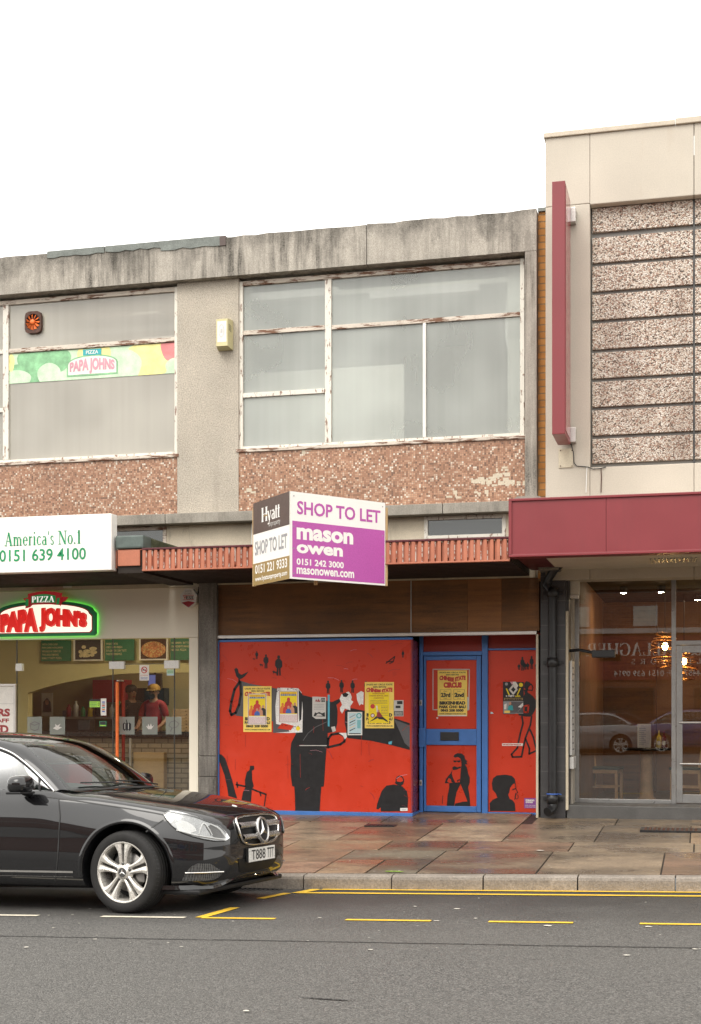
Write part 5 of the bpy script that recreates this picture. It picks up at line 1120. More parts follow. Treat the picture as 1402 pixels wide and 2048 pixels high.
# ------------------------------------------------------------------ V-shaped letting board
def letting():
    k = 14.75; N_ = Vector((0, 0, EYE)) + ray(580, YH) * (14.05 / ray(580, YH).y); N_.z = 0
    sc = N_.y / ray(580, YH).y / FPX
    zt, zb = EYE + (YH - 982) * sc, EYE + (YH - 1157) * sc
    def far(px, ytop, ybot):
        r = ray(px, YH); t = (zt - zb) / ((ybot - ytop) / FPX); return Vector((r.x * t, r.y * t, 0))
    Lf, Rf = far(506.5, 1012, 1177), far(770.5, 1006, 1171.5)
    t = thing('letting_board', 'v shaped purple and white shop to let board on the canopy edge', 'sign board', (N_.x, N_.y, zb)); h = zt - zb
    dl = (N_ - Lf); wl = dl.length; dr = (Rf - N_); wr = dr.length
    fl = Frame((Lf.x, Lf.y, zb), dl, (0, 0, 1)); f2 = Frame((N_.x, N_.y, zb), dr, (0, 0, 1))
    b = MB(); b.prism(fl, [(0, 0), (wl - .012, 0), (wl - .012, h), (0, h)], 0, -.012, 'white_board', 'white_metal'); b.rect(fl, .0, h * .62, wl - .012, h, .001, 'board_brown'); b.rect(fl, .0, 0, wl - .012, h * .265, .001, 'board_gold'); p1 = b.build('side_panel', t, 'narrow brown white and gold panel')
    b = MB(); b.prism(f2, [(.012, 0), (wr, 0), (wr, h), (.012, h)], 0, -.012, 'white_board', 'white_metal'); b.rect(f2, .03, .02, wr - .01, h * .665, .001, 'purple')
    for u in (.05, wr - .04):
        for v in (.06, .35, .6, .95): b.disc(f2, u, h * v, .008, .008, .003, 'ink_grey', 8)
    p2 = b.build('front_panel', t, 'wide purple and white panel')
    b = MB(); b.serif(fl, 'Hyatt', wl * .24, h * .74, wl * .74, h * .74 + h * .17, .002, 'white_board', K=.2, N=.08, track=-.04); b.text(fl, 'onproperty', wl * .44, h * .645, wl * .75, h * .715, .002, 'paper_grey'); b.rect(fl, wl * .30, h * .80, wl * .42, h * .815, .0035, 'board_gold')
    b.build('lettering', p1); b = MB(); b.text(fl, 'SHOP TO LET', wl * .05, h * .36, wl * .93, h * .53, .002, 'ink_grey', bold=.025); b.build('lettering', p1); b = MB()
    b.text(fl, '0151 221 9333', wl * .06, h * .135, wl * .93, h * .245, .002, 'white_board', bold=.02); b.text(fl, 'www.hyattonproperty.com', wl * .06, h * .03, wl * .93, h * .105, .002, 'white_board', bold=.02); b.build('lettering', p1)
    b = MB(); b.text(f2, 'SHOP TO LET', wr * .07, h * .745, wr * .945, h * .90, .002, 'purple', bold=.022); b.build('lettering', p2); b = MB()
    b.text(f2, 'mason', wr * .065, h * .455, wr * .65, h * .595, .002, 'white_board', bold=.042); b.text(f2, 'owen', wr * .065, h * .30, wr * .54, h * .405, .002, 'white_board', bold=.042); b.build('lettering', p2); b = MB()
    b.text(f2, '0151 242 3000', wr * .065, h * .165, wr * .55, h * .24, .002, 'white_board', bold=.03); b.text(f2, 'masonowen.com', wr * .065, h * .06, wr * .66, h * .135, .002, 'white_board', bold=.03); b.build('lettering', p2)
    b = MB(); m = N_ + (Lf + Rf - 2 * N_) * .42
    for z in (zb + .12, zt - .12):
        b.tube([N_ + Vector((0, .03, z)), m + Vector((0, 0, z))], .02, 'wood_light', 6); b.tube([Lf + Vector((.02, .03, z)), Rf + Vector((-.02, .03, z))], .02, 'wood_light', 6)
    for p in (Lf, Rf, m): b.tube([p + Vector((0, .04, zb)), p + Vector((0, .04, zt - .05))], .022, 'wood_light', 6)
    q = (Lf + Rf) / 2; b.tube([q + Vector((0, .03, zb + .2)), Vector((q.x, YC + .02, zb + .3))], .025, 'wood_light', 6); b.build('timber_bracing', t)
letting()

# ------------------------------------------------------------------ posters, flyers and stickers
def poster(name, label, cat, pts, conv, Y, d, mat, draw=None, group=None):
    fr = facade(Y); q = conv(pts); b = MB(); b.prism(fr, q, d, d - .0012, mat)
    xs = [p[0] for p in q]; zs = [p[1] for p in q]; x0, x1, z0, z1 = min(xs), max(xs), min(zs), max(zs)
    if draw: draw(b, fr, lambda u: x0 + (x1 - x0) * u, lambda v: z0 + (z1 - z0) * v, d + .0008)
    return b.build(name, label=label, cat=cat, group=group, origin=((x0 + x1) / 2, Y - d, z0))
def rc(x0, y0, x1, y1): return [(x0, y0), (x1, y0), (x1, y1), (x0, y1)]
GP = 'fly posters on the red boards'
def lines(b, fr, u, v, d, mat, u0, u1, v0, v1, n, seed, h=.45):
    r = random.Random(seed); st = (v1 - v0) / n
    for i in range(n):
        a = u0
        while a < u1 - .02:
            w = r.uniform(.03, .13); e = min(u1, a + w); b.rect(fr, u(a), v(v0 + st * i), u(e), v(v0 + st * (i + h)), d, mat); a = e + .015
def circus_head(b, fr, u, v, d):
    b.text(fr, "UNLIKE ANY CIRCUS YOU'VE", u(.05), v(.925), u(.95), v(.965), d, 'ink_black', bold=.03); b.text(fr, 'SEEN BEFORE', u(.28), v(.875), u(.74), v(.91), d, 'ink_black', bold=.03)
    b.text(fr, 'CHINESE STATE', u(.05), v(.765), u(.95), v(.86), d, 'ink_red', bold=.085, warp=lambda a, c: (a, c + .012 * math.sin((a - u(0)) / (u(1) - u(0)) * 9)))
def circus_foot(b, fr, u, v, d):
    b.text(fr, 'BIRKENHEAD', u(.06), v(.25), u(.94), v(.325), d, 'ink_black', bold=.07); b.text(fr, 'PARK CH41 8AU', u(.05), v(.17), u(.95), v(.235), d, 'ink_black', bold=.06); b.text(fr, '0843 208 0500', u(.1), v(.098), u(.88), v(.155), d, 'ink_black', bold=.06); b.text(fr, 'WWW.CHINESESTATECIRCUS.COM', u(.05), v(.035), u(.95), v(.065), d, 'ink_black', bold=.03)
def troupe(b, fr, u, v, d):
    b.rect(fr, u(.03), v(.02), u(.97), v(.985), d, 'ink_maroon'); b.rect(fr, u(.055), v(.03), u(.945), v(.975), d + .0003, 'paper_white'); b.rect(fr, u(.07), v(.27), u(.93), v(.965), d + .0006, 'paper_bright')
    lines(b, fr, u, v, d + .0009, 'ink_blue', .1, .9, .84, .92, 1, 12, .6); lines(b, fr, u, v, d + .0009, 'ink_red', .12, .88, .91, .95, 1, 13, .6)
    for cx, cz, r, m in ((.5, .70, .20, 'ink_red'), (.2, .55, .15, 'ink_orange'), (.82, .56, .15, 'ink_black'), (.34, .52, .13, 'ink_red'), (.68, .52, .13, 'skin_print'), (.5, .46, .15, 'ink_blue')):
        b.sheet(fr, [(u(cx - r), v(.29)), (u(cx + r), v(.29)), (u(cx + r * .9), v(cz - .08)), (u(cx + r * .35), v(cz - .02)), (u(cx - r * .35), v(cz - .02)), (u(cx - r * .9), v(cz - .08))], d + .0012 + (.72 - cz) * .002, m)
        b.disc(fr, u(cx), v(cz + .02), (u(1) - u(0)) * r * .42, (v(1) - v(0)) * r * .34, d + .0014 + (.72 - cz) * .002, 'skin_print' if m in ('ink_blue', 'ink_black') else m, 10)
    lines(b, fr, u, v, d + .0008, 'ink_pink', .08, .92, .05, .25, 7, 3)
Y6 = 17.0; y7 = lambda p: poly7(p, YD + .02)
poster('poster', 'yellow circus poster half covered, leftmost on the wide red board', 'poster', rc(218, 399, 402, 697), poly6, Y6, .0055, 'paper_yellow', lambda b, fr, u, v, d: (circus_head(b, fr, u, v, d), circus_foot(b, fr, u, v, d)), GP)
poster('poster', 'small troupe poster pasted over the leftmost yellow circus poster', 'poster', rc(248, 447, 370, 650), poly6, Y6, .0085, 'paper_white', troupe, GP)
def tornd(b, fr, u, v, d):
    b.sheet(fr, [(u(0), v(.0)), (u(.55), v(.03)), (u(.5), v(.14)), (u(.1), v(.2)), (u(.06), v(.9)), (u(.0), v(1))], d, 'mural_grey'); b.sheet(fr, [(u(.86), v(.95)), (u(.99), v(.85)), (u(.95), v(.3)), (u(.88), v(.25))], d, 'mural_black'); b.sheet(fr, [(u(.15), v(.1)), (u(.6), v(.06)), (u(.7), v(.16)), (u(.3), v(.22))], d + .0004, 'red_board'); b.disc(fr, u(.84), v(.1), .03, .03, d + .0004, 'paper_bright', 9)
    r = random.Random(8)
    for i in range(26): a, c = r.random() * .9, r.choice((r.uniform(.9, .99), r.uniform(.01, .25))); b.rect(fr, u(a), v(c), u(a + r.uniform(.02, .1)), v(c + .012), d + .0006, r.choice(('mural_black', 'mural_grey')))
poster('poster', 'torn white poster remnant with dark edges beside the yellow circus poster', 'poster', [(440, 408), (575, 412), (598, 440), (606, 560), (603, 700), (520, 704), (412, 702), (420, 600), (430, 500)], poly6, Y6, .0055, 'torn_white', tornd, GP)
poster('poster', 'small troupe poster pasted on the torn white remnant', 'poster', rc(450, 428, 577, 637), poly6, Y6, .0085, 'paper_white', troupe, GP)
def gig(b, fr, u, v, d):
    b.sheet(fr, [(u(.2), v(.78)), (u(.28), v(.9)), (u(.36), v(.8)), (u(.44), v(.92)), (u(.52), v(.8)), (u(.58), v(.9)), (u(.58), v(.76))], d, 'ink_maroon'); lines(b, fr, u, v, d, 'ink_black', .64, .94, .76, .96, 2, 21, .75)
    lines(b, fr, u, v, d, 'ink_grey', .12, .85, .42, .7, 4, 5, .3); b.sheet(fr, [(u(.08), v(.12)), (u(.2), v(.3)), (u(.3), v(.26)), (u(.5), v(.31)), (u(.7), v(.25)), (u(.9), v(.3)), (u(.92), v(.1))], d, 'ink_black'); b.sheet(fr, [(u(.25), v(.14)), (u(.4), v(.24)), (u(.6), v(.22)), (u(.75), v(.14))], d + .0004, 'paper_grey')
poster('flyer', 'grey black and white gig flyer in the middle of the red board', 'flyer', [(668, 467), (758, 470), (756, 612), (690, 612), (668, 596)], poly6, Y6, .0055, 'paper_grey', gig, GP)
b = MB(); b.prism(facade(17.0), poly6([(768, 455), (782, 455), (780, 662), (769, 660)]), .0055, .004, 'vinyl_strip'); b.build('tape_strip', label='torn strip of turquoise tape on the red board', cat='tape')
def tools(b, fr, u, v, d):
    b.rect(fr, u(.06), v(.05), u(.94), v(.95), d, 'paper_blue'); r = random.Random(4)
    for i in range(6):
        c = .16 + i * .115; b.sheet(fr, [(u(.14), v(c)), (u(.5), v(c + .12)), (u(.56), v(c + .16)), (u(.5), v(c + .155)), (u(.13), v(c + .045))], d + .0004, ('ink_black', 'wood_chair', 'ink_grey')[i % 3])
    for i in range(9): b.rect(fr, u(.66), v(.30 + i * .04), u(.90), v(.325 + i * .04), d + .0004, 'ink_teal')
    b.ring(fr, u(.78), v(.84), .035, .035, .012, d + .0004, 'ink_teal', 12); b.rect(fr, u(.1), v(.05), u(.9), v(.09), d + .0004, 'ink_black')
poster('flyer', 'pale blue flyer with a column of dark tools', 'flyer', rc(898, 567, 993, 718), poly6, Y6, .0055, 'paper_white', tools, GP)
poster('poster', 'yellow circus poster half covered, rightmost on the wide red board', 'poster', rc(1010, 372, 1200, 673), poly6, Y6, .0055, 'paper_yellow', lambda b, fr, u, v, d: (circus_head(b, fr, u, v, d), circus_foot(b, fr, u, v, d)), GP)
def kick(b, fr, u, v, d):
    b.text(fr, 'INTERNATIONAL', u(.2), v(.94), u(.8), v(.975), d, 'ink_maroon', bold=.03); b.text(fr, 'CHINESE MARTIAL ARTS', u(.04), v(.87), u(.96), v(.91), d, 'ink_maroon', bold=.03); b.text(fr, 'COMPETITION', u(.25), v(.80), u(.75), v(.835), d, 'ink_maroon', bold=.03)
    lines(b, fr, u, v, d, 'board_gold', .08, .92, .64, .77, 3, 7, .35); lines(b, fr, u, v, d, 'board_gold', .62, .95, .25, .6, 7, 9, .35)
    b.disc(fr, u(.2), v(.55), .03, .03, d, 'ink_red', 14); b.disc(fr, u(.2), v(.25), .028, .028, d, 'ink_maroon', 14); b.disc(fr, u(.2), v(.25), .018, .018, d + .0004, 'paper_white', 12)
    b.sheet(fr, [(u(.04), v(.04)), (u(.25), v(.1)), (u(.45), v(.17)), (u(.5), v(.13)), (u(.7), v(.12)), (u(.95), v(.03)), (u(.93), v(.08)), (u(.68), v(.22)), (u(.62), v(.3)), (u(.42), v(.26)), (u(.28), v(.17))], d, 'ink_black')
    b.sheet(fr, [(u(.4), v(.2)), (u(.68), v(.2)), (u(.62), v(.3)), (u(.52), v(.38)), (u(.42), v(.36))], d + .0004, 'ink_maroon'); b.sheet(fr, [(u(.40), v(.36)), (u(.46), v(.36)), (u(.43), v(.57)), (u(.37), v(.57))], d + .0004, 'paper_white'); b.disc(fr, u(.49), v(.40), .014, .018, d + .0008, 'skin_print', 10)
poster('poster', 'bright yellow martial arts poster pasted over the rightmost yellow circus poster', 'poster', rc(1035, 440, 1168, 640), poly6, Y6, .0085, 'paper_bright', kick, GP)
poster('flyer', 'small black and white flyer by the right edge of the wide red board', 'flyer', rc(1198, 490, 1262, 595), poly6, Y6, .0055, 'paper_grey', lambda b, fr, u, v, d: (b.rect(fr, u(.35), v(.75), u(.9), v(.95), d, 'ink_black'), b.rect(fr, u(.05), v(.05), u(.95), v(.32), d, 'ink_black'), b.rect(fr, u(.2), v(.5), u(.7), v(.66), d, 'ink_black'), lines(b, fr, u, v, d + .0004, 'paper_white', .12, .9, .1, .3, 4, 2)), GP)
poster('sticker', 'little white sticker at the lower right corner of the wide red board', 'sticker', rc(1240, 1193, 1289, 1212), poly6, Y6, .0055, 'paper_white', lambda b, fr, u, v, d: lines(b, fr, u, v, d, 'ink_grey', .2, .8, .35, .7, 1, 2), 'stickers on the red boards')
def circus_full(b, fr, u, v, d):
    b.text(fr, "UNLIKE ANY CIRCUS YOU'VE", u(.05), v(.935), u(.95), v(.965), d, 'ink_black', bold=.03); b.text(fr, 'SEEN BEFORE', u(.28), v(.885), u(.72), v(.915), d, 'ink_black', bold=.03)
    b.text(fr, 'CHINESE STATE', u(.06), v(.765), u(.95), v(.865), d, 'ink_red', bold=.085, warp=lambda a, c: (a, c + .012 * math.sin((a - u(0)) / (u(1) - u(0)) * 9))); b.text(fr, 'CIRCUS', u(.2), v(.615), u(.82), v(.74), d, 'ink_red', bold=.085)
    for a, c, s, e in ((.08, .46, '23rd', 'Fri'), (.54, .92, '2nd', 'Sun')):
        for (p, q, r, t) in ((a, .36, a + .012, .58), (c - .012, .36, c, .58), (a, .36, c, .366), (a, .574, c, .58)): b.rect(fr, u(p), v(q), u(r), v(t), d, 'board_gold')
        b.text(fr, s, u(a + .03), v(.415), u(c - .03), v(.51), d, 'ink_black', bold=.06); b.text(fr, e, u(a + .13), v(.53), u(c - .14), v(.555), d, 'ink_black'); b.text(fr, 'Sept' if s == '23rd' else 'Oct', u(a + .12), v(.375), u(c - .13), v(.40), d, 'ink_black')
    b.rect(fr, u(.48), v(.475), u(.52), v(.482), d, 'ink_black'); circus_foot(b, fr, u, v, d); b.rect(fr, u(.02), v(.0), u(.98), v(.025), d, 'paper_white')
poster('poster', 'whole yellow circus poster with dates on the blue framed door', 'poster', rc(394, 415, 637, 793), y7, YD + .02, .0085, 'paper_yellow', circus_full, GP)
def night(b, fr, u, v, d):
    b.rect(fr, u(.02), v(.02), u(.98), v(.40), d, 'ink_grey'); b.rect(fr, u(.3), v(.04), u(.98), v(.38), d + .0003, 'mural_grey')
    b.sheet(fr, [(u(.36), v(1)), (u(.62), v(1)), (u(.74), v(.87)), (u(.66), v(.80)), (u(.56), v(.84)), (u(.5), v(.9))], d, 'paper_white'); b.sheet(fr, [(u(.34), v(1)), (u(.5), v(1)), (u(.44), v(.9))], d + .0003, 'ink_pink')
    for q, w in ((1, .020), (.72, .018)): 
        c = [(u(.5) + q * .052 * math.cos(a), v(.76) + q * .062 * math.sin(a)) for a in [1.5708 * k for k in range(5)]]; b.stroke(fr, c, .012, d + .0006, 'paper_white')
    b.disc(fr, u(.87), v(.9), .027, .027, d + .0006, 'paper_bright', 14); b.disc(fr, u(.17), v(.93), .02, .02, d, 'ink_grey', 10)
    b.stroke(fr, [(u(.17), v(.78)), (u(.3), v(.60))], .016, d, 'paper_bright'); b.stroke(fr, [(u(.83), v(.79)), (u(.70), v(.60))], .016, d, 'paper_bright')
    b.text(fr, 'a night', u(.14), v(.525), u(.55), v(.60), d + .0006, 'paper_white', bold=.04); b.text(fr, 'with', u(.57), v(.525), u(.84), v(.59), d + .0006, 'paper_bright', bold=.04); b.rect(fr, u(.06), v(.43), u(.96), v(.50), d + .0006, 'board_gold'); lines(b, fr, u, v, d + .0009, 'mural_black', .1, .92, .44, .51, 1, 6, .6)
    b.sheet(fr, [(u(.22), v(.12)), (u(.5), v(.12)), (u(.47), v(.26)), (u(.38), v(.28)), (u(.26), v(.24))], d + .0006, 'ink_teal'); b.disc(fr, u(.35), v(.33), .015, .022, d + .0009, 'skin_print', 12); b.sheet(fr, [(u(.05), v(.15)), (u(.16), v(.15)), (u(.18), v(.33)), (u(.06), v(.30))], d + .0006, 'paper_white'); b.rect(fr, u(.07), v(.04), u(.34), v(.11), d + .0009, 'paper_yellow')
    b.sheet(fr, [(u(.97), v(.36)), (u(.72), v(.22)), (u(.88), v(.2)), (u(.6), v(.0)), (u(.98), v(.26))], d + .0009, 'torn_white')
poster('poster', 'black night out poster with yellow lettering on the narrow red panel', 'poster', [(932, 509), (1103, 512), (1103, 680), (1060, 720), (1030, 777), (932, 775)], y7, YD + .02, .0055, 'mural_black', night, GP)
poster('sticker', 'thin white strip sticker across the striding painted man', 'sticker', rc(925, 1017, 1097, 1038), y7, YD + .02, .0055, 'paper_white', lambda b, fr, u, v, d: (lines(b, fr, u, v, d, 'ink_red', .04, .9, .3, .8, 1, 2, .6)), 'stickers on the red boards')
poster('sticker', 'small torn blue and white sticker scrap by the door post', 'sticker', [(830, 757), (845, 760), (855, 772), (829, 774)], y7, YD + .02, .0055, 'paper_blue', None, 'stickers on the red boards')
def mo(b, fr, u, v, d):
    b.text(fr, 'mason', u(.12), v(.68), u(.82), v(.86), d, 'paper_white', bold=.05); b.text(fr, 'owen', u(.12), v(.50), u(.70), v(.66), d, 'paper_white', bold=.05); b.text(fr, '0151 242 3000', u(.1), v(.2), u(.9), v(.33), d, 'paper_white'); b.text(fr, 'masonowen.com', u(.1), v(.07), u(.9), v(.15), d, 'paper_white')
poster('sticker', 'purple letting agent sticker at the bottom of the narrow red panel', 'sticker', rc(1107, 1468, 1209, 1552), y7, YD + .02, .0055, 'ink_purple', mo, 'stickers on the red boards')

# ------------------------------------------------------------------ on and behind the pizza shop glass
YP = 17.055
def onglass(name, label, cat, x0, y0, x1, y1, mat, draw=None, group=None, Y=YP, d=0.0): return poster(name, label, cat, rc(x0, y0, x1, y1), lambda p: [(X(a, Y), Z(a, c, Y)) for a, c in p], Y, d, mat, draw, group)
GS = 'stickers on the pizza shop glass'
def vg(kind):
    def dr(b, fr, u, v, d):
        if kind == 0: b.stroke(fr, [(u(.2), v(.6)), (u(.25), v(.3)), (u(.5), v(.22)), (u(.75), v(.3)), (u(.82), v(.62)), (u(.5), v(.72)), (u(.2), v(.6))], .01, d, 'mural_grey'); b.stroke(fr, [(u(.2), v(.6)), (u(.5), v(.52)), (u(.82), v(.62))], .01, d, 'mural_grey')
        if kind == 1: b.sheet(fr, [(u(.2), v(.35)), (u(.5), v(.25)), (u(.8), v(.4)), (u(.6), v(.45)), (u(.72), v(.62)), (u(.5), v(.5)), (u(.35), v(.6)), (u(.38), v(.45))], d, 'paper_grey')
        if kind == 2:
            for c in (.33, .5, .67): b.sheet(fr, [(u(c - .1), v(.3)), (u(c), v(.2)), (u(c + .1), v(.3)), (u(c + .11), v(.6)), (u(c), v(.68)), (u(c - .11), v(.6))], d + c * .0004, 'mural_black')
            b.stroke(fr, [(u(.5), v(.66)), (u(.46), v(.82))], .014, d, 'mural_black')
            for c in (.36, .6): b.stroke(fr, [(u(c), v(.32)), (u(c), v(.6))], .008, d + .001, 'paper_grey')
        if kind == 3: b.sheet(fr, [(u(.25), v(.5)), (u(.4), v(.3)), (u(.6), v(.3)), (u(.78), v(.52)), (u(.64), v(.45)), (u(.58), v(.62)), (u(.5), v(.45)), (u(.4), v(.6)), (u(.36), v(.44))], d, 'paper_grey')
        if kind == 4: b.stroke(fr, [(u(.2), v(.5)), (u(.3), v(.7)), (u(.6), v(.78)), (u(.85), v(.6)), (u(.7), v(.42)), (u(.4), v(.36)), (u(.2), v(.5))], .009, d, 'mural_grey'); b.stroke(fr, [(u(.4), v(.36)), (u(.3), v(.18))], .012, d, 'mural_grey')
    return dr
for i, (x0, x1, lb) in enumerate(((54.5, 84, 'frosted square with an outlined bowl, first of five on the shop glass'), (99.5, 130, 'frosted square with a pale leaf, second of five on the shop glass'), (239, 269, 'frosted square with a dark pepper behind the red door handles'), (284, 315, 'frosted square with a pale crown of herb on the glass door'), (331.5, 363, 'frosted square with an outlined onion nearest the cream jamb'))):
    onglass('window_sticker', lb, 'sticker', x0, 1433.5, x1, 1469, 'frosted', vg(i), 'frosted vegetable squares on the pizza shop glass')
def nosmoke(b, fr, u, v, d):
    b.ring(fr, u(.5), v(.68), .045, .045, .011, d + .0004, 'ink_red', 16); b.stroke(fr, [(u(.28), v(.8)), (u(.74), v(.56))], .011, d + .0006, 'ink_red'); b.rect(fr, u(.3), v(.65), u(.72), v(.70), d, 'ink_black'); b.text(fr, 'NO SMOKING', u(.1), v(.30), u(.9), v(.36), d, 'ink_red'); lines(b, fr, u, v, d, 'ink_blue', .12, .88, .08, .24, 3, 2)
onglass('notice', 'white no smoking notice on the glass door', 'notice', 279, 1330, 298, 1361, 'paper_white', nosmoke, GS)
onglass('sticker', 'small pale green sticker high on the glass door', 'sticker', 333.5, 1339, 348, 1351, 'paper_blue', lambda b, fr, u, v, d: (b.rect(fr, u(.05), v(.3), u(.95), v(.95), d, 'pepper_pale'), lines(b, fr, u, v, d + .0004, 'ink_green', .1, .9, .4, .9, 3, 2)), GS)
onglass('sticker', 'bright green hygiene rating sticker on the shop glass', 'sticker', 178.5, 1398.5, 200.5, 1415, 'ink_black', lambda b, fr, u, v, d: (b.rect(fr, u(.03), v(.04), u(.97), v(.74), d, 'lime'), lines(b, fr, u, v, d + .0004, 'ink_dark_green', .08, .7, .15, .7, 3, 3), b.text(fr, '0', u(.78), v(.2), u(.92), v(.6), d + .0004, 'ink_black')), GS)
onglass('sticker', 'tall white card payment sticker beside the red door handles', 'sticker', 201.5, 1397, 212.5, 1431, 'paper_white', lambda b, fr, u, v, d: [b.rect(fr, u(.25), v(.2 + i * .11), u(.75), v(.28 + i * .11), d, ('ink_blue', 'ink_orange', 'ink_teal', 'ink_red', 'ink_grey', 'ink_blue')[i]) for i in range(6)], GS)
onglass('sticker', 'small black and green sticker under the card payment sticker', 'sticker', 198.5, 1442, 213, 1453, 'ink_dark_green', lambda b, fr, u, v, d: (b.rect(fr, u(.12), v(.35), u(.88), v(.88), d, 'ink_black'), b.rect(fr, u(.1), v(.1), u(.9), v(.25), d, 'lime')), GS)
def hiring():
    Y = 17.0; x0, x1 = X(-78, Y), X(27, Y); z0, z1 = Z(0, 1500, Y), Z(0, 1373, Y)
    t = thing('poster_case', 'silver framed staff wanted poster in the pizza shop window', 'poster', ((x0 + x1) / 2, Y, z0))
    b = MB(); b.box(x0, x1, Y + .01, Y + .03, z0, z1, 'paper_white'); fr = facade(Y + .01); w = x1 - x0; u = lambda px: X(px, Y); zz = lambda py: Z(12, py, Y)
    b.text(fr, 'DRIVERS', u(-68), zz(1433), u(19.5), zz(1417), .002, 'ink_maroon', bold=.05); b.text(fr, '& STAFF', u(-38), zz(1445), u(17.5), zz(1437), .002, 'ink_maroon', bold=.04); b.text(fr, 'NEEDED', u(-66), zz(1467), u(16.5), zz(1450), .002, 'ink_maroon', bold=.05); b.rect(fr, x0, zz(1408), x1, zz(1407), .002, 'paper_grey'); b.build('poster_sheet', t)
    b = MB(); e = .035
    for a, c, p, q in ((x0 - e, x1 + e, z1, z1 + e), (x0 - e, x1 + e, z0 - e, z0), (x0 - e, x0, z0, z1), (x1, x1 + e, z0, z1)): b.box(a, c, Y - .005, Y + .035, p, q, 'silver', .006)
    b.build('frame', t)
hiring()
# ------------------------------------------------------------------ inside the pizza shop
IN = thing('shop_interior', 'olive walled pizza shop interior with arched bulkhead and bright ceiling panels', 'interior', (-9, 20, .27))
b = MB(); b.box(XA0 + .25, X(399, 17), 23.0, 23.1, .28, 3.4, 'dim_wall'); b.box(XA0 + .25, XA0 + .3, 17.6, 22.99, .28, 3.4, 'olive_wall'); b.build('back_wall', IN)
b = MB(); b.box(XA0 + .25, X(399, 17), 17.1, 22.99, 3.32, 3.38, 'shop_ceiling'); b.build('ceiling', IN)
Yb = 20.4; b = MB(); ax = [X(60, Yb), X(60, Yb)]
arcp = [(56, 1386), (90, 1375), (130, 1365), (185, 1355), (237, 1348), (300, 1345), (400, 1345)]
pp = [(X(x, Yb), Z(x, y, Yb)) for x, y in arcp]; b.prism(facade(Yb), [(pp[0][0] - .0, .29)] + pp[:0] + [(XA0 + .3, .29), (XA0 + .3, 3.31), (pp[-1][0], 3.31)] + pp[::-1], 0, -.15, 'olive_wall'); b.build('arched_bulkhead', IN)
for x, y in ((-8.8, 18.4), (-7.2, 18.4), (-8.0, 21.6)):
    b = MB(); b.box(x - .3, x + .3, y - .3, y + .3, 3.295, 3.319, 'ceiling_panel'); b.build('ceiling_light', IN)
for x0, x1, kind, lb in ((82, 141, ('WITH OVER 3,000', 'PAPA JOHNS WORLDWIDE', 'WE KNOW A THING OR', 'TWO ABOUT MAKING', 'REALLY TASTY PIZZA.'), 'green menu board beginning with over 3,000'), (147, 205, 'p', 'picture panel of pale potato wedges over the counter'), (210, 268, ("WHEN YOU'VE", 'USED 100% FRESH', 'DOUGH YOU CAN TASTE', 'THE DIFFERENCE.'), 'green menu board about fresh dough'), (278, 336, 'q', 'picture panel of a whole red pizza over the counter'), (341, 400, ("REMEMBER, 'BETTER", 'INGREDIENTS MAKE', "BETTER PIZZA'."), 'green menu board nearest the cream jamb')):
    Y = 20.3; a, c, z0, z1 = X(x0, Y), X(x1, Y), Z(230, 1321, Y), Z(230, 1279, Y); b = MB(); b.box(a, c, Y, Y + .03, z0, z1, 'cream_panel' if isinstance(kind, str) else 'ink_dark_green'); f = facade(Y)
    if kind == 'p':
        b.rect(f, a + .03, z0 + .02, c - .03, z1, .002, 'spiral_dark'); rr = random.Random(1)
        for i in range(12): t = rr.random() * 3; x, z = (a + c) / 2 + rr.uniform(-.13, .13), z0 + .15 + rr.uniform(-.07, .08); b.disc(f, x, z, .05 + .02 * math.cos(t), .03, .003 + i * .0004, 'food_cream', 10)
    elif kind == 'q': b.rect(f, a + .03, z0 + .02, c - .03, z1, .002, 'rust_brown'); b.disc(f, (a + c) / 2, (z0 + z1) / 2, .21, .13, .003, 'food_pizza', 24)
    else:
        for i, s_ in enumerate(kind): z = z1 - .05 - i * .055; b.text(f, s_, a + .02, z - .035, min(c - .03, a + .02 + len(s_) * .0185), z, .003, 'food_cream', bold=.02)
    b.build('menu_board', label=lb, cat='menu board', group='boards along the top of the pizza shop')
CT = thing('shop_counter', 'buff brick counter with black top and a pale wood door', 'counter', (X(270, 20.7), 20.7, .27))
zc = Z(280, 1474, 20.7); b = MB(); b.box(X(58, 20.7), X(399, 20.7), 20.7, 21.1, .27, zc, 'brick_buff'); b.build('brick_front', CT)
b = MB(); b.box(X(58, 20.6), X(399, 20.6), 20.6, 21.2, zc + .001, zc + .09, 'table_black', .01); b.build('counter_top', CT)
b = MB(); b.box(X(264, 20.5), X(325, 20.5), 20.55, 20.69, .28, Z(290, 1505, 20.5), 'wood_light', .008); b.build('wooden_door', CT)
b = MB(); b.tube([(X(261, 20.5), 20.5, .27), (X(261, 20.5), 20.5, zc - .02)], .025, 'silver', 10); b.build('steel_post', CT)
for i in range(7):
    b = MB(); z = zc + .091 + i * .052; x = X(366, 20.8); b.box(x - .17 + (i % 3) * .006, x + .17 + (i % 2) * .01, 20.75, 21.1, z, z + .05, 'carton', .004); b.build('pizza_box', label='brown printed pizza box, ' + ('lowest' if i == 0 else 'topmost' if i == 6 else 'in the middle') + ' of the stack on the counter end', cat='pizza box', group='pizza boxes stacked on the counter')
b = MB(); Y = 22.9; b.box(X(83, Y), X(105, Y), Y, Y + .02, Z(90, 1432, Y), Z(90, 1386, Y), 'paper_white'); f = facade(Y); cx, cz = X(94, Y), Z(90, 1410, Y)
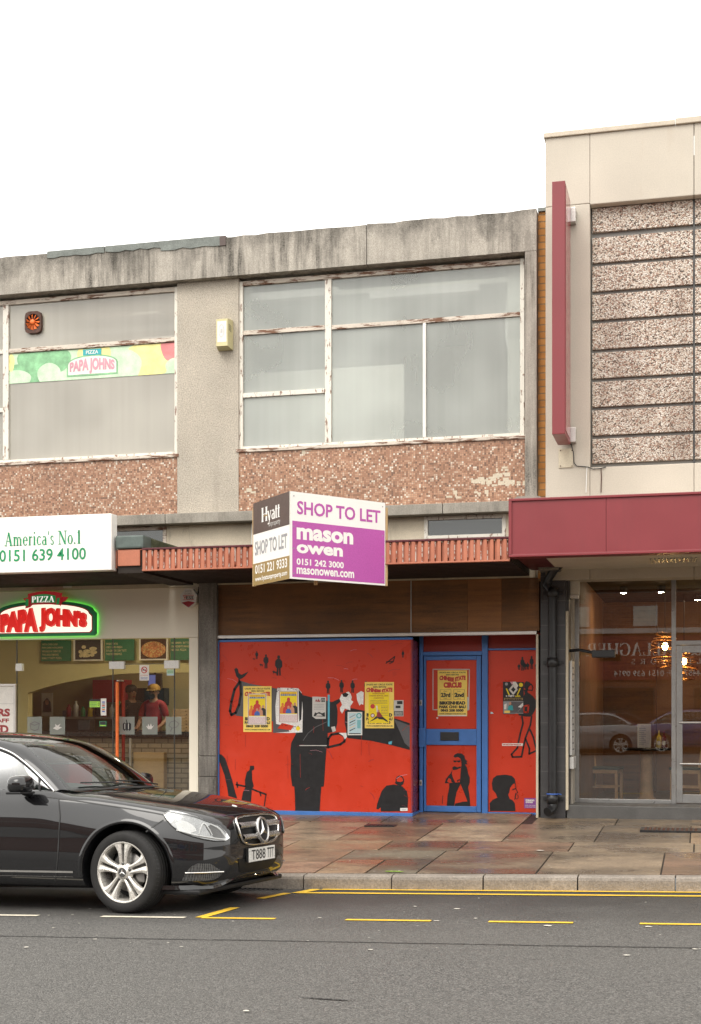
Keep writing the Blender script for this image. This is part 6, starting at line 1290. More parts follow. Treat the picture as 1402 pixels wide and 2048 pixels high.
b.sheet(f, [(cx - .09, cz - .13), (cx - .07, cz + .06), (cx, cz + .13), (cx + .07, cz + .06), (cx + .09, cz - .13)], .003, 'hair'); b.disc(f, cx, cz + .05, .035, .05, .005, 'skin_print', 12); b.build('picture', label='pale portrait picture on the back wall of the pizza shop', cat='picture')
b = MB(); Y = 21.9; b.box(X(295, Y), X(322, Y), Y, Y + .08, Z(308, 1378, Y), Z(308, 1347, Y), 'black_plastic', .01); b.rect(facade(Y), X(297, Y), Z(308, 1375, Y), X(311, Y), Z(308, 1350, Y), .003, 'screen_blue_glow'); b.tube([(X(308, Y), Y + .05, Z(308, 1347, Y)), (X(308, Y), Y + .05, 3.32)], .02, 'black_plastic', 6); b.build('wall_screen', label='dark hanging screen above the man in the cap', cat='screen')
b = MB(); b.box(X(190, 22.8), X(255, 22.8), 22.7, 22.99, 1.75, 2.15, 'dark_red_plastic'); b.box(X(268, 22.8), X(330, 22.8), 22.75, 22.99, 1.7, 2.0, 'black_plastic'); b.box(X(130, 22.8), X(180, 22.8), 22.7, 22.99, 1.2, 1.6, 'soffit_grey'); b.build('shelf_unit', label='dark shelf unit with a red panel at the back of the pizza shop', cat='shelves')
for i in range(9):
    b = MB(); x = X(140, 22.6) + i * .14; hh = (.22, .28, .18)[i % 3]; b.lathe([(0, 0), (.045, 0), (.045, hh * .7), (.02, hh * .85), (.02, hh), (0, hh)], (x, 22.55, zc + .32), (0, 0, 1), ('dark_red_plastic', 'white_plastic', 'ink_green', 'mustard', 'black_plastic')[i % 5], 12); b.build('tub', label=('dark red', 'white', 'green', 'yellow', 'black')[i % 5] + ' tub in the row on the back shelf of the pizza shop', cat='tub', group='tubs on the back shelf of the pizza shop')
b = MB(); b.box(X(120, 22.6), X(240, 22.6), 22.4, 22.98, zc + .28, zc + .32, 'silver'); b.box(X(122, 22.6), X(126, 22.6), 22.45, 22.95, .28, zc + .279, 'silver'); b.box(X(234, 22.6), X(238, 22.6), 22.45, 22.95, .28, zc + .279, 'silver'); b.build('back_shelf', label='steel back shelf holding a row of tubs in the pizza shop', cat='shelf')
b = MB(); b.box(X(160, 21), X(185, 21), 20.9, 21.1, zc + .091, zc + .28, 'black_plastic', .02); b.build('till', label='black till on the pizza shop counter', cat='till')

# people: one skinned body each, clothes and hair as children
def skin_obj(name, verts, edges, radii, mat, parent, sub=2):
    me = bpy.data.meshes.new(name); me.from_pydata(verts, edges, []); me.materials.append(MATS[mat]); o = bpy.data.objects.new(name, me); COL.objects.link(o)
    o.modifiers.new('skin', 'SKIN'); s = o.modifiers.new('sub', 'SUBSURF'); s.levels = sub; s.render_levels = sub
    for i, r in enumerate(radii): me.skin_vertices[0].data[i].radius = r if isinstance(r, tuple) else (r, r)
    me.skin_vertices[0].data[0].use_root = True
    dg = bpy.context.evaluated_depsgraph_get(); ev = bpy.data.meshes.new_from_object(o.evaluated_get(dg)); bpy.data.objects.remove(o)
    ev.polygons.foreach_set('use_smooth', [True] * len(ev.polygons)); o = bpy.data.objects.new(name, ev); COL.objects.link(o); o.parent = parent; return o
def person(x, y, label, shirt, trousers, cap, rz):
    h = [(0, 0, .95), (0, 0, 1.12), (0, 0, 1.30), (0, .0, 1.44), (0, -.005, 1.52), (0, -.02, 1.60), (0, -.015, 1.70), (.17, 0, 1.42), (.24, -.02, 1.17), (.20, -.22, 1.06), (.19, -.30, 1.04), (-.17, 0, 1.42), (-.24, -.02, 1.17), (-.20, -.22, 1.06), (-.19, -.30, 1.04),
         (.09, 0, .90), (.10, -.01, .50), (.10, .02, .09), (.10, -.13, .04), (-.09, 0, .90), (-.10, -.01, .50), (-.10, .02, .09), (-.10, -.13, .04)]
    e = [(0, 1), (1, 2), (2, 3), (3, 4), (4, 5), (5, 6), (3, 7), (7, 8), (8, 9), (9, 10), (3, 11), (11, 12), (12, 13), (13, 14), (0, 15), (15, 16), (16, 17), (17, 18), (0, 19), (19, 20), (20, 21), (21, 22)]
    r = [(.13, .10), (.13, .10), (.15, .105), (.10, .085), .052, (.075, .09), (.078, .095), .06, .042, .032, .03, .06, .042, .032, .03, .085, .058, .042, .04, .085, .058, .042, .04]
    body = skin_obj('person', h, e, r, 'skin', None); body.location = (x, y, .272); body.rotation_euler = (0, 0, rz); tag(body, label, 'person')
    t = MB()
    for s in (-1, 1): t.lathe([(0, .0), (.012, .004), (0, .012)], (s * .032, -.100, 1.655), (0, -1, 0), 'hair', 8)
    t.tube([(0, -.098, 1.655), (0, -.122, 1.615), (0, -.100, 1.605)], [.007, .013, .008], 'skin', 8); t.tube([(-.025, -.096, 1.57), (0, -.104, 1.568), (.025, -.096, 1.57)], .006, 'dark_red_plastic', 6)
    for s in (-1, 1): t.lathe([(0, -.008), (.022, -.006), (.03, .0), (.022, .008), (0, .01)], (s * .078, .0, 1.635), (s, 0, 0), 'skin', 10)
    if cap: t.lathe([(.03, -.03), (.052, 0), (.045, .03), (.0, .045)], (0, -.068, 1.575), (0, -1, -.5), 'hair', 12)
    t.tube([(-.05, -.094, 1.675), (-.018, -.103, 1.678)], .006, 'hair', 6); t.tube([(.05, -.094, 1.675), (.018, -.103, 1.678)], .006, 'hair', 6); t.build('face', body, local=True)
    for s in (-1, 1):
        f = MB()
        for k in range(5):
            L = (.055, .07, .075, .07, .055)[k]; ox = (k - 2) * .016; q = Vector((s * .19 + ox, -.315, 1.04)) if k else Vector((s * .16, -.29, 1.04))
            f.tube([q, q + Vector((0, -L * .5, .004)), q + Vector((0, -L * .9, -.02))], [.009, .008, .006], 'skin', 6)
        f.build('hand', body, local=True)
    skin_obj('shirt', [(0, 0, .88), (0, 0, 1.12), (0, 0, 1.30), (0, 0, 1.475), (.17, 0, 1.42), (.235, -.015, 1.20), (-.17, 0, 1.42), (-.235, -.015, 1.20)], [(0, 1), (1, 2), (2, 3), (3, 4), (4, 5), (3, 6), (6, 7)], [(.15, .12), (.148, .12), (.168, .122), (.095, .085), .073, .06, .073, .06], shirt, body)
    skin_obj('trousers', [(0, 0, .95), (.09, 0, .90), (.10, -.01, .50), (.10, .02, .12), (-.09, 0, .90), (-.10, -.01, .50), (-.10, .02, .12)], [(0, 1), (1, 2), (2, 3), (0, 4), (4, 5), (5, 6)], [(.142, .112), .098, .074, .062, .098, .074, .062], trousers, body)
    c = MB()
    if cap: c.lathe([(.108, 0), (.112, .03), (.10, .07), (.06, .105), (0, .115)], (0, -.005, 1.67), (0, 0, 1), cap, 20); c.grid(lambda u, v: (-.09 + .18 * u, -.09 - .10 * v * (1 - (2 * u - 1) ** 2 * .5), 1.685 - .02 * v), 8, 4, cap); c.build('cap', body, local=True)
    else: c.lathe([(.098, 0), (.106, .05), (.098, .10), (.06, .135), (0, .145)], (0, .012, 1.64), (0, 0, 1), 'hair', 20); c.build('hair', body, local=True)
person(X(308, 21.7), 21.7, 'man in an ochre cap and red shirt behind the pizza counter', 'shirt_red', 'cloth_black', 'cap_ochre', 0)
person(X(263, 22.1), 22.1, 'dark haired person in dark clothes at the back of the pizza shop', 'cloth_black', 'cloth_blue', None, R(50))

# ------------------------------------------------------------------ inside the restaurant
RI = thing('restaurant_interior', 'dim brown restaurant interior with boarded walls', 'interior', (1, 20, .32))
b = MB(); b.box(XB0 + .31, XB1 - .21, 22.4, 22.5, .32, 3.4, 'wood_wall'); b.box(XB0 + .31, XB0 + .36, YG + .05, 22.39, .32, 3.4, 'wood_wall')
for i in range(16): z = .5 + i * .19; b.box(XB0 + .37, XB1 - .22, 22.385, 22.399, z, z + .175, 'wood_wall')
b.build('boarded_wall', RI)
b = MB(); b.box(XB0 + .31, X(1312, 22), 21.9, 22.3, .32, 3.3, 'plywood'); b.build('partition', RI)
b = MB(); b.box(XB0 + .31, XB1 - .21, YG + .05, 22.39, 3.33, 3.39, 'dark_wood'); b.build('ceiling', RI)
def spot(px, py, lb):
    Y = 19.5 if py < 1180 else 21.0; c = P(px, py, Y); t = thing('ceiling_spot', lb, 'lamp', (c.x, Y, 3.25), 'ceiling spots in the restaurant')
    b = MB(); b.lathe([(.05, .08), (.055, 0), (.04, -.005)], (c.x, Y, 3.25), (0, 0, 1), 'black_plastic', 14); b.build('housing', t)
    b = MB(); b.lathe([(.038, .0), (0, -.012)], (c.x, Y, 3.246), (0, 0, 1), 'spot_lamp', 14); b.build('lamp', t)
spot(1247, 1168, 'lit ceiling spot lamp nearest the slate reveal inside the restaurant'); spot(1322, 1168, 'lit ceiling spot lamp nearest the door mullion inside the restaurant')
for px, py in ((1180, 1185), (1395, 1185), (1480, 1185)): spot(px, py, 'small added ceiling spot lamp brightening the restaurant from deeper inside')  # spots added to brighten the dark interior
spot(1420, 1168, 'added ceiling spot lamp above the glazed restaurant door')  # one more added spot, outside the view
def pendant(px, py, Y, label, s=1.0):
    c = P(px, py, Y); t = thing('pendant_lamp', label, 'lamp', (c.x, Y, c.z), 'copper wire pendants in the restaurant')
    b = MB(); b.lathe([(0, .06), (.032, .04), (.04, 0), (.03, -.035), (0, -.05)], (c.x, Y, c.z), (0, 0, -1), 'lamp_bulb', 14); b.build('bulb', t)
    b = MB(); b.tube([(c.x, Y, c.z + .05), (c.x, Y, 3.33)], .006, 'ink_black', 6); b.lathe([(.02, .04), (.028, .09), (.01, .12)], (c.x, Y, c.z), (0, 0, 1), 'copper', 10); b.build('flex', t)
    b = MB(); r = random.Random(px)
    for k in range(9):
        z = c.z + .16 - k * .055; rr = (.09 + .11 * math.sin(math.pi * (k + 1) / 10)) * s; tx, ty = r.uniform(-.25, .25), r.uniform(-.25, .25)
        b.tube([(c.x + rr * math.cos(a), Y + rr * math.sin(a), z + rr * (tx * math.cos(a) + ty * math.sin(a))) for a in [6.2832 * q / 20 for q in range(21)]], .007, 'copper', 5, caps=False)
    b.build('wire_shade', t)
pendant(1330, 1292, 19.3, 'lit copper wire pendant beside the door mullion'); pendant(1368, 1322, 21.0, 'lit copper wire pendant seen through the glazed door')
ZF = .32
def table(px, Y):
    x = X(px, Y); t = thing('cafe_table', 'round black cafe table on a wooden pedestal by the restaurant window', 'table', (x, Y, ZF))
    b = MB(); b.lathe([(0, .715), (.34, .715), (.35, .73), (.345, .75), (0, .75)], (x, Y, ZF), (0, 0, 1), 'table_black', 36); b.build('table_top', t)
    b = MB(); b.lathe([(.0, .0), (.13, .0), (.13, .03), (.10, .06), (.085, .2), (.085, .68), (.12, .714)], (x, Y, ZF), (0, 0, 1), 'wood_chair', 24); b.build('pedestal', t); return x
tx = table(1293, 19.9)
def chair(x, y, rz, label):
    t = thing('wooden_chair', label, 'chair', (x, y, ZF), 'wooden chairs in the restaurant'); t.rotation_euler = (0, 0, rz)   # faces local +x
    b = MB(); b.box(-.21, .22, -.21, .21, .44, .475, 'seat_green', .012); b.build('seat', t, local=True)
    b = MB(); b.box(-.20, .20, -.195, .195, .385, .439, 'wood_chair', .006); b.build('seat_frame', t, local=True)
    for s in (-1, 1):
        b = MB(); b.box(.165, .205, s * .18 - .02, s * .18 + .02, 0, .384, 'wood_chair', .004); b.build('leg', t, local=True)
        b = MB(); b.tube([(-.25, s * .18, 0), (-.20, s * .18, .24), (-.195, s * .18, .45), (-.23, s * .18, .70), (-.29, s * .18, .93)], .021, 'wood_chair', 8); b.build('leg', t, local=True)
        b = MB(); b.box(-.2, .165, s * .18 - .012, s * .18 + .012, .18, .205, 'wood_chair', .004); b.build('stretcher', t, local=True)
    b = MB(); b.grid(lambda u, v: (-.225 - .06 * v - .03 * math.sin(math.pi * u), -.18 + .36 * u, .68 + .24 * v), 8, 4, 'table_black'); b.grid(lambda u, v: (-.245 - .06 * v - .03 * math.sin(math.pi * u), -.18 + .36 * u, .68 + .24 * v), 8, 4, 'table_black'); b.build('backrest', t, local=True)
chair(X(1212, 19.9), 19.9, R(-8), 'wooden chair with dark back standing left of the cafe table'); chair(X(1372, 20.1), 20.1, R(176), 'wooden chair with dark back seen through the glazed door')
zt = ZF + .75
b = MB(); x0, x1 = X(1275, 19.8), X(1302, 19.8); b.box(x0, x1, 19.76, 19.84, zt, zt + .34, 'menu_card', .006); f = facade(19.76)
for i in range(9): b.rect(f, x0 + .02, zt + .05 + i * .028, x0 + .02 + (.10 if i % 3 else .07), zt + .058 + i * .028, .002, 'ink_grey')
b.build('menu_holder', label='white menu standing on the cafe table', cat='menu')
def bottle(px, mat, cap, label, h):
    Y = 19.85; x = X(px, Y); t = thing('sauce_bottle', label, 'bottle', (x, Y, zt), 'sauce bottles on the cafe table')
    b = MB(); b.lathe([(0, 0), (.036, .0), (.038, .02), (.038, h * .55), (.028, h * .66), (.013, h * .75)], (x, Y, zt), (0, 0, 1), mat, 18); b.rect(facade(Y - .0385), x - .02, zt + .04, x + .02, zt + .10, .0, 'paper_white'); b.build('body', t)
    b = MB(); b.lathe([(.014, h * .751), (.012, h * .86), (.005, h), (0, h)], (x, Y, zt), (0, 0, 1), cap, 14); b.build('cap', t)
bottle(1318, 'mustard', 'mustard', 'yellow mustard bottle on the cafe table', .25); bottle(1328, 'ketchup', 'ketchup', 'dark red ketchup bottle on the cafe table', .24)

# ------------------------------------------------------------------ the other side of the street, seen in the glass
YO = -17.6; YV = 2 * (YG + .005) - YO
OB = thing('opposite_building', 'red brick building across the street mirrored in the restaurant glass', 'building', (0, YO, .2))
b = MB(); b.box(-32, 26, YO - 6, YO, -.6, 7.6, 'brick_red'); b.build('wall', OB)
b = MB(); b.box(-32.2, 26.2, YO - 6.2, YO + .15, 7.601, 7.8, 'flashing'); b.build('roof', OB)
oz = lambda y: EYE + (YH - y) / FPX * (YV / ray(1280, YH).y)
for i in range(-7, 7):
    xw = X(1291, YV) + i * 2.55; b = MB(); b.box(xw - .45, xw + .45, YO - .02, YO + .03, oz(1252), oz(1212), 'opp_trim'); w = b.build('window', OB)
    b = MB()
    for k in range(10): b.box(xw - .40 + k * .08, xw - .335 + k * .08, YO + .031, YO + .036, oz(1250), oz(1214), 'blind')
    b.build('blind', w)
for i in range(-5, 5):
    xw = X(1250, YV) + i * 3.6; b = MB(); b.box(xw - 1.1, xw + 1.1, YO - .02, YO + .02, .7, 2.5, 'dark_alu'); w = b.build('window', OB); b = MB(); b.box(xw - 1.05, xw + 1.05, YO + .021, YO + .028, .75, 2.45, 'dark_glass'); b.build('pane', w)
b = MB(); b.box(-32, 26, YO + .001, YO + .25, oz(1267), oz(1257), 'opp_trim'); b.build('string_course', OB)
Ys = YO + .12; fo = Frame((0, Ys, 0), (-1, 0, 0), (0, 0, 1))
sg = thing('fascia_sign', 'dark red solicitors sign with white serif lettering across the street', 'sign', (X(1330, YV), Ys, oz(1358))); fx = lambda px: -X(px, YV - .12)
b = MB(); b.box(X(1160, YV), X(1620, YV), YO + .001, Ys, oz(1360), oz(1271), 'maroon'); b.build('sign_panel', sg)
b = MB(); b.serif(fo, '& GALLAGHER', fx(1404), oz(1311.5), fx(1172), oz(1286), .006, 'white_board', K=.16, N=.06); b.build('lettering', sg); b = MB(); b.serif(fo, 'SOLICITORS', fx(1442), oz(1328.5), fx(1263), oz(1318), .006, 'white_board', K=.15, N=.06, track=.7); b.build('lettering', sg); b = MB(); b.text(fo, 'T: 0151 639 4457  |  F: 0151 639 0914', fx(1490), oz(1356), fx(1228), oz(1341), .006, 'white_board', bold=.01); b.build('lettering', sg)
# ------------------------------------------------------------------ the black saloon (local frame: +x forward, +y to the kerb side, origin on the ground mid wheelbase)
def spl(tab, s):
    n = len(tab)
    if s <= tab[0][0]: return tab[0][1]
    if s >= tab[-1][0]: return tab[-1][1]
    for i in range(n - 1):
        if tab[i][0] <= s <= tab[i + 1][0]: break
    def sl(k):
        if k <= 0 or k >= n - 1:
            j = 0 if k <= 0 else n - 2; return (tab[j + 1][1] - tab[j][1]) / (tab[j + 1][0] - tab[j][0])
        a = (tab[k][1] - tab[k - 1][1]) / (tab[k][0] - tab[k - 1][0]); c = (tab[k + 1][1] - tab[k][1]) / (tab[k + 1][0] - tab[k][0])
        return 0 if a * c <= 0 else 2 * a * c / (a + c)
    h = tab[i + 1][0] - tab[i][0]; t = (s - tab[i][0]) / h; m0, m1 = sl(i) * h, sl(i + 1) * h
    return (2 * t ** 3 - 3 * t * t + 1) * tab[i][1] + (t ** 3 - 2 * t * t + t) * m0 + (3 * t * t - 2 * t ** 3) * tab[i + 1][1] + (t ** 3 - t * t) * m1
NX, AX = 2.195, 1.437
T_zt = [(0, .61), (.012, .672), (.03, .715), (.06, .748), (.11, .778), (.2, .814), (.35, .853), (.6, .897), (.9, .94), (1.2, .972), (1.36, .972), (1.5, .955), (1.8, .945), (3.7, .955), (3.95, 1.005), (4.3, 1.03), (4.7, 1.0), (4.80, .96), (4.86, .80), (4.88, .62)]
T_zs = [(0, .56), (.012, .61), (.03, .65), (.06, .685), (.11, .71), (.2, .735), (.35, .775), (.6, .825), (.9, .872), (1.3, .915), (2, .94), (3.2, .955), (4.2, .96), (4.7, .93), (4.8, .88), (4.86, .74), (4.88, .58)]
T_z0 = [(0, .42), (.012, .35), (.04, .28), (.08, .235), (.16, .205), (.35, .19), (.6, .185), (4.2, .2), (4.6, .26), (4.8, .33), (4.88, .45)]
T_w = [(0, .40), (.012, .50), (.035, .585), (.07, .645), (.12, .715), (.2, .775), (.33, .835), (.5, .878), (.8, .912), (1.3, .915), (2.4, .927), (3.6, .92), (4.2, .895), (4.6, .83), (4.8, .72), (4.86, .6), (4.88, .45)]
def cr(pts, n):
    """Catmull-Rom through pts (tuples), n samples per span"""
    P_ = [Vector(p) for p in pts]; out = []
    for i in range(len(P_) - 1):
        a = P_[i - 1] if i else P_[0] * 2 - P_[1]; b, c = P_[i], P_[i + 1]; d = P_[i + 2] if i + 2 < len(P_) else P_[-1] * 2 - P_[-2]
        for k in range(n):
            t = k / n; out.append(.5 * ((2 * b) + (c - a) * t + (2 * a - 5 * b + 4 * c - d) * t * t + (3 * b - a - 3 * c + d) * t ** 3))
    return out + [P_[-1]]
def section(s):
    zt, zs, z0, w = spl(T_zt, s), spl(T_zs, s), spl(T_z0, s), spl(T_w, s); dz = zt - zs; D = zs - z0
    cab = sm(1.30, 1.5, s) * (1 - sm(3.8, 4.0, s))
    top = [(0, zt), (.30 * w, zt - .05 * dz), (.58 * w, zt - .16 * dz), (.78 * w, zt - .42 * dz), (.90 * w, zs + .16 * dz)]
    if cab > 0: tc = [(0, zt), (.3 * w, zt), (.58 * w, zt), (.80 * w, zt + .01), (.885 * w, zs + .045)]; top = [(a[0] + (c[0] - a[0]) * cab, a[1] + (c[1] - a[1]) * cab) for a, c in zip(top, tc)]
    kf = .022 * (1 - sm(.9, 1.6, s)); side = [((.952 - kf) * w, zs - .035 * D), ((.979 - kf * .9) * w, zs - .16 * D), ((.996 - kf * .35) * w, zs - .32 * D), (.992 * w, zs - .46 * D), (1.0 * w, zs - .62 * D), (.985 * w, zs - .80 * D), (.965 * w, zs - .92 * D), (.90 * w, z0 + .012), (.6 * w, z0), (0, z0)]
    return [Vector((p.x, p.y)) for p in cr([(a, b, 0) for a, b in top + side], 3)]
def body_mesh():
    st = [0, .004, .012, .022, .035, .05, .07, .09, .12, .155, .2, .25, .31, .38] + [.45 + .07 * i for i in range(60)] + [4.62, 4.7, 4.76, 4.8, 4.83, 4.86, 4.875, 4.88]
    st = sorted(set(round(s, 4) for s in st if s <= 4.88)); rows = []
    for s in st:
        h = section(s); rows.append([Vector((NX - s, -p.x, p.y)) for p in h] + [Vector((NX - s, p.x, p.y)) for p in h[-2:0:-1]])
    n = len(rows[0]); v = [p for r in rows for p in r]; f = []
    for i in range(len(rows) - 1):
        for k in range(n): f.append((i * n + k, i * n + (k + 1) % n, (i + 1) * n + (k + 1) % n, (i + 1) * n + k))
    f.append(tuple(range(n - 1, -1, -1))); f.append(tuple(range((len(rows) - 1) * n, len(rows) * n)))
    return v, f
RA = .388
def carve(v, f):
    me = bpy.data.meshes.new('b'); me.from_pydata(v, [], f); bm = bmesh.new(); bm.from_mesh(me); bmesh.ops.remove_doubles(bm, verts=bm.verts[:], dist=1e-5); bmesh.ops.recalc_face_normals(bm, faces=bm.faces[:]); bm.to_mesh(me); bm.free()
    ob = bpy.data.objects.new('b', me); COL.objects.link(ob); cut = []
    for x in (AX, -AX):
        for s in (-1, 1):
            cb_ = MB(); n = 48; pr = [(RA * math.cos(6.28318 * k / n), RA * math.sin(6.28318 * k / n)) for k in range(n)]
            cb_.prism(Frame((x, 0, .325), (1, 0, 0), (0, 0, 1)), pr, 1.2 if s < 0 else -.56, .56 if s < 0 else -1.2, 'car_black'); c = cb_.build('cut', local=True, fix=True); cut.append(c)
            m = ob.modifiers.new('bo', 'BOOLEAN'); m.operation = 'DIFFERENCE'; m.object = c; m.solver = 'EXACT'
    dg = bpy.context.evaluated_depsgraph_get(); out = bpy.data.meshes.new_from_object(ob.evaluated_get(dg)); bpy.data.objects.remove(ob)
    for c in cut: bpy.data.objects.remove(c)
    return out
W_ = G(254, 1826.5); CAR_RZ, CAR_RX, CAR_RY = -R(6.5), -.030, -.024
from mathutils import Euler
CM = Euler((CAR_RX, CAR_RY, CAR_RZ), 'XYZ').to_matrix()
CLOC = W_ - CM @ Vector((AX, -.86, 0))
def make_car():
    root = thing('parked_car', 'black four door saloon parked at the kerb in front of the pizza shop', 'car', CLOC); root.rotation_euler = (CAR_RX, CAR_RY, CAR_RZ)
    v, f = body_mesh(); me = carve(v, f); tree0 = BVHTree.FromPolygons(v, [list(q) for q in f]); me.materials.clear()
    for n in ('paint_black', 'car_black', 'dash'): me.materials.append(MATS[n])
    for p in me.polygons:
        c = p.center; p.use_smooth = True; p.material_index = 0
        for x in (AX, -AX):
            if (c.x - x) ** 2 + (c.z - .325) ** 2 < (RA + .004) ** 2 and abs(c.y) < .915 and ((c.x - x) ** 2 + (c.z - .325) ** 2 < (RA - .004) ** 2 or abs(p.normal.y) < .5): p.material_index = 1; p.use_smooth = False
        if p.material_index == 0 and abs(p.normal.z) > .9 and c.z < .26: p.material_index = 1
        if p.material_index == 0 and p.normal.z > .8 and -1.55 < c.x < .84 and abs(c.y) < .74: p.material_index = 2
    body = bpy.data.objects.new('body', me); COL.objects.link(body); body.parent = root
    em = body.modifiers.new('es', 'EDGE_SPLIT'); em.split_angle = R(38)
    CMi = CM.transposed(); O = CMi @ (Vector((0, 0, EYE)) - CLOC)
    def cp(px, py):
        d = CMi @ ray(px, py); h, n, i, t = tree0.ray_cast(O, d.normalized())
        if h is None: h, n, i, t = tree0.find_nearest(O + d.normalized() * 11)
        return h, (n if n.dot(d) < 0 else -n)
    def fp(y, z):                                     # onto the nose from in front
        h, n, i, t = tree0.ray_cast(Vector((4, y, z)), Vector((-1, 0, 0)))
        if h is None: h, n, i, t = tree0.find_nearest(Vector((NX - .1, y, z)))
        return h, (n if n.x > 0 else -n)
    def sp(x, z):
        h, n, i, t = tree0.ray_cast(Vector((x, -3, z)), Vector((0, 1, 0)))
        if h is None: h, n, i, t = tree0.find_nearest(Vector((x, -.9, z)))
        return h, (n if n.y < 0 else -n)
    def dens(pts, n): return [tuple(p) for p in cr([(a, b, 0) for a, b in pts], n)]
    def ribbon(b, hits, w, off, mat, sides=(1, -1)):
        for sgn in sides:
            L, Rr = [], []
            for i, (h, n) in enumerate(hits):
                t = hits[min(i + 1, len(hits) - 1)][0] - hits[max(i - 1, 0)][0]
                if t.length < 1e-6: continue
                s = t.cross(n).normalized() * w / 2; m = Vector((1, sgn, 1)); L.append((h + n * off + s) * m); Rr.append((h + n * off - s) * m)
            k = len(L); b.add(L + Rr, [(i, i + 1, k + i + 1, k + i) for i in range(k - 1)], mat, True)
    def patch(b, up, lo, nu, nv, off, mat, cast, sides=(1, -1), edge=0.012):
        U, Lw = resample(up, nu), resample(lo, nu)
        for sgn in sides:
            def fn(u, v):
                i = round(u * nu); a, c = U[i], Lw[i]; h, n = cast(a[0] + (c[0] - a[0]) * v, a[1] + (c[1] - a[1]) * v); o = off
                return (h + n * o) * Vector((1, sgn, 1))
            b.grid(fn, nu, nv, mat)
    def resample(pts, n):
        d = [0]
        for a, c in zip(pts, pts[1:]): d.append(d[-1] + math.hypot(c[0] - a[0], c[1] - a[1]))
        out = []
        for k in range(n + 1):
            t = d[-1] * k / n
            for i in range(len(pts) - 1):
                if d[i + 1] >= t - 1e-9: break
            q = (t - d[i]) / max(1e-9, d[i + 1] - d[i]); out.append((pts[i][0] + (pts[i + 1][0] - pts[i][0]) * q, pts[i][1] + (pts[i + 1][1] - pts[i][1]) * q))
        return out
    zc = lambda pts: [(300 + x / 4.673, 1590 + y / 4.673) for x, y in pts]
    # shut lines
    b = MB()
    for pts in ([(94, 1594), (120, 1597), (148, 1601), (200, 1609), (260, 1618), (300, 1624.5), (328, 1630)], [(117, 1597), (120, 1631), (119, 1650), (117, 1690), (115, 1720), (111, 1762)], [(327, 1640), (310, 1651), (292, 1664)]):
        
        for sgn in (1, -1): b = MB(); ribbon(b, [cp(*p[:2]) for p in dens(pts, 8)], .010, .003, 'ink_black', (sgn,)); b.build('shut_line', body, local=True)
    for sgn in (1, -1): x0 = -.35; b = MB(); ribbon(b, [sp(x0 - .02 * math.sin(k / 19 * 3), .27 + .66 * k / 19) for k in range(20)], .009, .003, 'ink_black', (sgn,)); b.build('shut_line', body, local=True); b = MB()
    ribbon(b, [fp(y, .757 - .10 * max(0, abs(y) - .40)) for y in [-.0 - .46 * k / 24 for k in range(25)]], .009, .003, 'ink_black'); b.build('shut_line', body, local=True)
    # wheel arch lips
    for x in (AX, -AX):
        rows = []
        for k in range(41):
            a = R(-6 + 192 * k / 40)
            for r, o in ((RA - .003, -.012), (RA - .001, .005), (RA + .018, .007), (RA + .034, .001)): h, n = sp(x + r * math.cos(a), .325 + r * math.sin(a)); rows.append(h + Vector((0, -1, 0)) * o)
        for sgn in (1, -1): b = MB(); b.add([p * Vector((1, sgn, 1)) for p in rows], [(4 * i + j, 4 * i + j + 1, 4 * i + j + 5, 4 * i + j + 4) for i in range(40) for j in range(3)], 'paint_black', True); b.build('arch_lip', body, local=True)
    # bright strips along the sill
    b = MB(); ribbon(b, [sp(x, .318 + .003 * x) for x in [.97 - 2.0 * k / 30 for k in range(31)]], .016, .006, 'chrome'); b.build('sill_strip', root, local=True)
    b = MB()
    for sgn in (1, -1): b.grid(lambda u, v: ((sp(.97 - 2.0 * u, .285)[0] + Vector((0, -.008 + .06 * v, -.055 * v))) * Vector((1, sgn, 1))), 20, 3, 'grille_silver')
    b.build('sill_panel', root, local=True)
    # ---------------- glasshouse
    C_ = lambda s, y, z: Vector((NX - s, y, z))
    def curve(tab, n=10): return cr([(NX - s, y, z) for s, y, z in tab], n)
    wedge = [(1.37, .735, .972), (1.55, .69, 1.12), (1.75, .635, 1.262), (1.93, .582, 1.36)]
    roofe = [(2.25, .575, 1.418), (2.6, .575, 1.434), (3.0, .58, 1.42), (3.40, .59, 1.368)]
    reare = [(3.75, .63, 1.20), (4.05, .68, 1.02)]
    cant = [(1.46, .802, .962), (1.62, .765, 1.085), (1.80, .725, 1.205), (1.98, .688, 1.295), (2.25, .655, 1.36), (2.6, .645, 1.383), (3.0, .652, 1.373), (3.40, .68, 1.31), (3.72, .725, 1.16), (3.93, .77, 1.01)]
    belt = [(1.46, .802, .958), (1.9, .812, .968), (2.6, .818, .985), (3.3, .81, 1.0), (3.93, .77, 1.006)]
    upper = wedge + roofe + reare; N_ = 60
    Uc = curve(upper, 12); Cc = curve(cant, 12); Bc = curve(belt, 12)
    def at(c, t):
        q = t * (len(c) - 1); i = min(int(q), len(c) - 2); return c[i].lerp(c[i + 1], q - i)
    b = MB()
    for sg in (1, -1):
        M3 = Vector((1, sg, 1)); b.grid(lambda u, v: (at(Uc, u).lerp(at(Cc, u), v) + Vector((0, .014, .010)) * math.sin(math.pi * v)) * M3, N_, 6, 'paint_black')
        b.grid(lambda u, v: at(Cc, u * .06).lerp(C_(1.37, .735, .972), v) * M3, 4, 4, 'paint_black')
    def roofpt(u, v):
        i = .3 + (.0 + .470) * u; e = at(Uc, 3 / 9 + u * 4 / 9); y = e.y * (1 - 2 * v); q = 1 - (1 - 2 * v) ** 2
        return Vector((e.x + .06 * q * (1 - u) ** 3 - .04 * q * u ** 3, y, e.z + .046 * q))
    b.grid(roofpt, 24, 20, 'paint_black'); b.build('roof', root, local=True)
    ws = MB()
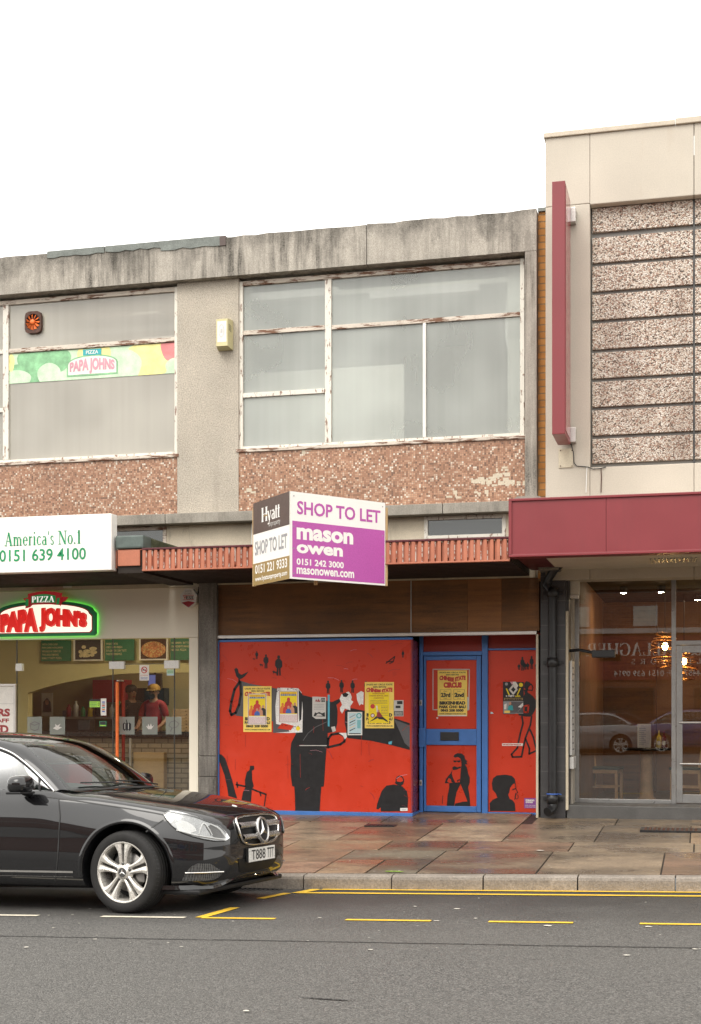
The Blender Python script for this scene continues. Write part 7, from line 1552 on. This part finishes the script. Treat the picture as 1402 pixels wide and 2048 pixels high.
    def wsp(u, v):
        e = at(Uc, u * 3 / 9); q = 1 - (1 - 2 * v) ** 2
        return Vector((e.x + (.20 * (1 - u) + .06 * u + .02 * math.sin(math.pi * u)) * q, e.y * (1 - 2 * v), e.z + (.012 + .034 * u) * q + .012 * math.sin(math.pi * u) * q))
    ws.grid(wsp, 16, 24, 'car_glass'); ws.build('windscreen', root, local=True)
    b = MB(); 
    def band(u0, u1, v0, v1): b.grid(lambda u, v: wsp(u0 + (u1 - u0) * u, v0 + (v1 - v0) * v) + Vector((-.004, 0, -.004)), 10, 20, 'ink_black')
    band(0, 1, 0, .025); band(0, 1, .975, 1); band(0, .05, .025, .975); band(.955, 1, .025, .975); b.build('screen_surround', root, local=True)
    rw = MB(); rw.grid(lambda u, v: (lambda e, q: Vector((e.x - (.04 * (1 - u) + .12 * u) * q, e.y * (1 - 2 * v), e.z + (.046 * (1 - u) + .012 * u) * q)))(at(Uc, 7 / 9 + u * 2 / 9), 1 - (1 - 2 * v) ** 2), 10, 20, 'car_glass'); rw.build('rear_window', root, local=True)
    for sg in (1, -1):
        M3 = Vector((1, sg, 1)); g = MB(); g.grid(lambda u, v: (at(Bc, u).lerp(at(Cc, u), v) + Vector((0, .016, 0)) * math.sin(math.pi * v) - Vector((0, .010, 0))) * M3, 40, 8, 'car_glass'); g.build('side_window', root, local=True)
        c = MB(); c.tube([(p + Vector((0, .006, .004))) * M3 for p in Cc], .0085, 'chrome', 6); c.tube([(p + Vector((0, .007, -.002))) * M3 for p in Bc], .0085, 'chrome', 6); c.build('window_trim', root, local=True)
        c = MB(); c.tube([(p + Vector((0, -.004, -.012))) * M3 for p in Cc], .016, 'car_black', 6); c.tube([(C_(2.62, .812, .985)) * M3, C_(2.68, .648, 1.38) * M3], .028, 'car_black', 6); c.tube([(C_(1.60, .805, .962)) * M3, C_(1.63, .76, 1.085) * M3], .012, 'car_black', 6)
        c.grid(lambda u, v: (at(Bc, u * .075).lerp(at(Cc, u * .1), v) + Vector((0, -.006, 0))) * M3, 5, 5, 'car_black'); c.build('window_frame', root, local=True)
    # cowl, wipers
    b = MB(); b.grid(lambda u, v: (lambda p: Vector((p.x + .09 * (1 - v) - .03, p.y * 1.0, p.z - .022 * (1 - v) + .004)))(wsp(0.02, u)), 24, 4, 'car_black'); b.build('cowl', root, local=True)
    for y0, y1 in ((.45, -.25), (-.05, -.62)):
        b = MB(); p0 = wsp(.01, (.735 - y0) / 1.47) + Vector((.05, 0, .012)); p1 = wsp(.07, (.735 - y1) / 1.47) + Vector((.02, 0, .022)); b.tube([p0, p0.lerp(p1, .5) + Vector((.01, 0, .012)), p1], .007, 'ink_black', 6); b.build('wiper', root, local=True)
    # cabin
    b = MB(); b.grid(lambda u, v: (NX - 1.42 - .42 * v, -.70 + 1.4 * u, .962 + .035 * math.sin(math.pi * v) + .03 * math.exp(-((u - .26) / .12) ** 2)), 24, 8, 'dash'); b.box(.28, .47, -.70, .70, .6, .96, 'dash'); b.build('dashboard', root, local=True)
    for y in (-.38, .38):
        b = MB(); b.box(-.72, -.60, y - .23, y + .23, .5, 1.16, 'seat_leather', .05); b.box(-.71, -.63, y - .13, y + .13, 1.19, 1.36, 'seat_leather', .04); b.tube([(-.67, y - .06, 1.1), (-.67, y - .06, 1.22)], .008, 'silver', 6); b.tube([(-.67, y + .06, 1.1), (-.67, y + .06, 1.22)], .008, 'silver', 6); b.build('seat', root, local=True)
    b = MB(); b.box(-1.62, -1.45, -.62, .62, .6, 1.14, 'seat_leather', .05); b.build('rear_seat', root, local=True)
    b = MB(); cw = Vector((.16, -.38, 1.02)); b.tube([cw + Vector((-.05 * math.sin(a) , .185 * math.cos(a), .175 * math.sin(a))) for a in [6.2832 * k / 28 for k in range(29)]], .014, 'ink_black', 8, caps=False); b.tube([cw + Vector((.0, -.18, 0)), cw + Vector((0, .18, 0))], .018, 'ink_black', 6); b.tube([cw, cw + Vector((.2, 0, -.08))], .03, 'ink_black', 8); b.build('steering_wheel', root, local=True)
    b = MB(); b.box(.30, .33, -.12, .12, 1.28, 1.35, 'car_black', .015); b.tube([(.31, 0, 1.35), (.36, 0, 1.40)], .012, 'car_black', 6); b.build('rear_view_mirror', root, local=True)
    bag = MB(); bag.box(-.06, .27, .15, .55, .82, 1.185, 'bag_red', .03); bag.box(-.05, .26, .16, .54, 1.186, 1.20, 'paper_white', .006)
    # ---------------- headlights
    up = zc([(125, 187), (170, 160), (240, 165), (330, 185), (430, 213), (560, 258), (640, 285), (690, 335), (730, 402)]); lo = zc([(125, 187), (160, 240), (215, 300), (290, 350), (400, 390), (500, 415), (600, 431), (690, 431), (730, 402)])
    for sg in (1, -1):
        b = MB(); patch(b, up, lo, 30, 12, .004, 'lamp_silver', cp, (sg,)); hl = b.build('headlight', root, local=True)
        b = MB(); patch(b, zc([(240, 262), (300, 240), (360, 258), (420, 300), (432, 335)]), zc([(240, 265), (255, 320), (310, 345), (380, 358), (432, 340)]), 12, 6, .009, 'lamp_white', cp, (sg,)); b.build('main_reflector', hl, local=True)
        b = MB(); patch(b, zc([(520, 300), (560, 285), (620, 310), (670, 360), (690, 400)]), zc([(522, 305), (560, 360), (600, 400), (640, 410), (690, 404)]), 12, 6, .008, 'alloy_dark', cp, (sg,)); patch(b, zc([(135, 190), (180, 172), (230, 180), (215, 200)]), zc([(138, 196), (165, 238), (200, 268), (225, 240)]), 8, 5, .008, 'alloy', cp, (sg,)); b.build('side_reflector', hl, local=True)
        b = MB()
        for pts in ([(455, 372), (470, 320), (500, 270), (540, 310), (575, 378)], [(560, 275), (640, 320), (690, 385), (712, 405)], [(250, 330), (330, 352), (430, 378), (560, 400), (690, 418)]):
            hits = [cp(*p[:2]) for p in dens(zc(pts), 6)]; L = []
            b.tube([(h + n * .012) * Vector((1, sg, 1)) for h, n in hits], .006, 'lamp_white', 6)
        b.build('light_strip', hl, local=True)
        b = MB(); patch(b, up, lo, 30, 12, .018, 'lens_glass', cp, (sg,)); b.build('lens', hl, local=True)
        b = MB()
        pts = [(h + n * .006) * Vector((1, sg, 1)) for h, n in [cp(*q) for q in resample(up, 40)]]; b.tube(pts, .005, 'ink_black', 6)
        pts = [(h + n * .006) * Vector((1, sg, 1)) for h, n in [cp(*q) for q in resample(lo, 40)]]; b.tube(pts, .005, 'ink_black', 6); b.build('lamp_seal', hl, local=True)
    # ---------------- grille, star, plate, intakes
    go = [(0, .738), (.20, .736), (.32, .728), (.375, .712), (.390, .68), (.385, .63), (.36, .575), (.315, .535), (.20, .512), (0, .505)]
    gd = [tuple(p[:2]) for p in dens(go, 6)]
    b = MB()
    for sg in (1, -1): b.grid(lambda u, v: (lambda q: (lambda h: h[0] + h[1] * .003)(fp(sg * q[0] * (1 - v) , .62 + (q[1] - .62) * (1 - v))))(gd[round(u * (len(gd) - 1))]), len(gd) - 1, 6, 'grille_dark')
    gr = b.build('grille', root, local=True)
    b = MB()
    for sg in (1, -1): b.tube([(lambda h: h[0] + h[1] * .010)(fp(sg * y, z)) for y, z in gd], .012, 'chrome', 8)
    b.build('grille_frame', gr, local=True)
    for z in (.672, .575):
        b = MB()
        for sg in (1, -1):
            ys = [.05 + .325 * k / 10 - (0.02 if z < .6 else 0) * k / 10 for k in range(11)]; b.grid(lambda u, v: (lambda h: h[0] + Vector((.018 + .022 * math.sin(math.pi * v), 0, 0)))(fp(sg * (.05 + (.33 if z > .6 else .30) * u), z + .024 * (1 - 2 * v))), 10, 6, 'grille_silver')
        b.build('grille_bar', gr, local=True)
    c0 = fp(0, .622)[0] + Vector((.035, 0, 0)); axd = Vector((1, 0, .16)).normalized()
    b = MB(); b.lathe([(.075, -.035), (.104, -.02), (.112, .0), (.106, .012), (.094, .014), (.090, .004)], c0, axd, 'grille_silver', 36); b.lathe([(.090, .002), (0, .002)], c0, axd, 'car_black', 30); 
    fs = Frame(c0, Vector((0, 1, 0)), Vector((-.16, 0, 1)).normalized()); star = []
    for k in range(3):
        a = R(90 + 120 * k); o = (.088 * math.cos(a), .088 * math.sin(a)); l = (.021 * math.cos(a + R(60)), .021 * math.sin(a + R(60))); r_ = (.021 * math.cos(a - R(60)), .021 * math.sin(a - R(60)))
        A_, L_, R_, C0 = fs.at(*o, .006), fs.at(*l, .006), fs.at(*r_, .006), fs.at(0, 0, .018); b.add([C0, L_, A_, R_], [(0, 2, 1), (0, 3, 2)], 'chrome')
    b.build('star_emblem', gr, local=True)
    hb = fp(0, .77)[0]; b = MB(); hh = tree0.ray_cast(Vector((NX - .22, 0, 2)), Vector((0, 0, -1))); b.lathe([(.028, 0), (.026, .004), (0, .006)], hh[0], hh[1] if hh[1].z > 0 else -hh[1], 'chrome', 18); b.build('bonnet_badge', root, local=True)
    pl = fp(0, .43)[0]; fpv = Frame((pl.x + .022, 0, .425), (0, 1, 0), (0, 0, 1)); b = MB()
    b.prism(fpv, [(-.26, -.056), (.26, -.056), (.26, .056), (-.26, .056)], .004, -.02, 'plate_white', 'ink_black'); b.rect(fpv, -.255, -.051, .255, .051, .0045, 'plate_white')
    b.text(fpv, 'T888', -.205, -.041, .065, .041, .006, 'ink_black', bold=.008); b.text(fpv, 'TTT', .10, -.041, .235, .041, .006, 'ink_black', bold=.008)
    for a in (-.243, .243): b.disc(fpv, a, .03, .005, .005, .006, 'ink_grey', 8); b.disc(fpv, a, -.035, .005, .005, .006, 'ink_grey', 8)
    b.build('number_plate', root, local=True)
    b = MB(); io = [(0, .40), (.25, .40), (.40, .405), (.37, .35), (.33, .30), (.28, .285), (0, .278)]
    idn = resample(io, 30)
    for sg in (1, -1): b.grid(lambda u, v: (lambda q: fp(sg * q[0] * (1 - v), .34 + (q[1] - .34) * (1 - v))[0] + Vector((.003, 0, 0)))(idn[round(u * 30)]), 30, 5, 'grille_dark')
    b.build('lower_grille', root, local=True)
    fu = zc([(300, 795), (330, 735), (380, 670), (440, 640), (560, 640), (680, 718)]); fl_ = zc([(300, 797), (400, 805), (500, 802), (580, 795), (640, 770), (680, 722)])
    for sg in (1, -1):
        b = MB(); patch(b, fu, fl_, 20, 8, .003, 'mesh_black', cp, (sg,)); b.build('fog_grille', root, local=True)
        b = MB(); hits = [cp(*q) for q in resample(zc([(330, 727), (500, 723), (680, 716)]), 14)]; b.tube([(h + n * .012) * Vector((1, sg, 1)) for h, n in hits], .006, 'chrome', 8); b.build('fog_strip', root, local=True)
    b = MB()
    chin = [(.88, -.0)]
    def lip(u, v):
        s_ = [(-.86, .52), (-.80, .22), (-.66, .09), (-.42, .035), (-.2, .02), (0, .015), (.2, .02), (.42, .035), (.66, .09), (.80, .22), (.86, .52)]; q = u * 10; i = min(9, int(q)); t = q - i
        y = s_[i][0] + (s_[i + 1][0] - s_[i][0]) * t; s = s_[i][1] + (s_[i + 1][1] - s_[i][1]) * t
        z = .185 + .055 * sm(.62, .30, abs(y)); return Vector((NX - s - .030 - .022 * v, y, z + .004 + .034 * v))
    b.grid(lip, 40, 4, 'paint_black'); b.grid(lambda u, v: lip(u, 0) + Vector((-.12 * v, 0, .01 * v)), 40, 2, 'car_black'); b.build('front_lip', root, local=True)
    # mirrors
    for sg in (1, -1):
        mt = bpy.data.objects.new('door_mirror', None)
        c = Vector((NX - 1.66, -.985, 1.025)); b = MB(); M3 = Vector((1, sg, 1))
        def sq(a, e): return math.copysign(abs(a) ** e, a)
        def mp(u, v):
            th, ph = -math.pi / 2 + math.pi * v, 2 * math.pi * u
            return (c + Vector((.085 * sq(math.cos(th), .6) * sq(math.cos(ph), .7), .118 * sq(math.cos(th), .6) * sq(math.sin(ph), .7) - .012 * math.sin(th), .072 * sq(math.sin(th), .75) + .03 * math.cos(th) * math.sin(ph) * .4))) * M3
        b.grid(mp, 28, 16, 'paint_black'); m = b.build('door_mirror', root, local=True)
        b = MB(); b.tube([(c + Vector((-.01, .06, -.06))) * M3, (c + Vector((-.01, .13, -.08))) * M3, (c + Vector((-.03, .19, -.07))) * M3], [.03, .028, .03], 'car_black', 10); b.box(c.x - .07, c.x + .07, sg * (c.y - .11), sg * (c.y + .10), c.z - .078, c.z - .058, 'car_black', .008); b.build('mirror_arm', m, local=True)
        b = MB(); b.grid(lambda u, v: (c + Vector((.083 - .05 * (2 * u - 1) ** 2 * (1 if u < .5 else .2), -.112 + .19 * u, .008 + .016 * v - .01 * u))) * M3, 10, 2, 'lamp_silver'); b.build('indicator', m, local=True)
    # door handles, tail lamps
    for x in (-.28, -1.22):
        for sg in (1, -1):
            h, n = sp(x, .80); b = MB(); b.tube([(h + Vector((.11, .0, 0))) * Vector((1, sg, 1)), (h + Vector((.08, -.035, .0))) * Vector((1, sg, 1)), (h + Vector((-.08, -.035, .0))) * Vector((1, sg, 1)), (h + Vector((-.11, .0, 0))) * Vector((1, sg, 1))], .013, 'paint_black', 8); b.build('door_handle', root, local=True)
    for sg in (1, -1):
        b = MB(); b.grid(lambda u, v: (lambda s_, z: (lambda h: (h[0] + h[1] * .006) * Vector((1, sg, 1)))(sp(NX - s_, z)))(4.42 + .36 * u, .90 - .16 * v), 10, 5, 'dark_red_plastic'); b.build('tail_lamp', root, local=True)
    # ---------------- wheels
    def wheel(x, sg, steer):
        w = bpy.data.objects.new('wheel', None); COL.objects.link(w); w.parent = root; w.location = (x, sg * .80, .326); w.rotation_euler = (0, 0, steer + (math.pi if sg > 0 else 0))
        # built for the near side: outer face towards -y
        t = MB(); prof = [(.222, -.095), (.232, -.108), (.26, -.118), (.295, -.117), (.312, -.108), (.320, -.096), (.3255, -.07)]
        for a in (-.052, -.018, .018, .052): prof += [(.3265, a - .014), (.3265, a + .012), (.320, a + .0125), (.320, a + .0165), (.3265, a + .0170)]
        prof += [(.3255, .074), (.320, .096), (.312, .108), (.295, .117), (.26, .118), (.225, .1)]
        t.lathe(prof, (0, 0, 0), (0, 1, 0), 'rubber', 72)
        for k in range(60):
            a = 6.2832 * k / 60; ca, sa = math.cos(a), math.sin(a); 
            for s_ in (-1, 1): t.add([((.3262) * math.cos(a + q), s_ * y, (.3262 - (.006 if y > .09 else 0)) * math.sin(a + q)) if False else Vector((rr * math.cos(a + q), s_ * y, rr * math.sin(a + q))) for q, y, rr in ((0, .074, .3262), (.022, .074, .3262), (.03, .104, .3165), (.008, .104, .3165))], [(0, 1, 2, 3)], 'ink_black')
        t.build('tyre', w, local=True)
        r = MB(); r.lathe([(.222, -.098), (.230, -.103), (.233, -.108), (.228, -.112), (.218, -.108), (.208, -.090), (.203, -.03), (.200, .05), (.215, .10)], (0, 0, 0), (0, 1, 0), 'alloy', 64)
        r.lathe([(.0, .015), (.20, .03)], (0, 0, 0), (0, 1, 0), 'car_black', 48)
        def arm(a0, w0, a1, w1, sgn):
            pass
        for k in range(5):
            base = R(90 + 72 * k)
            for s_ in (-1, 1):
                # one blade of the twin spoke: narrow slot inside, flaring outwards to the rim
                st = [(.050, .006, .034, -.098), (.075, .008, .036, -.102), (.11, .0095, .040, -.103), (.15, .0105, .049, -.104), (.185, .0115, .066, -.104), (.214, .0125, .090, -.104)]
                pts = []
                for rad, i_, o_, y in st:
                    for wv, yy in ((i_, y + .03), (i_ + .002, y - .0), ((i_ + o_) / 2, y - .006), (o_ - .004, y), (o_, y + .03)):
                        ca, sa = math.cos(base), math.sin(base); xx, zz = rad * ca - s_ * wv * sa, rad * sa + s_ * wv * ca
                        if rad > .2: kk = .2185 / math.hypot(xx, zz); xx *= kk; zz *= kk
                        pts.append((xx, yy, zz))
                n = len(st); fc = [(5 * i + j, 5 * i + j + 1, 5 * i + j + 6, 5 * i + j + 5) for i in range(n - 1) for j in range(4)]
                r.add(pts, fc, 'alloy', False)
            ab = base + R(36); r.lathe([(.0, 0), (.011, 0), (.013, .012)], (.062 * math.cos(base), -.106, .062 * math.sin(base)), (0, 1, 0), 'alloy_dark', 10)
        r.lathe([(.078, -.075), (.074, -.096), (.055, -.104), (.044, -.106), (.042, -.111), (.036, -.114)], (0, 0, 0), (0, 1, 0), 'alloy', 40); r.lathe([(.036, -.114), (0, -.1145)], (0, 0, 0), (0, 1, 0), 'alloy_dark', 30)
        for k in range(3): a = R(90 + 120 * k); r.add([(0, -.119, 0), (.008 * math.cos(a + 1.05), -.1155, .008 * math.sin(a + 1.05)), (.031 * math.cos(a), -.1155, .031 * math.sin(a)), (.008 * math.cos(a - 1.05), -.1155, .008 * math.sin(a - 1.05))], [(0, 1, 2), (0, 2, 3)], 'chrome')
        ro = r.build('rim', w, local=True, fix=False); ro.data.transform(Matrix.Diagonal((1.055, 1, 1.055, 1)))
        d = MB(); d.lathe([(0, -.03), (.155, -.03), (.158, -.025), (.158, .0), (0, .0)], (0, 0, 0), (0, 1, 0), 'brake', 40); d.box(.08, .17, -.055, .0, -.08, .08, 'brake', .01); d.build('brake_disc', w, local=True)
        if sg < 0 and x > 0 or True: d = MB(); d.box(-.05, .05, .0, .25, -.05, .05, 'car_black'); d.build('hub', w, local=True)
    for x, st in ((AX, R(-5)), (-AX, 0)):
        for sg in (-1, 1): wheel(x, sg, st)
    b = MB(); b.box(-2.1, 2.0, -.55, .55, .16, .205, 'car_black', .02); b.box(1.50, 2.05, -.80, .80, .15, .19, 'car_black', .015); b.build('underbody', root, local=True)
    return root, bag
CAR, bag = make_car()
bo = bag.build('delivery_bag', label='red box bag lying inside the black saloon behind its windscreen', cat='bag', local=True)
off = Vector((.1, .35, .82)); bo.data.transform(Matrix.Translation(-off)); bo.location = CLOC + CM @ off; bo.rotation_euler = CAR.rotation_euler
def copy_tree(o, parent=None):
    c = o.copy(); COL.objects.link(c); c.parent = parent
    for ch in o.children: copy_tree(ch, c)
    return c
def repaint(o, mat):
    if o.type == 'MESH':
        for sl_ in o.material_slots:
            if sl_.material and sl_.material.name == 'paint_black': sl_.link = 'OBJECT'; sl_.material = MATS[mat]
    for ch in o.children: repaint(ch, mat)
for px, mat, lb, flip in ((1160, 'paint_silver', 'silver saloon parked across the street mirrored in the restaurant glass', math.pi), (1412, 'paint_blue', 'blue saloon parked across the street mirrored in the restaurant door', 0)):
    c = copy_tree(CAR); x = X(px, 2 * YG + 12.6); c.location = (x, -12.6, zroad(x, -12.6)); c.rotation_euler = (0, -.02 * (1 if not flip else -1), flip); c['label'] = lb; c['group'] = 'cars parked across the street'; repaint(c, mat)
    for ch in list(c.children_recursive):
        if ch.name.startswith('number_plate'): bpy.data.objects.remove(ch)
